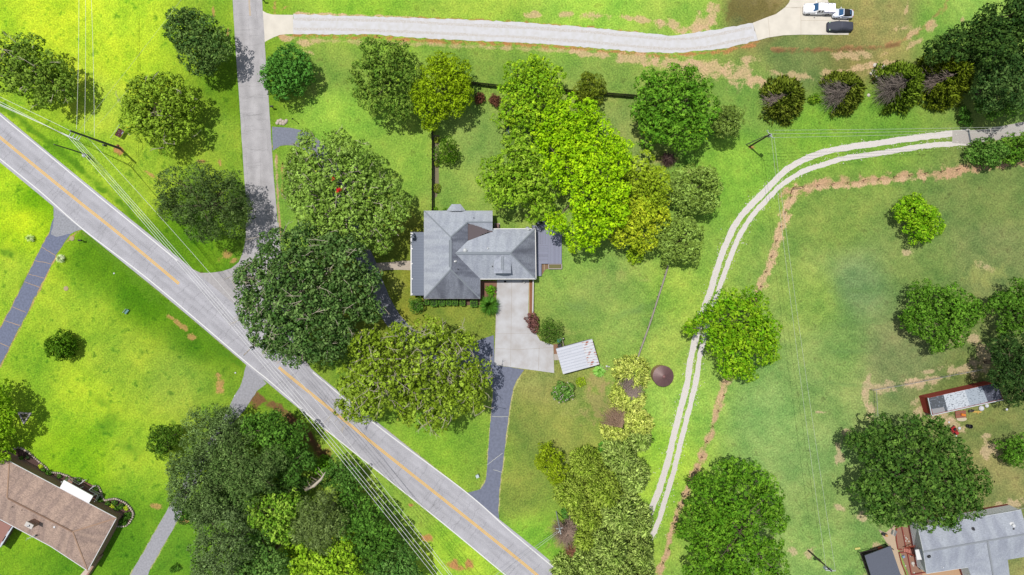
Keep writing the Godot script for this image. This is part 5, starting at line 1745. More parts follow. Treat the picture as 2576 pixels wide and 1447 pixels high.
	tub.lathe(R(1105, 1045), [Vector2(0.3, 0), Vector2(0.42, 0.5), Vector2(0.36, 0.5), Vector2(0.28, 0.08), Vector2(0.001, 0.08)], 14)
	tub.lathe(R(1060, 1035), [Vector2(0.3, 0), Vector2(0.36, 0.28), Vector2(0.3, 0.28), Vector2(0.001, 0.06)], 12)
	solo("black_tub", tub, plain(Color(0.05, 0.05, 0.07), 0.6), "pair of black tubs on the bare soil below the platform", "tub")
	# mower
	var mo := thing("ride_on_mower", "red ride on mower on the grass below the red shed", "mower", R(785, 1115))
	var b := Basis(Vector3.UP, -0.95)
	var place := func(p: Vector3) -> Vector3: return R(785, 1115) + b * p
	var red := plain(base(190, 44, 44), 0.4)
	var m1 := MB.new(); m1.box(Transform3D(b, place.call(Vector3(0.55, 0.55, 0))), Vector3(0.75, 0.35, 0.55)); obj("bonnet", m1, red, mo)
	var m2 := MB.new(); m2.box(Transform3D(b, place.call(Vector3(-0.25, 0.45, 0))), Vector3(0.9, 0.22, 0.85)); obj("body", m2, red, mo)
	var m3 := MB.new(); m3.box(Transform3D(b, place.call(Vector3(-0.2, 0.7, 0))), Vector3(0.4, 0.12, 0.42)); m3.box(Transform3D(b, place.call(Vector3(-0.42, 0.9, 0))), Vector3(0.1, 0.4, 0.42)); obj("seat", m3, plain(Color(0.05, 0.06, 0.1), 0.6), mo)
	var m4 := MB.new(); m4.box(Transform3D(b, place.call(Vector3(0.1, 0.18, 0))), Vector3(0.8, 0.14, 1.15)); obj("mower_deck", m4, plain(base(150, 54, 46), 0.6), mo)
	for q in [[0.7, 0.36, 0.18], [0.7, -0.36, 0.18], [-0.5, 0.42, 0.25], [-0.5, -0.42, 0.25]]:
		var w := MB.new()
		w.tube([place.call(Vector3(q[0], q[2], q[1] - 0.1)), place.call(Vector3(q[0], q[2], q[1] + 0.1))], [q[2], q[2]], 12)
		obj("wheel", w, plain(Color(0.03, 0.03, 0.03), 0.8), mo)
	var m5 := MB.new(); m5.tube([place.call(Vector3(0.25, 0.6, 0)), place.call(Vector3(0.1, 0.95, 0))], [0.03, 0.03], 6); m5.lathe(place.call(Vector3(0.08, 0.95, 0)), [Vector2(0.16, 0), Vector2(0.19, 0.02), Vector2(0.16, 0.04)], 12); obj("steering_wheel", m5, plain(Color(0.04, 0.04, 0.05), 0.6), mo)
	var to := MB.new()
	to.bar(R(905, 1140, 0.1), R(855, 1225, 0.1), 0.06, 0.05)
	to.box(Transform3D(Basis(Vector3.UP, 0.6), R(850, 1238, 0.1)), Vector3(0.3, 0.1, 0.2))
	solo("garden_tool", to, plain(base(216, 220, 216), 0.5), "pale long handled tool lying below the red mower", "tool")

# ------------------------------------------------------------------ vehicles (front towards -x)
# rings of a body: [x, half width low, half width at the waist, half width on top, y low, y waist, y top]
func hull(mb: MB, rings: Array) -> void:
	var pr := []
	for q in rings:
		var x: float = q[0]
		var p := []
		for s in [[-1.0, 1, 4], [-1.0, 2, 5], [-0.93, 3, 6], [-0.45, 3, 7], [0.45, 3, 7], [0.93, 3, 6], [1.0, 2, 5], [1.0, 1, 4]]:
			var yy: float = q[6] + 0.04 if s[2] == 7 else (q[s[2]] if s[2] != 6 else q[6])
			p.append(Vector3(x, yy, float(s[0]) * float(q[s[1]])))
		pr.append(p)
	for i in pr.size() - 1:
		for k in 7:
			mb.quad(pr[i][k], pr[i][k + 1], pr[i + 1][k + 1], pr[i + 1][k])
		mb.quad(pr[i][7], pr[i][0], pr[i + 1][0], pr[i + 1][7])
	var f: Array = pr[0].duplicate()
	f.reverse()
	mb.fan(f)
	mb.fan(pr[-1])

func rounded(mb: MB) -> void:      # smooth normals where faces nearly agree
	var near := {}
	for i in mb.v.size():
		var k := (mb.v[i] * 500.0).round()
		if not near.has(k): near[k] = []
		near[k].append(i)
	var out := mb.n.duplicate()
	for k in near:
		for i in near[k]:
			var s := Vector3.ZERO
			for j in near[k]:
				if mb.n[i].dot(mb.n[j]) > 0.6: s += mb.n[j]
			out[i] = s.normalized()
	mb.n = out

func local(called: String, mb: MB, m: Material, parent: Node3D) -> MeshInstance3D:
	var o := obj(called, mb, m, parent)
	o.position = Vector3.ZERO
	return o

func wheels(t: Node3D, xs: Array, wide: float, r: float, rim: Color) -> void:
	for x in xs:
		for s in [-1.0, 1.0]:
			var mb := MB.new()
			mb.tube([Vector3(x, r, s * (wide - 0.22)), Vector3(x, r, s * wide)], [r, r], 16)
			var w := local("wheel", mb, plain(Color(0.03, 0.03, 0.03), 0.8), t)
			var h := MB.new()
			h.tube([Vector3(x, r, s * (wide - 0.02)), Vector3(x, r, s * (wide + 0.012))], [r * 0.66, r * 0.6], 12)
			local("rim", h, plain(rim, 0.35, 0.7), w)

func vehicles() -> void:
	var glass := plain(base(58, 104, 150), 0.08)
	var dark := plain(Color(0.06, 0.06, 0.07), 0.3)
	# pickup
	var p := P(2058.5, 23.5, 0.6); p.y = 0.05
	var t := thing("pickup_truck", "white crew cab pickup truck with a covered bed on the parking slab", "pickup truck", p)
	t.rotation.y = -0.015
	var wm := plain(Color(0.93, 0.93, 0.95), 0.25)
	var b := MB.new()
	hull(b, [[-2.95, 0.7, 0.72, 0.62, 0.45, 0.7, 0.85], [-2.8, 0.86, 0.88, 0.78, 0.35, 0.75, 1.0], [-2.3, 0.95, 0.97, 0.86, 0.35, 0.8, 1.1], [-1.3, 0.97, 0.98, 0.9, 0.35, 0.8, 1.15], [0.7, 0.97, 0.98, 0.92, 0.35, 0.8, 1.15], [0.75, 0.95, 0.97, 0.93, 0.45, 0.85, 1.12], [2.85, 0.95, 0.97, 0.93, 0.45, 0.85, 1.12], [2.95, 0.93, 0.95, 0.9, 0.5, 0.85, 1.1]])
	rounded(b)
	local("body", b, wm, t)
	var c := MB.new()
	hull(c, [[-1.35, 0.86, 0.84, 0.8, 1.1, 1.12, 1.14], [-0.55, 0.93, 0.86, 0.72, 1.1, 1.4, 1.78], [0.5, 0.93, 0.86, 0.74, 1.1, 1.4, 1.82], [0.75, 0.92, 0.86, 0.78, 1.1, 1.35, 1.5]])
	local("cabin", c, wm, t)
	var ws := MB.new()
	ws.quad(Vector3(-1.3, 1.165, -0.76), Vector3(-1.3, 1.165, 0.76), Vector3(-0.58, 1.82, 0.66), Vector3(-0.58, 1.82, -0.66))
	for i in ws.v.size(): ws.v[i] += Vector3(-0.02, 0.02, 0)
	local("windscreen", ws, glass, t)
	for s in [-1.0, 1.0]:
		for q in [[-0.62, 0.0], [0.08, 0.55]]:
			var sw := MB.new()
			sw.quad(Vector3(q[0], 1.2, s * 0.935), Vector3(q[1], 1.2, s * 0.935), Vector3(q[1] - 0.05, 1.68, s * 0.8), Vector3(q[0] + 0.2, 1.68, s * 0.8))
			local("side_window", sw, dark, t)
		var mi := MB.new()
		mi.at(Vector3(-0.8, 1.2, s * 1.12), Vector3(0.14, 0.2, 0.26))
		local("wing_mirror", mi, wm, t)
		var hl := MB.new()
		hl.at(Vector3(-2.83, 0.88, s * 0.68), Vector3(0.16, 0.16, 0.3))
		local("headlight", hl, plain(base(216, 222, 232), 0.15), t)
		var tl := MB.new()
		tl.at(Vector3(2.94, 0.95, s * 0.86), Vector3(0.06, 0.3, 0.12))
		local("tail_light", tl, plain(base(190, 30, 30), 0.3), t)
	for k in 3:
		var bc := MB.new()
		bc.at(Vector3(1.18 + k * 0.72, 1.25, 0), Vector3(0.62, 0.06, 1.66))
		local("bed_cover", bc, wm, t)
	var rk := MB.new()
	for x in [0.82, 1.54, 2.26, 2.92]: rk.at(Vector3(x, 1.22, 0), Vector3(0.09, 0.1, 1.86))
	for s in [-0.9, 0.9]: rk.at(Vector3(1.87, 1.22, s), Vector3(2.1, 0.1, 0.08))
	local("bed_rack", rk, plain(base(132, 130, 170), 0.4, 0.4), t)
	wheels(t, [-1.95, 1.75], 0.99, 0.39, Color(0.5, 0.5, 0.52))
	# roadster
	var p2 := P(2119, 35.2, 0.5); p2.y = 0.05
	var r := thing("car", "small silver sports car with a black soft top behind the pickup", "car", p2)
	r.rotation.y = -0.03
	var sm := plain(Color(0.8, 0.82, 0.86), 0.2, 0.3)
	var rb := MB.new()
	hull(rb, [[-2.05, 0.5, 0.52, 0.45, 0.35, 0.5, 0.6], [-1.9, 0.75, 0.78, 0.68, 0.25, 0.52, 0.7], [-1.4, 0.86, 0.9, 0.78, 0.22, 0.6, 0.84], [-0.8, 0.86, 0.88, 0.8, 0.22, 0.62, 0.92], [0.6, 0.86, 0.9, 0.8, 0.22, 0.65, 0.95], [1.4, 0.84, 0.9, 0.78, 0.25, 0.65, 0.92], [1.9, 0.7, 0.76, 0.62, 0.35, 0.6, 0.8], [2.03, 0.5, 0.55, 0.42, 0.4, 0.58, 0.7]])
	rounded(rb)
	local("body", rb, sm, r)
	var rt := MB.new()
	hull(rt, [[-0.2, 0.68, 0.66, 0.56, 0.88, 1.1, 1.26], [0.3, 0.72, 0.68, 0.58, 0.9, 1.12, 1.34], [0.9, 0.72, 0.66, 0.54, 0.9, 1.1, 1.26], [1.55, 0.62, 0.56, 0.46, 0.86, 0.92, 0.96]])
	rounded(rt)
	local("soft_top", rt, plain(Color(0.05, 0.055, 0.07), 0.85), r)
	var rw := MB.new()
	rw.quad(Vector3(-0.95, 0.97, -0.7), Vector3(-0.95, 0.97, 0.7), Vector3(-0.24, 1.31, 0.57), Vector3(-0.24, 1.31, -0.57))
	local("windscreen", rw, glass, r)
	var rh := MB.new()
	rh.bar(Vector3(-0.2, 1.34, -0.6), Vector3(-0.2, 1.34, 0.6), 0.16, 0.05)
	for s in [-1.0, 1.0]: rh.bar(Vector3(-0.2, 1.33, s * 0.59), Vector3(-0.98, 0.96, s * 0.72), 0.07, 0.05)
	local("windscreen_frame", rh, sm, r)
	var re := MB.new()
	re.quad(Vector3(1.25, 1.19, 0.42), Vector3(1.25, 1.19, -0.42), Vector3(0.98, 1.3, -0.44), Vector3(0.98, 1.3, 0.44))
	for i in re.v.size(): re.v[i] += Vector3(0.03, 0.03, 0)
	local("rear_window", re, glass, r)
	for s in [-1.0, 1.0]:
		var mi := MB.new()
		mi.at(Vector3(-0.62, 1.02, s * 0.95), Vector3(0.16, 0.12, 0.22))
		local("wing_mirror", mi, sm, r)
		var tl := MB.new()
		tl.at(Vector3(1.86, 0.76, s * 0.6), Vector3(0.16, 0.12, 0.2))
		local("tail_light", tl, plain(base(214, 40, 60), 0.3), r)
		var hl := MB.new()
		hl.at(Vector3(-1.78, 0.74, s * 0.6), Vector3(0.24, 0.1, 0.2))
		local("headlight", hl, plain(base(220, 226, 236), 0.15), r)
	wheels(r, [-1.3, 1.3], 0.9, 0.33, Color(0.6, 0.6, 0.63))
	# car under a cover
	var p3 := P(2112, 67.5, 0.5); p3.y = 0.05
	var k := thing("covered_car", "car under a black fabric cover, nearest to the lower slab edge", "car", p3)
	k.rotation.y = -0.01
	var kb := MB.new()
	hull(kb, [[-2.45, 0.72, 0.7, 0.6, 0.08, 0.45, 0.6], [-2.3, 0.9, 0.9, 0.78, 0.05, 0.5, 0.74], [-1.4, 0.97, 0.95, 0.82, 0.03, 0.55, 0.9], [-0.7, 1.08, 0.98, 0.8, 0.04, 0.75, 1.0], [-0.05, 0.98, 0.92, 0.62, 0.05, 0.85, 1.28], [0.8, 0.96, 0.92, 0.62, 0.03, 0.85, 1.3], [1.6, 0.97, 0.93, 0.76, 0.03, 0.7, 1.02], [2.25, 0.92, 0.9, 0.78, 0.05, 0.6, 0.92], [2.42, 0.8, 0.78, 0.66, 0.15, 0.55, 0.8]])
	rounded(kb)
	local("cover", kb, grained(70, 74, 90, 0.25, 1.2, 0.04, 91, 0.8), k)
	var fold := MB.new()
	fold.bar(Vector3(-0.05, 1.33, -0.6), Vector3(-0.05, 1.33, 0.6), 0.06, 0.05)
	for s in [-1.0, 1.0]: fold.bar(Vector3(-0.05, 1.3, s * 0.62), Vector3(0.05, 0.8, s * 0.95), 0.05, 0.05)
	local("fold", fold, plain(base(104, 108, 126), 0.8), k)
	for s in [-0.75, 0.75]:
		var tag := MB.new()
		tag.at(Vector3(-2.12, 0.79, s), Vector3(0.16, 0.05, 0.3))
		local("reflector", tag, plain(base(206, 240, 200), 0.4), k)

# ------------------------------------------------------------------ fences
func picket_fence(label: String, ends: Array, tall: float) -> void:
	var m0: Vector2 = ends[0]
	var t := thing("picket_fence", label, "fence", P(m0.x, m0.y))
	var m := plain(Color(0.16, 0.125, 0.11), 0.95)
	for i in ends.size() - 1:
		var a := P(ends[i].x, ends[i].y); var b := P(ends[i + 1].x, ends[i + 1].y)
		var len := a.distance_to(b)
		var n := int(len / 2.4) + 1
		var d := (b - a).normalized()
		var s := d.cross(Vector3.UP)
		for k in n + 1:
			var p := MB.new()
			p.at(a.lerp(b, float(k) / n) + Vector3.UP * (tall * 0.5 + 0.05) + s * 0.08, Vector3(0.11, tall + 0.1, 0.11), atan2(d.x, d.z))
			obj("post", p, m, t)
		for h in [0.35, tall - 0.3]:
			var r := MB.new()
			r.bar(a + Vector3.UP * h + s * 0.05, b + Vector3.UP * h + s * 0.05, 0.05, 0.09)
			obj("rail", r, m, t)
		var pk := MB.new()
		var c := int(len / 0.155)
		for k in c:
			var o := a.lerp(b, (k + 0.5) / c)
			var hh := tall * rng.randf_range(0.96, 1.03)
			var f := rng.randf_range(0.75, 1.25)
			pk.col = Color(0.022 * f, 0.016 * f, 0.013 * f)
			pk.at(o + Vector3.UP * hh * 0.5, Vector3(0.022, hh, 0.13), atan2(d.x, d.z))
			pk.at(o + Vector3.UP * (hh + 0.03), Vector3(0.022, 0.06, 0.07), atan2(d.x, d.z))
		stuff(obj("pickets", pk, vmat(0.95), t))

func fences() -> void:
	picket_fence("dark brown picket fence behind the lawn trees below the gravel drive", [Vector2(1177, 212), Vector2(1255, 220.5), Vector2(1420, 232), Vector2(1600, 246)], 1.8)
	picket_fence("dark picket fence running down to the top left of the grey house", [Vector2(1089, 330), Vector2(1089, 430), Vector2(1089, 530)], 1.7)
	sheet("leafy_bed", ragged(V([1090, 340, 1105, 340, 1104, 400, 1103, 470, 1098, 495, 1090, 500]), 8, 1.0), 0.006, grained(140, 132, 100, 0.3, 1.6, 0.07, 95))
	# timber rail fence
	var pts := []
	var marks := V([1676, 669, 1670, 690, 1660.5, 720, 1652, 746, 1642.5, 776, 1635, 800, 1627, 823, 1617, 852, 1609, 874, 1601, 896, 1595, 909])
	for q in marks: pts.append(P(q.x, q.y))
	var t := thing("rail_fence", "grey timber rail fence between the open lawn and the gravel track", "fence", pts[0])
	var gm := grained(178, 168, 158, 0.15, 1.5, 0.05, 96)
	for i in pts.size():
		var p := MB.new()
		p.at(pts[i] + Vector3.UP * 0.62, Vector3(0.14, 1.24, 0.14), 0.3)
		obj("post", p, gm, t)
		if i:
			for h in [0.35, 0.72, 1.1]:
				var r := MB.new()
				var j := Vector3(rng.randf_range(-0.06, 0.06), rng.randf_range(-0.04, 0.04), 0)
				r.bar(pts[i - 1] + Vector3.UP * h + Vector3(0.09, 0, 0.02) + j, pts[i] + Vector3.UP * h + Vector3(0.09, 0, 0.02) - j, 0.05, 0.14)
				obj("rail", r, gm, t)
			var cp := MB.new()
			cp.bar(pts[i - 1] + Vector3.UP * 1.25 + Vector3(0.05, rng.randf() * 0.02, 0), pts[i] + Vector3.UP * 1.25 + Vector3(0.05, rng.randf() * 0.02, 0), 0.2, 0.035)
			obj("top_board", cp, gm, t)
	# rusty posts and wire round the pasture
	var rust := plain(base(120, 58, 44), 0.9)
	for run in [
		["rusty wire fence along the upper edge of the pasture", [1994, 472, 2018, 470, 2054.5, 467, 2091, 464, 2129.6, 460, 2169.6, 454.5, 2207, 450.5, 2246, 445.5, 2284.7, 442, 2324.7, 436.5, 2364.8, 432, 2404.8, 427]],
		["rusty wire fence down the left edge of the pasture to the overhanging tree", [1994, 472, 1986, 496, 1972.7, 533.5, 1962, 569.6, 1950, 606, 1937.7, 644.6, 1924, 683, 1911.5, 720, 1899, 758]],
		["rusty wire fence beside the gravel track below the overhanging tree", [1830, 955, 1818, 993, 1804, 1031.6, 1790, 1070, 1776, 1108, 1763, 1147, 1748, 1184, 1733, 1224]],
		["rusty wire fence at the bottom edge right of the cypress thicket", [1696, 1335, 1680.6, 1377.7, 1665.6, 1412.7, 1650, 1450]],
	]:
		var l := V(run[1])
		var w := thing("wire_fence", run[0], "fence", P(l[0].x, l[0].y))
		for i in l.size():
			if i == 0 and run[0].contains("left edge"): continue
			var p := MB.new()
			var o := P(l[i].x, l[i].y)
			p.at(o + Vector3.UP * 0.6, Vector3(0.09, 1.2, 0.09), rng.randf())
			if i % 1 == 0: p.bar(o + Vector3(0.04, 1.0, 0), o + Vector3(-0.5, 0.98, 0.22), 0.05, 0.05)
			obj("post", p, rust, w)
			if i:
				var a := P(l[i - 1].x, l[i - 1].y)
				var wi := MB.new()
				for h in [0.4, 0.75, 1.1]: wi.tube([a + Vector3.UP * h, o + Vector3.UP * h], [0.004, 0.004], 3, false)
				obj("wire", wi, plain(Color(0.4, 0.36, 0.33), 0.6, 0.5), w)
		if run[0].contains("upper edge"):
			var br := MB.new()
			br.bar(P(1994, 472, 1.0), P(2018, 470, 1.0), 0.08, 0.08)
			br.bar(P(1994, 472, 0.3), P(2018, 470, 0.9), 0.06, 0.06)
			br.bar(P(1994, 472, 1.0), P(1988, 490, 0.5), 0.08, 0.08)
			obj("corner_brace", br, rust, w)
	# chain link
	for run in [["silver wire mesh fence with a top rail above the red shed", [2186, 979, 2230, 972, 2275, 964, 2320, 955, 2365, 946, 2410, 937, 2458, 928]], ["silver wire mesh fence running down from the corner post towards the largest oak", [2194.6, 980.6, 2196, 1010, 2198, 1044]], ["silver wire mesh fence at the far right beside the grey roof", [2545, 1276, 2575, 1270, 2610, 1264]]]:
		var l := V(run[1])
		var w := thing("mesh_fence", run[0], "fence", P(l[0].x, l[0].y))
		var sm := plain(base(206, 208, 212), 0.45, 0.4)
		for i in l.size():
			var p := MB.new()
			var o := P(l[i].x, l[i].y)
			p.tube([o, o + Vector3.UP * 1.35], [0.035, 0.035], 6)
			obj("post", p, sm, w)
			if i:
				var a := P(l[i - 1].x, l[i - 1].y)
				var r := MB.new()
				r.tube([a + Vector3.UP * 1.32, o + Vector3.UP * 1.32], [0.04, 0.04], 5, false)
				obj("rail", r, sm, w)
				var me := MB.new()
				var n := int(a.distance_to(o) / 0.16)
				for k in n:
					var q := a.lerp(o, (k + 0.5) / n)
					var q2 := a.lerp(o, clampf((k + 0.5) / n + 0.16, 0, 1))
					var q3 := a.lerp(o, clampf((k + 0.5) / n - 0.16, 0, 1))
					me.tube([q, q2 + Vector3.UP * 1.3], [0.004, 0.004], 3, false)
					me.tube([q, q3 + Vector3.UP * 1.3], [0.004, 0.004], 3, false)
				stuff(obj("mesh", me, sm, w))

# ------------------------------------------------------------------ poles and lines
func pole(label: String, x: float, y: float, h: float, r: float, c: Color, bury := 0.0) -> Node3D:
	var o := P(x, y)
	var t := thing("utility_pole", label, "utility pole", o)
	var mb := MB.new()
	mb.tube([o - Vector3.UP * 0.2, o + Vector3.UP * h * 0.5, o + Vector3.UP * h], [r, r * 0.85, r * 0.66], 10)
	obj("shaft", mb, plain(c, 0.9), t)
	return t

func insulator(t: Node3D, a: Vector3, b: Vector3) -> void:
	var m := MB.new()
	m.tube([a, a.lerp(b, 0.6)], [0.035, 0.035], 6)
	m.tube([a.lerp(b, 0.55), b], [0.075, 0.06], 8)
	obj("insulator_arm", m, plain(base(226, 236, 240), 0.5), t)

func transformer(t: Node3D, at_: Vector3, r: float, h: float) -> void:
	var m := MB.new()
	m.lathe(at_, [Vector2(0.001, 0), Vector2(r, 0), Vector2(r, h), Vector2(r * 0.9, h + 0.08), Vector2(0.001, h + 0.1)], 14)
	var tr := obj("transformer", m, plain(base(196, 206, 216), 0.45), t)
	for s in [-1, 1]:
		var b := MB.new()
		b.lathe(at_ + Vector3(s * r * 0.45, h + 0.08, 0), [Vector2(0.06, 0), Vector2(0.08, 0.1), Vector2(0.04, 0.3), Vector2(0.001, 0.32)], 8)
		obj("bushing", b, plain(base(226, 228, 230), 0.4), tr)

func wire(label: String, a: Vector3, b: Vector3, sag: float, r: float, group: String, c: Color) -> void:
	var mb := MB.new()
	var p := []
	var rr := []
	for k in 15:
		var f := k / 14.0
		p.append(a.lerp(b, f) + Vector3.DOWN * sag * 4.0 * f * (1.0 - f))
		rr.append(r)
	mb.tube(p, rr, 5, false)
	solo("power_line", mb, plain(c, 0.5), label, "power line", group)

func poles_and_wires() -> void:
	var tarred := Color(0.28, 0.29, 0.28)
	var silver := base(252, 252, 252, 1.25)
	# the tall pole by the main road
	var t := pole("tallest dark utility pole with four insulator arms, by the main road at left", 301, 373.5, 13.5, 0.24, tarred)
	var tops := []
	for q in [[181, 328, 175, 341, 13.2], [193, 332, 185, 345, 12.2], [203, 337, 195, 350, 11.3], [214, 341, 206.5, 350, 10.5]]:
		var a := P(q[0], q[1], q[4]); var b := P(q[2], q[3], q[4])
		insulator(t, P(301, 373.5) + Vector3.UP * a.y, P(301, 373.5) + Vector3.UP * a.y + (b - a).normalized() * 1.15)
		tops.append(P(301, 373.5) + Vector3.UP * a.y + (b - a).normalized() * 1.15)
	var mt := MB.new()
	mt.at(P(301, 373.5) + Vector3(-0.1, 4.3, 0.42), Vector3(0.35, 0.9, 0.3))
	obj("meter_box", mt, plain(Color(0.1, 0.12, 0.12), 0.6), t)
	var gw := P(301, 373.5) + Vector3.UP * 9.3
	# shorter pole by the road with a white meter cover low down
	var lp := pole("shorter dark pole by the road with a pale meter cover near its foot", 219, 389.5, 8.7, 0.14, tarred)
	var lm := MB.new()
	lm.lathe(P(213, 392, 0.9), [Vector2(0.05, 0), Vector2(0.32, 0.05), Vector2(0.36, 0.3), Vector2(0.2, 0.55), Vector2(0.001, 0.6)], 14)
	obj("meter_cover", lm, plain(base(236, 240, 246), 0.4), lp)
	# pole under the great oak
	var hp := pole("utility pole with a crossarm half hidden in the great oak at the road", 690, 860, 11.2, 0.2, tarred)
	var ca := MB.new()
	var hb := P(690, 860)
	ca.bar(hb + Vector3(-1.5, 10.3, 1.5), hb + Vector3(0.6, 10.3, -0.6), 0.14, 0.16)
	obj("crossarm", ca, plain(base(190, 176, 160), 0.9), hp)
	for k in 4: insulator(hp, hb + Vector3(-1.45 + k * 0.6, 10.35, 1.45 - k * 0.6), hb + Vector3(-1.45 + k * 0.6, 10.75, 1.45 - k * 0.6))
	transformer(hp, hb + Vector3(-0.55, 8.6, 0.4), 0.34, 0.9)
	# pole with two shafts by the track
	var tp := pole("twin shaft utility pole with a pale transformer, right of the middle at top", 1885, 369, 9.8, 0.17, Color(0.3, 0.25, 0.21))
	var tb := P(1885, 369)
	var br := MB.new()
	br.tube([P(1876.5, 364), tb + Vector3(-0.15, 8.4, -0.1)], [0.09, 0.07], 8)
	obj("brace", br, plain(Color(0.38, 0.38, 0.36), 0.9), tp)
	transformer(tp, tb + Vector3(0.42, 7.9, -0.1), 0.3, 0.8)
	var tc := MB.new()
	tc.bar(tb + Vector3(-0.6, 9.5, -0.7), tb + Vector3(0.6, 9.5, 0.7), 0.1, 0.12)
	obj("crossarm", tc, plain(base(206, 212, 216), 0.7), tp)
	for k in 3: insulator(tp, tb + Vector3(-0.55 + k * 0.55, 9.55, -0.65 + k * 0.65), tb + Vector3(-0.55 + k * 0.55, 9.95, -0.65 + k * 0.65))
	# leaning pale pole at the bottom
	var bp := pole("pale utility pole with fittings at its top in the dead brown bush", 1399, 1287, 9.6, 0.12, Color(0.62, 0.64, 0.66))
	var bb := P(1399, 1287)
	for q in [[-0.7, 8.6, -0.1], [0.5, 8.4, -0.2], [0.1, 9.6, 0.5], [-0.3, 9.2, 0.4]]: insulator(bp, bb + Vector3.UP * q[1], bb + Vector3(q[0], q[1] + 0.2, q[2]))
	transformer(bp, bb + Vector3(0.05, 7.9, 0.3), 0.2, 0.6)
	# dark pole at the lower right
	var dp := pole("dark utility pole with pale transformers, left of the dark shelter", 2033, 1385, 8.8, 0.17, Color(0.2, 0.17, 0.15))
	var db := P(2033, 1385)
	transformer(dp, db + Vector3(-0.45, 7.0, 0.1), 0.26, 0.7)
	transformer(dp, db + Vector3(0.4, 7.1, 0.3), 0.26, 0.7)
	var dc := MB.new()
	dc.bar(db + Vector3(-0.9, 8.4, 0.0), db + Vector3(0.9, 8.4, 0.1), 0.1, 0.1)
	obj("crossarm", dc, plain(base(226, 230, 232), 0.6), dp)
	# lines
	var g := "power lines along the main road"
	var left := [P(-60, 226, 12.8), P(-60, 234, 12.2), P(-60, 236, 11.6), P(-60, 240, 11.0)]
	var mids := [P(648, 902, 10.6), P(655, 900, 10.6), P(662, 898, 10.6), P(671, 897, 10.6)]
	var ends := [P(1194, 1580, 11.6), P(1202, 1575, 11.6), P(1210, 1570, 11.6), P(1222, 1560, 11.6)]
	var names := ["lowest", "second lowest", "second highest", "highest"]
	for k in 4:
		wire("%s of the four power lines entering at the left edge" % names[k], left[k], tops[k], 0.5, 0.03, g, silver)
		wire("%s of the four power lines beside the main road between tall pole and oak" % names[k], tops[k], mids[k], 0.6, 0.03, g, silver)
		wire("%s of the four power lines over the south wood's edge" % names[k], mids[k], ends[k], 0.7, 0.03, g, silver)
	wire("single cable from the left edge to the top of the tall pole", P(-60, 216, 13.4), P(301, 373.5) + Vector3.UP * 13.4, 0.5, 0.026, g, silver)
	wire("separate thin cable right of the four lines near the corner pine", gw, P(530, 690, 7.6), 0.4, 0.024, g, silver)
	wire("separate thin cable reaching the oak's pole over the junction", P(530, 690, 7.6), P(690, 880, 9.0), 0.3, 0.024, g, silver)
	wire("separate cable crossing the yellow lines to the south verge", P(690, 880, 9.0), P(977, 1243, 8.4), 0.4, 0.026, g, silver)
	wire("separate cable along the south verge at the bottom edge", P(977, 1243, 8.4), P(1215, 1550, 8.8), 0.3, 0.026, g, silver)
	var g2 := "lines going up from the tall pole"
	wire("left of the three vertical lines over the bright north west lawn", P(192, 325, 12.4), P(198, -60, 12.4), 0.2, 0.022, g2, silver)
	wire("middle of the three vertical lines over the bright north west lawn", P(212, 335, 11.4), P(214, -60, 11.4), 0.2, 0.022, g2, silver)
	wire("right of the three vertical lines over the bright north west lawn", P(237, 345, 10.4), P(227, -60, 10.4), 0.2, 0.022, g2, silver)
	wire("upper slanting stay of the tall pole across the north west lawn", P(198, 328, 12.0), P(470, -20, 9.0), 0.2, 0.016, g2, base(226, 232, 200))
	wire("lower slanting stay of the tall pole ending at the loose olive tree", P(222, 340, 10.6), P(330, 215, 6.0), 0.1, 0.016, g2, base(226, 232, 200))
	var g3 := "lines from the twin shaft pole"
	var tq := [tb + Vector3(0.55, 9.95, -0.65), tb + Vector3(0.55, 9.95, 0.65), tb + Vector3(0.0, 9.95, 0.0)]
	for k in 3: wire("%s of the three lines over the gravel track's east bend" % ["upper", "lower", "middle"][k], tq[k], P(2640, [317, 328, 322][k], 9.0), 0.5, 0.022, g3, base(224, 232, 220))
	for k in 2: wire("%s of the two long lines across the pasture" % ["left", "right"][k], tq[2 - k], db + Vector3(-0.8 + 1.6 * k, 8.5, 0.0), 0.7, 0.022, g3, base(224, 232, 220))
	for k in 2: wire("%s of the two lines crossing the road at the bottom" % ["upper", "lower"][k], bb + Vector3(-0.5 + k * 0.4, 9.0, 0.3), P(1120 + k * 16, 1540 + k * 10, 10.5), 0.3, 0.022, "lines crossing the road at the bottom", base(226, 226, 230))

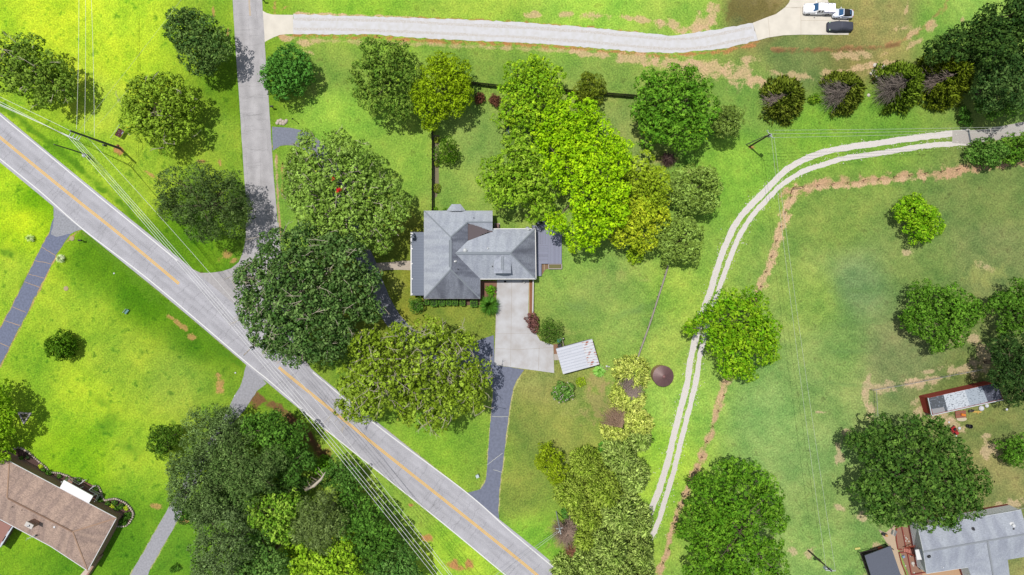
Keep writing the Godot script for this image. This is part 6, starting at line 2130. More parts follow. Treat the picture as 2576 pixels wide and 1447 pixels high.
# ------------------------------------------------------------------ plants of the gardens
func garden_plants() -> void:
	# clipped hedge blocks below the house
	var hb := [[301, 1268, 100, 98, "first and widest clipped box hedge block from the left, below the grey roof"], [405, 1268, 88, 90, "second clipped box hedge block from the left below the grey roof"], [500, 1268, 78, 82, "third clipped box hedge block from the left below the grey roof"], [582, 1268, 80, 86, "fourth clipped box hedge block from the left, just left of the second last"], [676, 1268, 78, 86, "fifth clipped box hedge block, left of the gap in the hedge"], [806, 1268, 106, 104, "clipped box hedge block right of the gap, next to the spiky plant"], [232, 1272, 62, 70, "round clipped bush at the left end of the hedge blocks"]]
	for q in hb:
		var a := G(q[0], q[1], 0.6); var b := G(q[0] + q[2], q[1] + q[3], 0.6)
		var c := (a + b) * 0.5
		c.y = 0
		var t := thing("hedge_block", q[4], "hedge", c, "clipped hedge blocks below the house")
		var mb := MB.new()
		var h := 1.15
		var s := Vector3(absf(b.x - a.x) * 0.43, h * 0.5, absf(b.z - a.z) * 0.47)
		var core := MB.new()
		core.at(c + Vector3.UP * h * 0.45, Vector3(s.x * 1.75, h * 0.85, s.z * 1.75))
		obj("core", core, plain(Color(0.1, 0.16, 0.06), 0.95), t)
		for k in int(260 * s.x * s.z + 160):
			var d := Vector3(rng.randf_range(-1, 1), rng.randf_range(-0.9, 1), rng.randf_range(-1, 1))
			var ax := d.abs()
			var m := maxf(ax.x, maxf(ax.y, ax.z))
			d = d / m
			if rng.randf() < 0.5: d.y = 1.0
			var rd := Vector3(d.x * s.x, d.y * s.y, d.z * s.z)
			if Vector2(d.x, d.z).length() > 1.25: rd.x *= 0.92; rd.z *= 0.92
			put_clump(mb, "box", c + Vector3.UP * h * 0.5 + rd * 0.93, Vector3.UP if d.y > 0.9 else Vector3(d.x, 0.2, d.z), 0.12, leafy(54, 110, 38).lerp(leafy(92, 146, 62), rng.randf()))
		obj("foliage", mb, leaf_mat("leaves"), t)
	# by the house
	tree("small_tree", "feathery green shrub at the lower left corner of the porch roof", 3.0, [[1046, 766, 18], [1040, 776, 12], [1052, 758, 13], [1055, 776, 12], [1037, 762, 12]], leafy(60, 124, 36), leafy(110, 168, 80), {"style": "feather", "size": 0.5, "category": "shrub", "gap": 0.1})
	tuft("spiky_plant", "tall spiky plant spreading onto the concrete pad below the house", 1231, 768, 29, 2.4, 420, leafy(36, 84, 20), leafy(70, 128, 44), 0.07, "plant")
	shrub("shrub", "round vivid green ball shrub between house corner and concrete pad", [[1235, 731, 14.5]], 1.6, leafy(50, 130, 14), leafy(90, 160, 40), {"size": 0.28})
	shrub("shrub", "tiny round shrub at the top left corner of the grey house", [[1093, 527, 6.5]], 0.7, leafy(70, 130, 20), leafy(110, 160, 40), {"size": 0.2, "group": "tiny shrubs at the back wall"})
	shrub("shrub", "tiny dark shrub left of the bay at the back of the grey house", [[1119, 528, 5.5]], 0.7, leafy(60, 120, 20), leafy(100, 150, 40), {"size": 0.2, "group": "tiny shrubs at the back wall"})
	shrub("shrub", "dark purple leaved shrub at the edge of the concrete pad", [[1334, 800, 13], [1339, 813, 14], [1344, 826, 11], [1342, 806, 12]], 2.2, leafy(92, 58, 58), leafy(132, 92, 92), {"size": 0.34})
	tree("small_tree", "spreading green bush between purple shrub and wheeled bins", 3.6, [[1382, 830, 24], [1398, 828, 22], [1370, 838, 20], [1378, 848, 18], [1400, 845, 18], [1375, 815, 16]], leafy(72, 122, 40), leafy(120, 160, 80), {"style": "feather", "size": 0.5, "category": "shrub"})
	shrub("shrub", "round green shrub with tiny pale flowers on the lawn below the tin shed", [[1417, 986, 28], [1410, 992, 22], [1426, 992, 20]], 2.6, leafy(66, 118, 44), leafy(108, 154, 78), {"size": 0.36, "blooms": leafy(220, 190, 220)})
	shrub("shrub", "small yellow green ball shrub below the tin shed", [[1460, 961, 12]], 1.0, leafy(118, 150, 20), leafy(156, 184, 50), {"size": 0.24})
	tuft("leafy_plant", "broad leaved bright plant at the lower corner of the tin shed", 1506, 932, 18, 0.9, 200, leafy(84, 150, 50), leafy(130, 186, 100), 0.12)
	shrub("shrub", "maroon ball shrub under the picket fence, the left one", [[1206.5, 247, 15], [1206, 244, 12]], 1.9, leafy(84, 50, 42), leafy(122, 80, 64), {"size": 0.28, "group": "maroon shrubs under the picket fence"})
	shrub("shrub", "maroon ball shrub under the picket fence, the right one", [[1245, 252, 16], [1244, 250, 12]], 1.9, leafy(80, 50, 42), leafy(120, 80, 64), {"size": 0.28, "group": "maroon shrubs under the picket fence"})
	for q in [[1099, 470, 8, "olive shrub in the bed at the lower end of the west picket fence"], [1098, 350, 5, "small plant in the bed at the upper end of the west picket fence"], [1098, 410, 5, "small plant in the bed beside the bushy green tree"]]:
		shrub("shrub", q[3], [[q[0], q[1], q[2]], [q[0], q[1] + q[2], q[2] * 0.9]], 0.8, leafy(96, 130, 30), leafy(150, 160, 60), {"size": 0.22})
	tuft("pampas_grass", "pale tuft of ornamental grass left of the blue grey drive", 81, 600, 11, 1.0, 220, leafy(150, 190, 90), leafy(226, 236, 190), 0.03, "plant")
	tuft("pampas_grass", "pale tuft of ornamental grass right of the blue grey drive", 157, 651, 12, 1.0, 240, leafy(150, 180, 110), leafy(236, 240, 214), 0.03, "plant")

# ------------------------------------------------------------------ small things
func mailbox(label: String, x: float, y: float, c: Color) -> void:
	var o := P(x, y)
	var t := thing("mailbox", label, "mailbox", o)
	var p := MB.new(); p.at(o + Vector3.UP * 0.5, Vector3(0.12, 1.0, 0.12)); obj("post", p, plain(c, 0.8), t)
	var b := MB.new()
	b.at(o + Vector3(0.12, 1.08, 0), Vector3(0.6, 0.2, 0.3))
	b.tube([o + Vector3(-0.18, 1.17, 0), o + Vector3(0.42, 1.17, 0)], [0.15, 0.15], 10)
	obj("box", b, plain(c, 0.5), t)

func small_things() -> void:
	mailbox("black mailbox on the lawn where the blue grey drive meets the main road", 209, 606, Color(0.04, 0.04, 0.05))
	mailbox("black mailbox right of the side road at the very top", 666, 5, Color(0.05, 0.05, 0.06))
	mailbox("dark mailbox at the side road below the ball shaped tree", 687, 272, Color(0.06, 0.06, 0.06))
	var o := P(744.5, 306)
	var lp := thing("lamp_post", "short black lamp post on the lawn above the curved drive", "lamp post", o)
	var p := MB.new(); p.tube([o, o + Vector3.UP * 1.7], [0.05, 0.045], 8); obj("post", p, plain(Color(0.04, 0.04, 0.04), 0.5), lp)
	var l := MB.new(); l.lathe(o + Vector3.UP * 1.7, [Vector2(0.08, 0), Vector2(0.13, 0.25), Vector2(0.17, 0.27), Vector2(0.001, 0.42)], 8); obj("lantern", l, plain(Color(0.05, 0.05, 0.05), 0.4), lp)
	# marker post by the cedar row
	var mp := thing("marker_post", "leaning rusty marker post with a white tip among the cedars", "post", P(2186, 208))
	var m := MB.new(); m.tube([P(2186, 208), P(2204, 194, 2.2)], [0.06, 0.055], 8); obj("post", m, plain(base(150, 84, 52), 0.9), mp)
	var mc := MB.new(); mc.at(P(2205, 193, 2.3), Vector3(0.3, 0.2, 0.22)); obj("tip", mc, plain(base(240, 242, 246), 0.5), mp)
	# banner between posts
	var bn := thing("banner", "dark printed banner on white posts beside the tall pole", "banner", P(298, 336))
	var fr := MB.new()
	for q in [[[287, 348], [295, 354]], [[301, 313], [316, 319]]]:
		fr.tube([P(q[0][0], q[0][1], 1.7), P(q[1][0], q[1][1])], [0.035, 0.035], 6)
	fr.tube([P(277, 347, 1.75), P(301, 312.5, 1.75)], [0.035, 0.035], 6)
	fr.tube([P(277, 347, 1.75), P(291, 353)], [0.035, 0.035], 6)
	obj("frame", fr, plain(base(214, 236, 214), 0.5), bn)
	var im := Image.create(96, 64, false, Image.FORMAT_RGB8)
	im.fill(base(88, 34, 26))
	var r := RandomNumberGenerator.new()
	r.seed = 5
	for k in 60:
		var c: Color = [base(56, 54, 60), base(120, 56, 40), base(170, 160, 160), base(44, 40, 40), base(150, 140, 120)][r.randi() % 5]
		im.fill_rect(Rect2i(r.randi() % 90, r.randi() % 58, 2 + r.randi() % 6, 2 + r.randi() % 6), c)
	for j in 26:
		for i in 16:
			if pow((i - 8) / 8.0, 2) + pow((j - 13) / 13.0, 2) < 1.0: im.set_pixel(74 + i, 8 + j, base(176, 184, 204))
	var bm := StandardMaterial3D.new()
	bm.albedo_texture = ImageTexture.create_from_image(im)
	bm.roughness = 0.6
	var bp := MB.new()
	var bq := [P(287, 340, 1.4), P(298, 322, 1.4), P(313, 330, 0.9), P(302, 347, 0.9)]
	for s in [[bq[0], 0, 1], [bq[1], 0, 0], [bq[2], 1, 0], [bq[0], 0, 1], [bq[2], 1, 0], [bq[3], 1, 1]]:
		bp.v.append(s[0]); bp.n.append(Vector3(-0.3, 0.9, 0.2).normalized()); bp.c.append(Color.WHITE); bp.u.append(Vector2(s[1], s[2])); bp.w.append(Vector2.ZERO)
	obj("print", bp, bm, bn)
	var gy := MB.new()
	gy.tube([P(318, 322, 0.1), P(334, 313, 1.4)], [0.05, 0.05], 6)
	solo("cable_guard", gy, plain(base(250, 220, 20), 0.5), "yellow cable guard at the edge of the loose olive tree beside the banner", "cable guard")
	var stp := MB.new()
	stp.lathe(P(297, 366.5), [Vector2(0.22, 0), Vector2(0.2, 0.18), Vector2(0.001, 0.2)], 10)
	solo("stump", stp, plain(base(128, 84, 60), 0.95), "small brown stump beside the foot of the tall dark pole", "stump")
	# bench in the west lawn
	var bo := P(321, 784)
	var be := thing("bench", "small teal and white bench alone on the west lawn", "bench", bo)
	var tb := Basis(Vector3.UP, 0.9)
	for k in 3:
		var s := MB.new(); s.box(Transform3D(tb, bo + tb * Vector3(0, 0.42, -0.15 + k * 0.15)), Vector3(1.0, 0.05, 0.12)); obj("seat_slat", s, plain(base(110, 170, 172), 0.6), be)
	for k in 2:
		var s := MB.new(); s.box(Transform3D(tb, bo + tb * Vector3(0, 0.62 + k * 0.16, -0.28)), Vector3(1.0, 0.1, 0.05)); obj("back_slat", s, plain(base(190, 214, 210), 0.6), be)
	for s in [-0.42, 0.42]:
		var g := MB.new(); g.box(Transform3D(tb, bo + tb * Vector3(s, 0.2, 0)), Vector3(0.06, 0.42, 0.4)); obj("leg", g, plain(base(80, 130, 130), 0.6), be)
	# triangular planter
	var pt := thing("triangle_planter", "triangular planting ring of pale stones in the west lawn", "planter", P(62, 1048))
	var tri := V([48, 1038.5, 78, 1040, 61, 1064])
	sheet("triangle_soil", V([51, 1040.5, 75, 1041.5, 61, 1060]), 0.01, grained(92, 96, 56, 0.3, 1.2, 0.06, 98))
	for i in 3:
		for k in 8:
			var c := tri[i].lerp(tri[(i + 1) % 3], k / 8.0)
			var sm := MB.new()
			sm.box(Transform3D(Basis(Vector3.UP, rng.randf() * 3), P(c.x, c.y) + Vector3.UP * 0.1), Vector3(rng.randf_range(0.24, 0.32), 0.22, rng.randf_range(0.2, 0.28)))
			obj("stone", sm, plain(base(214, 206, 206, [0.85, 1.0, 1.1][rng.randi() % 3]), 0.9), pt)
	# meter box by the house drive, stones, scraps
	var cb := MB.new()
	cb.box(Transform3D(Basis(Vector3.UP, 0.4), P(1201, 1196) + Vector3.UP * 0.35), Vector3(0.5, 0.7, 0.5))
	cb.box(Transform3D(Basis(Vector3.UP, 0.4), P(1201, 1196) + Vector3.UP * 0.72), Vector3(0.58, 0.08, 0.58))
	solo("service_box", cb, plain(base(206, 222, 230), 0.5), "pale grey service box on the grass left of the house drive's mouth", "service box")
	var sx := [[700, 305], [706, 303], [712, 306], [718, 308], [706, 311], [713, 312], [720, 304], [697, 310]]
	for i in sx.size():
		var sm := MB.new()
		sm.lathe(P(sx[i][0], sx[i][1]), [Vector2(0.3, 0), Vector2(0.34, 0.12), Vector2(0.2, 0.25), Vector2(0.001, 0.27)], 7)
		solo("stone", sm, plain(base(222, 206, 190, rng.randf_range(0.9, 1.1)), 0.95), "pale stone of the heap at the side road above the curved drive", "stone", "heap of stones by the curved drive")
	var rx := [[2200, 165], [2222, 168], [2226, 172], [2216, 176], [2196, 180], [2210, 182], [2224, 178], [2190, 186], [2184, 240]]
	for i in rx.size():
		var sm := MB.new()
		var s := rng.randf_range(0.25, 0.5)
		sm.lathe(P(rx[i][0], rx[i][1]), [Vector2(s, 0), Vector2(s * 1.1, s * 0.4), Vector2(s * 0.6, s * 0.8), Vector2(0.001, s * 0.85)], 7)
		solo("rock", sm, plain(base(232, 222, 212, rng.randf_range(0.9, 1.1)), 0.95), "pale rock of the heap above the cedar with the widest grey side", "rock", "heap of rocks above the cedars")
	# bench by the lawn trees
	var cart := thing("garden_bench", "dark blue bench at the back of the fenced lawn under the light green tree", "bench", P(1278, 329))
	var cm := plain(base(62, 76, 116), 0.6)
	var c1 := MB.new(); c1.at(P(1278, 329) + Vector3.UP * 0.45, Vector3(0.55, 0.06, 1.5)); obj("seat", c1, cm, cart)
	var c2 := MB.new(); c2.at(P(1278, 329) + Vector3(-0.28, 0.75, 0), Vector3(0.05, 0.5, 1.5)); obj("backrest", c2, cm, cart)
	for s in [[-0.2, -0.65], [0.2, -0.65], [-0.2, 0.65], [0.2, 0.65]]:
		var g := MB.new(); g.at(P(1278, 329) + Vector3(s[0], 0.22, s[1]), Vector3(0.06, 0.44, 0.06)); obj("leg", g, cm, cart)
	# red flowers in the airy tree, seen through its crown
	for f in [[850, 477, "red canopy glowing through the airy tree, the lower and larger one", 0.9], [837, 450, "small red thing in the airy tree, the upper one", 0.45]]:
		var fo := P(f[0], f[1], 12.4)
		var mb := MB.new()
		for k in 4: put_clump(mb, "broad", fo + Vector3(rng.randf_range(-1, 1), rng.randf_range(-0.2, 0.4), rng.randf_range(-1, 1)) * float(f[3]) * 0.6, Vector3.UP, 0.4 * float(f[3]), leafy(196, 24, 40))
		solo("red_leaves", mb, leaf_mat("leaves"), f[2].replace("canopy", "leaves").replace("thing", "tuft of leaves"), "leaves", "red leaves in the airy tree")
	# board, mower-less corner: things by the grey house
	var ba := thing("barrow", "black and tan wheelbarrow at the top of the garden walk", "wheelbarrow", K(380, 640))
	var b1 := MB.new(); b1.box(Transform3D(Basis(Vector3.UP, -0.4), K(365, 635) + Vector3.UP * 0.4), Vector3(0.9, 0.35, 0.6)); obj("tray", b1, plain(Color(0.06, 0.06, 0.06), 0.6), ba)
	var b2 := MB.new(); b2.box(Transform3D(Basis(Vector3.UP, -0.4), K(390, 650) + Vector3.UP * 0.62), Vector3(0.5, 0.1, 0.35)); obj("load", b2, plain(base(222, 170, 104), 0.9), ba)
	var b3 := MB.new(); b3.bar(K(350, 622) + Vector3.UP * 0.5, K(288, 572) + Vector3.UP * 0.6, 0.05, 0.05); obj("handle", b3, plain(base(190, 190, 190), 0.6), ba)
	var b4 := MB.new(); b4.tube([K(410, 668) + Vector3(0, 0.18, -0.05), K(410, 668) + Vector3(0, 0.18, 0.05)], [0.18, 0.18], 12); obj("wheel", b4, plain(Color(0.03, 0.03, 0.03), 0.8), ba)
	var gr := thing("wire_crate", "pale wire crate leaning by the red edging at the garden walk", "crate", K(530, 625))
	for k in 7:
		var s := MB.new(); s.bar(K(lerpf(522, 500, k / 6.0) , lerpf(580, 650, k / 6.0), 0.4), K(lerpf(572, 545, k / 6.0), lerpf(595, 672, k / 6.0), 0.4), 0.04, 0.04); obj("bar", s, plain(base(226, 232, 236), 0.5), gr)
	for e in [[[522, 580], [500, 650]], [[572, 595], [545, 672]]]:
		var s := MB.new(); s.bar(K(e[0][0], e[0][1], 0.38), K(e[1][0], e[1][1], 0.38), 0.06, 0.5); obj("side", s, plain(base(180, 184, 186), 0.6), gr)
	var rt := MB.new()
	rt.box(Transform3D(Basis(Vector3.UP, 0.35), K(325, 872, 0.5)), Vector3(0.8, 0.5, 0.5))
	solo("red_toolbox", rt, plain(base(214, 60, 44), 0.5), "red box beside the dark shelter's upper edge", "box")
	var bx := MB.new()
	bx.box(Transform3D(Basis(Vector3.UP, 0.5), K(672, 992) + Vector3.UP * 0.2), Vector3(0.5, 0.35, 0.4))
	solo("blue_tub", bx, plain(base(150, 176, 208), 0.6), "pale blue tub in the lower chip bed", "tub")
	var dirt := [[690, 668], [722, 700], [718, 752], [768, 757], [740, 720], [716, 1142], [828, 1100], [800, 990], [840, 1140], [850, 1250]]
	for i in dirt.size():
		var sm := MB.new()
		var s := 0.16 if i != 6 else 0.35
		sm.lathe(K(dirt[i][0], dirt[i][1]), [Vector2(s, 0), Vector2(s, s * 0.5), Vector2(s * 0.4, s * 0.9), Vector2(0.001, s * 0.9)], 6)
		solo("bed_stone", sm, plain(base(226, 220, 214), 0.9), "white stone lying in the chip beds by the red steps", "stone", "white stones in the chip beds")
	var yb := MB.new()
	yb.bar(P(2150, 1381, 0.15), P(2163, 1379, 0.15), 0.35, 0.12)
	solo("yellow_board", yb, plain(base(232, 226, 130), 0.7), "pale yellow board on the grass above the dark shelter's corner", "board")
	var wi := MB.new()
	wi.tube([P(1775, 423, 0.1), P(1762, 450, 1.1)], [0.05, 0.045], 6)
	solo("thin_post", wi, plain(Color(0.25, 0.22, 0.2), 0.9), "thin dark post in the shade right of the broad tree", "post")
	# white bench swing seat of the drive's sign, litter on the west lawn
	var sp := [[709, 915], [591, 996], [592, 938], [287, 688]]
	for i in sp.size():
		var sm := MB.new()
		sm.lathe(P(sp[i][0], sp[i][1]), [Vector2(0.14, 0), Vector2(0.16, 0.1), Vector2(0.001, 0.16)], 6)
		solo("litter", sm, plain(base(240, 244, 250), 0.7), "white scrap of litter on the grass verges of the main road", "litter", "white litter on the verges")
	for q in [[181, 600, 1], [166, 726, 2]]:
		var sm := MB.new()
		sm.lathe(P(q[0], q[1]), [Vector2(0.5, 0), Vector2(0.45, 0.1), Vector2(0.001, 0.14)], 9)
		solo("stump_plate", sm, plain(base(196, 176, 140), 0.95), ["flat old stump beside the black mailbox by the blue grey drive", "flat old stump alone below the right tuft of ornamental grass"][q[2] - 1], "stump")

func woods() -> void:
	var oak := leafy(52, 88, 40); var oak2 := leafy(96, 132, 66)
	var mid := leafy(78, 116, 36); var mid2 := leafy(122, 152, 58)
	var lime := leafy(112, 172, 14); var lime2 := leafy(160, 204, 26)
	var olive := leafy(98, 124, 28); var olive2 := leafy(150, 168, 56)
	var deep := leafy(34, 66, 26); var deep2 := leafy(64, 98, 42)
	var g := "broadleaf trees of the settlement"
	# west of the side road
	tree("tree", "loose olive tree on the west edge of the photo above the main road", 9.5, [[25, 135, 48], [70, 130, 45], [95, 175, 60], [40, 190, 55], [140, 200, 50], [165, 225, 40], [120, 240, 35]], mid, mid2, {"gap": 0.22, "size": 0.8, "sparks": 0.06, "spark": olive2, "bare": 30})
	tree("oak_tree", "dark dense oak just left of the side road near the top", 9.5, [[470, 80, 56], [530, 90, 48], [500, 135, 56], [545, 128, 38], [448, 55, 34], [470, 45, 30], [520, 165, 28]], oak, oak2, {"size": 0.75, "style": "fine", "gap": 0.02})
	tree("tree", "loose olive tree right of the banner on posts", 9.0, [[360, 225, 40], [415, 215, 42], [400, 275, 70], [350, 310, 46], [440, 310, 58], [465, 255, 44], [330, 270, 30], [420, 355, 34]], leafy(92, 130, 32), leafy(136, 166, 54), {"gap": 0.26, "size": 0.78, "sparks": 0.1, "spark": leafy(170, 180, 60), "bare": 30})
	tree("pine_tree", "blue green pine in the corner between main road and side road", 12.0, [[445, 475, 55], [510, 455, 45], [565, 485, 60], [495, 540, 62], [430, 520, 42], [580, 550, 50], [525, 585, 34], [610, 510, 30]], leafy(58, 88, 44), leafy(96, 124, 70), {"style": "needle", "size": 0.85, "gap": 0.08, "twigs": 6, "squash": 0.7})
	tree("round_tree", "dense ball shaped bright green tree right of the side road", 8.0, [[722, 172, 62], [722, 195, 62], [705, 182, 52], [742, 185, 48]], leafy(44, 108, 36), leafy(78, 146, 60), {"size": 0.7, "gap": 0.0, "squash": 0.95, "low": -0.7, "twigs": 0})
	# front garden
	tree("tree", "dark leafy tree left of the yellow green tree below the gravel drive", 10.0, [[955, 145, 48], [925, 195, 50], [985, 205, 60], [1005, 145, 40], [955, 245, 46], [1005, 265, 34], [910, 235, 26], [1030, 200, 34], [1015, 290, 22]], leafy(68, 108, 34), leafy(110, 146, 58), {"gap": 0.16, "size": 0.78, "sparks": 0.08, "spark": leafy(150, 190, 40)})
	tree("tree", "yellow green tree at the left end of the dark picket fence", 9.5, [[1110, 162, 40], [1145, 185, 42], [1108, 220, 62], [1088, 268, 46], [1145, 250, 46], [1078, 308, 24], [1066, 235, 36], [1160, 220, 34]], leafy(98, 136, 12), leafy(142, 170, 26), {"style": "fine", "size": 0.72, "gap": 0.03})
	tree("tree", "big airy tree with spots of red above the great dark oak", 13.0, [[850, 375, 50], [775, 415, 60], [905, 415, 58], [740, 430, 36], [860, 475, 72], [955, 490, 58], [795, 505, 64], [895, 560, 72], [825, 565, 54], [965, 555, 48], [955, 610, 34], [1005, 525, 34], [740, 480, 36], [770, 350, 24], [880, 615, 40]], leafy(92, 132, 48), leafy(140, 172, 84), {"gap": 0.15, "size": 0.82, "bare": 70, "pale": true, "sparks": 0.05, "spark": leafy(190, 200, 60)})
	tree("oak_tree", "great dark oak with a huge crown beside the road junction", 17.0, [[700, 640, 72], [785, 605, 64], [855, 655, 72], [650, 715, 62], [755, 735, 100], [865, 755, 82], [920, 700, 46], [935, 785, 38], [685, 810, 78], [780, 840, 84], [855, 850, 54], [745, 885, 42], [640, 770, 48], [620, 695, 34], [690, 870, 34], [815, 580, 34]], leafy(50, 88, 38), leafy(98, 136, 78), {"style": "fine", "size": 0.85, "gap": 0.1, "pale": true, "bare": 110, "sparks": 0.1, "spark": leafy(156, 178, 140)})
	tree("tree", "wide olive green tree with bare pale twigs between road and house drive", 15.0, [[930, 875, 58], [1010, 850, 46], [1080, 850, 54], [1145, 880, 54], [1195, 945, 44], [900, 955, 52], [980, 945, 80], [1080, 945, 82], [1145, 995, 58], [1040, 1015, 56], [1095, 1055, 38], [868, 1025, 32], [930, 1025, 42], [1185, 1000, 40], [895, 1040, 24]], leafy(90, 122, 24), leafy(140, 166, 58), {"gap": 0.17, "size": 0.85, "bare": 220, "pale": true, "sparks": 0.12, "spark": leafy(186, 190, 84)})
	# the group behind the house
	tree("tree", "light green tree with yellow shoots at the back of the fenced lawn", 10.0, [[1300, 190, 38], [1348, 172, 40], [1388, 198, 38], [1345, 225, 46], [1285, 275, 40], [1325, 295, 42], [1268, 292, 30], [1390, 240, 34], [1330, 255, 40], [1275, 225, 24]], leafy(96, 150, 26), leafy(148, 186, 40), {"gap": 0.14, "size": 0.8, "sparks": 0.2, "spark": leafy(186, 204, 28)})
	tree("tree", "lime green tree just left of the small dark tree on the picket fence", 11.0, [[1450, 285, 52], [1402, 300, 44], [1488, 290, 34], [1370, 330, 44], [1440, 330, 40]], leafy(104, 164, 14), leafy(150, 196, 28), {"gap": 0.06, "size": 0.82})
	tree("lime_tree", "brightest lime green tree, the large one reaching over the deck", 14.0, [[1380, 370, 50], [1450, 370, 58], [1520, 350, 44], [1420, 425, 62], [1500, 430, 60], [1550, 415, 44], [1470, 490, 56], [1545, 485, 44], [1480, 560, 58], [1448, 595, 38], [1530, 540, 48], [1398, 560, 34], [1488, 600, 34], [1560, 380, 34]], lime, lime2, {"gap": 0.05, "size": 0.85, "style": "big"})
	tree("tree", "mid green tree on the left flank of the brightest lime tree", 11.5, [[1240, 440, 46], [1300, 410, 54], [1290, 470, 54], [1350, 465, 54], [1250, 488, 34], [1350, 518, 40], [1300, 360, 40], [1330, 400, 40]], leafy(92, 142, 26), leafy(140, 180, 56), {"gap": 0.12, "size": 0.8, "sparks": 0.08, "spark": leafy(180, 200, 90)})
	tree("tree", "yellowish green tree on the right flank of the brightest lime tree", 10.5, [[1608, 430, 48], [1640, 468, 46], [1598, 498, 48], [1656, 440, 30], [1580, 460, 36], [1640, 505, 36]], leafy(114, 146, 26), leafy(160, 184, 50), {"gap": 0.1, "size": 0.75})
	tree("tree", "palest yellow green tree above the open lawn behind the deck", 9.5, [[1588, 560, 52], [1640, 540, 48], [1560, 598, 36], [1618, 598, 40], [1660, 525, 36], [1600, 530, 40]], leafy(134, 156, 30), leafy(184, 196, 48), {"gap": 0.1, "size": 0.72, "sparks": 0.1, "spark": leafy(200, 200, 50)})
	shrub("bush", "small leafy bush in front of the palest yellow green tree", [[1598, 642, 24], [1606, 632, 20]], 2.6, leafy(104, 146, 20), leafy(150, 180, 40), {"size": 0.4})
	for q in [[1750, 475, 66, 9.0, "layered pale green round tree beside the bend of the gravel track"], [1710, 603, 66, 8.5, "layered pale green round tree at the top end of the rail fence"], [1828, 305, 44, 8.0, "layered grey green tree left of the pole with the transformer"]]:
		var x: float = q[0]; var y: float = q[1]; var r: float = q[2]
		var dk := 0.75 if q[3] == 8.0 else 1.0
		tree("round_tree", q[4], q[3], [[x, y, r * 0.95], [x - r * 0.3, y - r * 0.25, r * 0.62], [x + r * 0.3, y - r * 0.3, r * 0.6], [x + r * 0.3, y + r * 0.35, r * 0.62], [x - r * 0.3, y + r * 0.35, r * 0.6]], leafy(98, 132, 52, 1.56 * dk), leafy(150, 180, 92, 1.56 * dk), {"style": "big", "size": 0.62, "gap": 0.02, "squash": 0.85, "low": -0.5, "twigs": 0})
	tree("tree", "broad mid green tree with yellow shoots at the right end of the picket fence", 11.5, [[1640, 210, 44], [1698, 198, 40], [1755, 220, 40], [1635, 268, 48], [1705, 268, 66], [1765, 270, 46], [1660, 328, 48], [1718, 340, 48], [1620, 295, 32], [1750, 320, 40], [1740, 180, 18]], leafy(54, 116, 26), leafy(96, 152, 44), {"gap": 0.1, "size": 0.85, "sparks": 0.12, "spark": leafy(160, 190, 40)})
	tree("small_tree", "small dark olive tree standing on the picket fence line", 6.0, [[1484, 218, 38], [1478, 200, 22], [1500, 235, 28], [1462, 235, 24]], leafy(76, 100, 20), leafy(120, 134, 40), {"style": "fine", "size": 0.55, "squash": 1.1})
	tree("small_tree", "small bushy green tree beside the bed of the west picket fence", 4.5, [[1123, 380, 32], [1110, 392, 22], [1138, 392, 22], [1125, 362, 20]], leafy(58, 112, 18), leafy(104, 152, 40), {"style": "feather", "size": 0.5, "squash": 1.0})
	# east
	tree("tree", "bright green tree overhanging the gravel track", 12.0, [[1830, 750, 36], [1888, 758, 40], [1792, 782, 30], [1848, 810, 66], [1918, 820, 44], [1800, 848, 44], [1868, 880, 58], [1930, 888, 36], [1830, 918, 40], [1878, 938, 28], [1740, 825, 24], [1765, 800, 20], [1935, 850, 32]], leafy(78, 138, 14), leafy(128, 176, 36), {"gap": 0.1, "size": 0.82})
	tree("tree", "bright green tree alone on the pasture right of the wire fence corner", 6.5, [[2290, 528, 38], [2338, 560, 40], [2308, 578, 38], [2268, 535, 24], [2302, 508, 24], [2320, 545, 34]], leafy(82, 144, 14), leafy(132, 184, 38), {"gap": 0.0, "size": 0.75, "fill": 1.4})
	tree("tree", "dark green tree in the pasture above the red shed, left of the edge trees", 8.5, [[2318, 740, 38], [2378, 770, 60], [2430, 780, 46], [2330, 820, 44], [2400, 838, 42], [2290, 800, 30], [2358, 866, 26], [2310, 780, 34]], leafy(52, 102, 22), leafy(92, 144, 48), {"gap": 0.06, "size": 0.75})
	tree("tree", "dark green tree cut by the right edge beside the dark pasture tree", 9.5, [[2512, 760, 34], [2555, 740, 42], [2565, 800, 46], [2532, 820, 34], [2600, 770, 50]], leafy(44, 94, 22), leafy(84, 132, 46), {"gap": 0.06, "size": 0.8})
	tree("tree", "very dark tree at the right edge hanging over the red shed", 12.0, [[2530, 880, 40], [2562, 938, 46], [2518, 950, 36], [2565, 992, 36], [2600, 900, 60], [2515, 905, 24]], leafy(28, 60, 26), leafy(58, 94, 44), {"gap": 0.05, "size": 0.8, "style": "fine"})
	tree("oak_tree", "largest dark oak low on the right beside the long grey roof", 14.0, [[2250, 1088, 56], [2330, 1088, 54], [2150, 1108, 26], [2182, 1105, 30], [2198, 1150, 52], [2390, 1140, 54], [2280, 1178, 78], [2378, 1208, 70], [2198, 1228, 60], [2450, 1208, 42], [2280, 1268, 68], [2370, 1278, 52], [2438, 1268, 38], [2220, 1288, 38], [2390, 1315, 24], [2330, 1315, 30]], leafy(44, 82, 28), leafy(80, 120, 50), {"gap": 0.06, "size": 0.85})
	tree("small_tree", "rounded bright green tree cut by the right edge below the red shed", 5.5, [[2542, 1128, 36], [2575, 1120, 34], [2555, 1150, 28]], leafy(48, 104, 24), leafy(90, 144, 50), {"gap": 0.02, "size": 0.6})
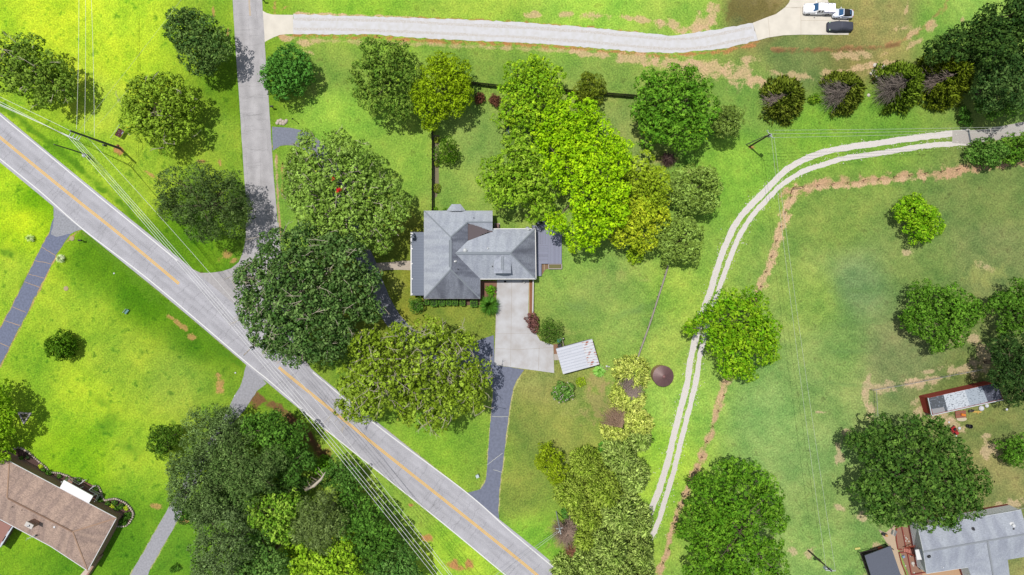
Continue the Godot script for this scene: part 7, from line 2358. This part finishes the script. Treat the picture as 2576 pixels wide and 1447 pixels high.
	tree("tree", "big mid green tree at the bottom edge right of the gravel track", 13.0, [[1840, 1190, 46], [1900, 1200, 44], [1768, 1220, 38], [1830, 1258, 62], [1928, 1258, 48], [1760, 1290, 48], [1858, 1328, 66], [1948, 1308, 36], [1768, 1370, 56], [1878, 1398, 58], [1948, 1380, 36], [1760, 1430, 46], [1830, 1440, 54], [1955, 1440, 36], [1850, 1490, 70], [1800, 1330, 46], [1720, 1340, 22]], leafy(54, 112, 22), leafy(94, 146, 40), {"gap": 0.08, "size": 0.82, "sparks": 0.03, "spark": leafy(170, 190, 60)})
	# the wood in the north east
	tree("wood_tree", "dark tree of the corner wood, the highest one in the corner", 16.0, [[2440, 95, 46], [2490, 70, 54], [2540, 55, 54], [2565, 15, 46], [2510, 118, 52], [2600, 80, 60], [2590, -10, 50]], deep, deep2, {"style": "fine", "size": 0.85, "group": g})
	tree("wood_tree", "dark tree of the corner wood at its left tip", 11.0, [[2352, 128, 36], [2400, 118, 44], [2440, 148, 40], [2375, 105, 26]], deep, deep2, {"style": "fine", "size": 0.8, "group": g})
	tree("wood_tree", "dark tree of the corner wood beside the shaded gravel lane", 13.0, [[2520, 178, 52], [2565, 150, 46], [2478, 215, 42], [2555, 235, 44], [2500, 255, 34], [2600, 200, 50]], leafy(38, 72, 32), leafy(74, 108, 56), {"style": "fine", "size": 0.82, "group": g})
	tree("wood_tree", "leafy mid green tree at the foot of the corner wood above the lane", 7.0, [[2545, 262, 34], [2500, 275, 26], [2585, 255, 36], [2468, 262, 22]], leafy(50, 98, 28), leafy(88, 136, 50), {"size": 0.7})
	shrub("bush", "low dark green bush by the drain strip on the gravel lane", [[2424, 285, 20], [2430, 305, 14]], 2.4, leafy(36, 84, 24), leafy(60, 110, 40))
	var hb := "bushes beside the gravel lane"
	shrub("bush", "large rounded bush below the shaded lane, the left one", [[2460, 385, 32], [2480, 375, 32], [2505, 385, 34], [2485, 400, 24]], 4.0, leafy(50, 98, 30), leafy(96, 144, 66), {"size": 0.5, "group": hb})
	shrub("bush", "large rounded bush below the shaded lane at the right edge", [[2550, 368, 36], [2575, 375, 36], [2545, 390, 26]], 4.0, leafy(54, 104, 24), leafy(98, 146, 50), {"size": 0.5, "group": hb})
	# cedars in a row
	var ced := leafy(78, 100, 24); var ced2 := leafy(122, 136, 48)
	conifer("cedar_tree", "small olive cedar, leftmost of the row below the parking slab", 1974, 245, 60, 6.5, ced, ced2, {"dead": PI * 0.95, "dead_wide": 0.35, "sticks": 60})
	conifer("cedar_tree", "cedar with a bare grey side, second of the row below the parking slab", 2124, 228, 60, 7.0, ced, ced2, {"dead": PI * 0.9, "dead_wide": 0.85, "sticks": 150, "dead_color": Color(0.5, 0.46, 0.43)})
	conifer("cedar_tree", "cedar with the widest bare grey side, third of the row by the marker post", 2266, 212, 68, 8.0, leafy(70, 102, 22), leafy(112, 142, 44), {"dead": PI * 0.9, "dead_wide": 0.8, "sticks": 190, "dead_color": Color(0.5, 0.46, 0.43)})
	conifer("cedar_tree", "olive cedar touching the dark corner wood", 2385, 195, 72, 8.5, leafy(78, 104, 20), leafy(126, 142, 40), {"dead": PI * 0.95, "dead_wide": 0.4, "sticks": 60})
	shrub("bush", "low green bush between the first two cedars of the row", [[2050, 247, 13], [2042, 252, 9]], 1.2, leafy(70, 120, 24), leafy(110, 150, 40))
	# the wood in the south west
	var pine := leafy(74, 108, 56); var pine2 := leafy(118, 148, 92)
	var far := "trees of the wood south of the main road"
	tree("pine_tree", "grey green pine of the south wood, nearest to the small side drive", 11.0, [[500, 1065, 42], [560, 1050, 44], [545, 1105, 56], [520, 1145, 44], [494, 1118, 36], [600, 1088, 40], [585, 1120, 30]], pine, pine2, {"style": "needle", "size": 0.8})
	tree("tree", "dark green tree of the south wood beside the straw covered bank", 10.0, [[650, 1080, 48], [700, 1108, 44], [740, 1090, 38], [690, 1060, 32], [720, 1130, 36]], leafy(44, 94, 28), leafy(86, 138, 52), {"size": 0.8})
	tree("pine_tree", "grey green pine on the left rim of the south wood", 13.0, [[455, 1170, 40], [490, 1200, 60], [500, 1160, 44], [468, 1232, 50], [560, 1190, 44], [538, 1240, 50], [450, 1260, 26], [510, 1280, 36]], pine, pine2, {"style": "needle", "size": 0.85})
	tree("pine_tree", "pine in the middle of the south wood left of the broken trunk", 14.0, [[590, 1168, 54], [648, 1190, 50], [618, 1230, 50], [570, 1130, 36], [690, 1150, 40]], leafy(70, 108, 52), leafy(110, 146, 86), {"style": "needle", "size": 0.85})
	tree("tree", "dark tree of the south wood right above the broken trunk", 9.0, [[700, 1180, 40], [758, 1160, 34], [740, 1130, 30], [735, 1195, 26]], leafy(40, 84, 28), leafy(74, 124, 50), {"size": 0.8})
	tree("pine_tree", "tall grey pine at the bottom of the south wood above the bottom edge", 15.0, [[540, 1310, 54], [598, 1320, 54], [518, 1370, 46], [578, 1388, 54], [538, 1430, 46], [510, 1440, 36], [600, 1460, 60]], leafy(76, 106, 62), leafy(120, 146, 96), {"style": "needle", "size": 0.85})
	tree("tree", "light green leafy tree in the heart of the south wood", 12.0, [[658, 1290, 46], [718, 1268, 40], [698, 1330, 46], [640, 1250, 32]], leafy(78, 130, 30), leafy(124, 168, 62), {"size": 0.8, "sparks": 0.1, "spark": leafy(160, 190, 80)})
	tree("pine_tree", "palest pine of the south wood below the broken trunk", 14.0, [[788, 1290, 46], [828, 1318, 46], [770, 1340, 46], [820, 1258, 30], [810, 1355, 40]], leafy(84, 112, 56), leafy(132, 154, 96), {"style": "needle", "size": 0.8})
	tree("tree", "yellow lime tree at the bottom edge of the south wood", 13.0, [[738, 1400, 36], [800, 1398, 50], [858, 1380, 42], [850, 1422, 46], [760, 1440, 42], [880, 1440, 40], [830, 1470, 60]], leafy(98, 148, 26), leafy(140, 180, 50), {"size": 0.8, "sparks": 0.1, "spark": leafy(190, 200, 50)})
	tree("tree", "dark green tree of the south wood under the power lines", 11.0, [[888, 1258, 40], [928, 1308, 46], [880, 1330, 42], [958, 1358, 44], [938, 1400, 46], [910, 1360, 40]], leafy(42, 92, 28), leafy(82, 136, 50), {"size": 0.8})
	tree("small_tree", "small round green tree of the south wood below the road bend of the power lines", 8.0, [[850, 1180, 34], [872, 1218, 36], [830, 1200, 26], [885, 1190, 22]], leafy(46, 96, 32), leafy(88, 138, 62), {"size": 0.7})
	shrub("bush", "bright green bush on the straw covered bank of the south wood", [[814, 1164, 18], [822, 1180, 14], [805, 1178, 14]], 2.5, leafy(58, 124, 22), leafy(96, 156, 40), {"size": 0.4})
	tree("tree", "green tree in the lower right corner of the south wood by the lines", 11.0, [[998, 1380, 34], [1028, 1420, 34], [978, 1432, 40], [1010, 1450, 40], [960, 1460, 40], [1050, 1455, 22]], leafy(50, 98, 38), leafy(92, 140, 70), {"size": 0.75})
	tree("tree", "grey green tree at the bottom edge left of the yellow lime tree", 13.0, [[638, 1390, 48], [690, 1420, 44], [630, 1440, 42], [670, 1455, 50], [660, 1350, 34]], leafy(54, 96, 38), leafy(94, 138, 68), {"size": 0.8})
	tree("tree", "dark undergrowth tree between the palest pine and the pines", 8.0, [[520, 1280, 44], [470, 1290, 30], [560, 1250, 40], [700, 1240, 36], [750, 1230, 30], [640, 1210, 30], [750, 1350, 34], [600, 1280, 40], [860, 1290, 30], [560, 1180, 36]], leafy(34, 72, 26), leafy(60, 100, 40), {"size": 0.8})
	broken_trunk()
	# bottom middle: cypresses
	var cy := leafy(122, 156, 48); var cy2 := leafy(176, 198, 90)
	var gy := leafy(128, 158, 72); var gy2 := leafy(182, 204, 118)
	var cg := "cypresses in the thicket beside the gravel track"
	var row := [[1478, 1172, 44, 8.0, 0], [1560, 1150, 46, 10.0, 1], [1606, 1105, 34, 8.0, 1], [1442, 1245, 46, 8.0, 0], [1520, 1232, 54, 11.0, 0], [1590, 1200, 46, 11.0, 1], [1480, 1296, 46, 9.0, 0], [1555, 1290, 56, 12.0, 1], [1606, 1310, 40, 10.0, 1], [1470, 1352, 34, 7.0, 0], [1535, 1372, 58, 12.0, 1], [1606, 1385, 42, 11.0, 1], [1480, 1412, 44, 8.0, 1], [1560, 1440, 56, 12.0, 1], [1430, 1440, 38, 7.0, 1], [1615, 1445, 36, 9.0, 1]]
	for i in row.size():
		var q: Array = row[i]
		var lab: String = ["cypress at the upper left of the thicket right of the small yellow green tree", "feathery grey green cypress at the top of the thicket near the gravel track", "slim cypress under the pale yellow hedge by the track", "bushy olive cypress on the left flank of the thicket", "tall olive cypress with a yellow patch in the thicket", "feathery cypress beside the track below the slim one", "olive cypress on the left flank above the leaning pole", "tallest feathery cypress in the middle of the thicket", "narrow cypress at the right flank where the track runs past", "low olive cypress right of the leaning pole", "tall feathery cypress right of the brown dead bush", "narrow cypress at the end of the visible track", "feathery cypress at the bottom below the brown dead bush", "tall feathery cypress at the bottom edge", "low cypress at the bottom left corner of the thicket by the road", "narrow cypress in the bottom right corner of the thicket"][i]
		conifer("cypress_tree", lab, q[0], q[1], q[2], q[3], gy if q[4] else cy, gy2 if q[4] else cy2, {"group": cg, "sweep": 0.9 if q[4] else 0.7, "size": 0.85 if q[4] else 0.7})
	var pl := leafy(172, 190, 84); var pl2 := leafy(214, 222, 126)
	var hg := "pale yellow green cypresses in a row left of the track"
	conifer("cypress_tree", "pale yellow green cypress beside the round brown roof", 1590, 940, 50, 5.0, pl, pl2, {"group": hg, "sweep": 0.7, "dead": 2.2, "dead_wide": 0.5, "sticks": 110, "size": 0.7})
	conifer("cypress_tree", "pale cypress with grey bare branches below the round brown roof", 1580, 1003, 50, 5.0, pl, pl2, {"group": hg, "sweep": 0.7, "dead": -1.2, "dead_wide": 0.9, "sticks": 170, "size": 0.7})
	conifer("cypress_tree", "pale cypress with the brown bare hollow in the middle of the row", 1562, 1072, 58, 5.0, pl, pl2, {"group": hg, "sweep": 0.7, "dead": -2.2, "dead_wide": 0.85, "sticks": 220, "dead_color": Color(0.6, 0.5, 0.42), "size": 0.7})
	conifer("cypress_tree", "pale cypress at the lower end of the row next to the thicket", 1606, 1072, 42, 5.5, pl, pl2, {"group": hg, "sweep": 0.7, "size": 0.7})
	conifer("dead_bush", "brown dead bush around the leaning pole at the road", 1425, 1338, 44, 4.5, ced, ced2, {"dead": 0.0, "dead_wide": PI, "sticks": 420, "dead_color": Color(0.55, 0.47, 0.42), "category": "bush"})
	conifer("dead_bush", "red brown dead bush below the leaning pole", 1442, 1388, 26, 3.0, ced, ced2, {"dead": 0.0, "dead_wide": PI, "sticks": 240, "dead_color": Color(0.56, 0.38, 0.29), "category": "bush"})
	conifer("dead_bush", "dark dead bush under the broad tree behind the lime tree", 1680, 400, 24, 3.0, ced, ced2, {"dead": 0.0, "dead_wide": PI, "sticks": 200, "dead_color": Color(0.33, 0.25, 0.23), "category": "bush"})
	tree("small_tree", "small yellow green tree left of the cypress thicket", 6.0, [[1385, 1160, 42], [1375, 1128, 22], [1405, 1185, 28], [1362, 1160, 24], [1392, 1205, 16]], leafy(104, 136, 16), leafy(150, 172, 40), {"size": 0.55, "style": "big"})
	shrub("bush", "vivid green bush between thicket and pale hedge", [[1520, 1125, 16], [1540, 1120, 12], [1530, 1138, 12]], 2.0, leafy(36, 124, 36), leafy(70, 156, 60))
	shrub("bush", "small green bush at the foot of the leaning pole", [[1422, 1295, 9], [1418, 1285, 7]], 1.5, leafy(50, 110, 40), leafy(80, 140, 60))
	# lawns of the west
	shrub("bush", "single dark green bush in the middle of the west lawn", [[150, 860, 30], [170, 870, 26], [135, 875, 22], [160, 885, 20]], 4.2, leafy(36, 84, 10), leafy(74, 120, 24), {"size": 0.5, "style": "fine"})
	tree("small_tree", "glossy dark green round tree left of the south wood", 6.5, [[412, 1108, 40], [400, 1095, 28], [430, 1095, 28], [412, 1130, 28]], leafy(44, 88, 16), leafy(88, 128, 46), {"size": 0.55, "style": "big", "gap": 0.0})
	tree("tree", "bright green tree cut by the left edge above the brown roof", 9.0, [[-5, 1015, 34], [8, 1075, 30], [0, 1140, 28], [-35, 1000, 50], [-40, 1090, 60], [15, 1045, 20]], leafy(88, 140, 14), leafy(130, 178, 40), {"size": 0.75, "gap": 0.1})
	shrub("bush", "tiny dark bush on the grass beside the side drive at the bottom", [[442, 1429, 11], [434, 1433, 7]], 0.9, leafy(40, 90, 22), leafy(70, 120, 40), {"size": 0.25})

func broken_trunk() -> void:
	var a := P(795, 1225, 3.0)
	var t := thing("broken_trunk", "pale broken tree trunk with splintered stubs in the south wood", "dead tree", Vector3(a.x, 0, a.z))
	var mb := MB.new()
	var p := [P(770, 1232, 6.0), P(790, 1222, 8.0), P(808, 1205, 9.5), P(818, 1188, 10.5)]
	mb.tube([Vector3(p[0].x, 0, p[0].z), p[0], p[1], p[2], p[3]], [0.35, 0.34, 0.3, 0.22, 0.05], 7)
	obj("trunk", mb, plain(Color(0.66, 0.62, 0.56), 0.95), t)
	for k in 9:
		var s := MB.new()
		var q: Vector3 = p[0].lerp(p[3], k / 9.0)
		s.tube([q, q + Vector3(rng.randf_range(-0.9, 0.2), rng.randf_range(0.3, 1.0), rng.randf_range(-1.5, -0.3))], [0.1, 0.02], 4)
		obj("stub", s, plain(Color(0.62, 0.56, 0.5), 0.95), t)
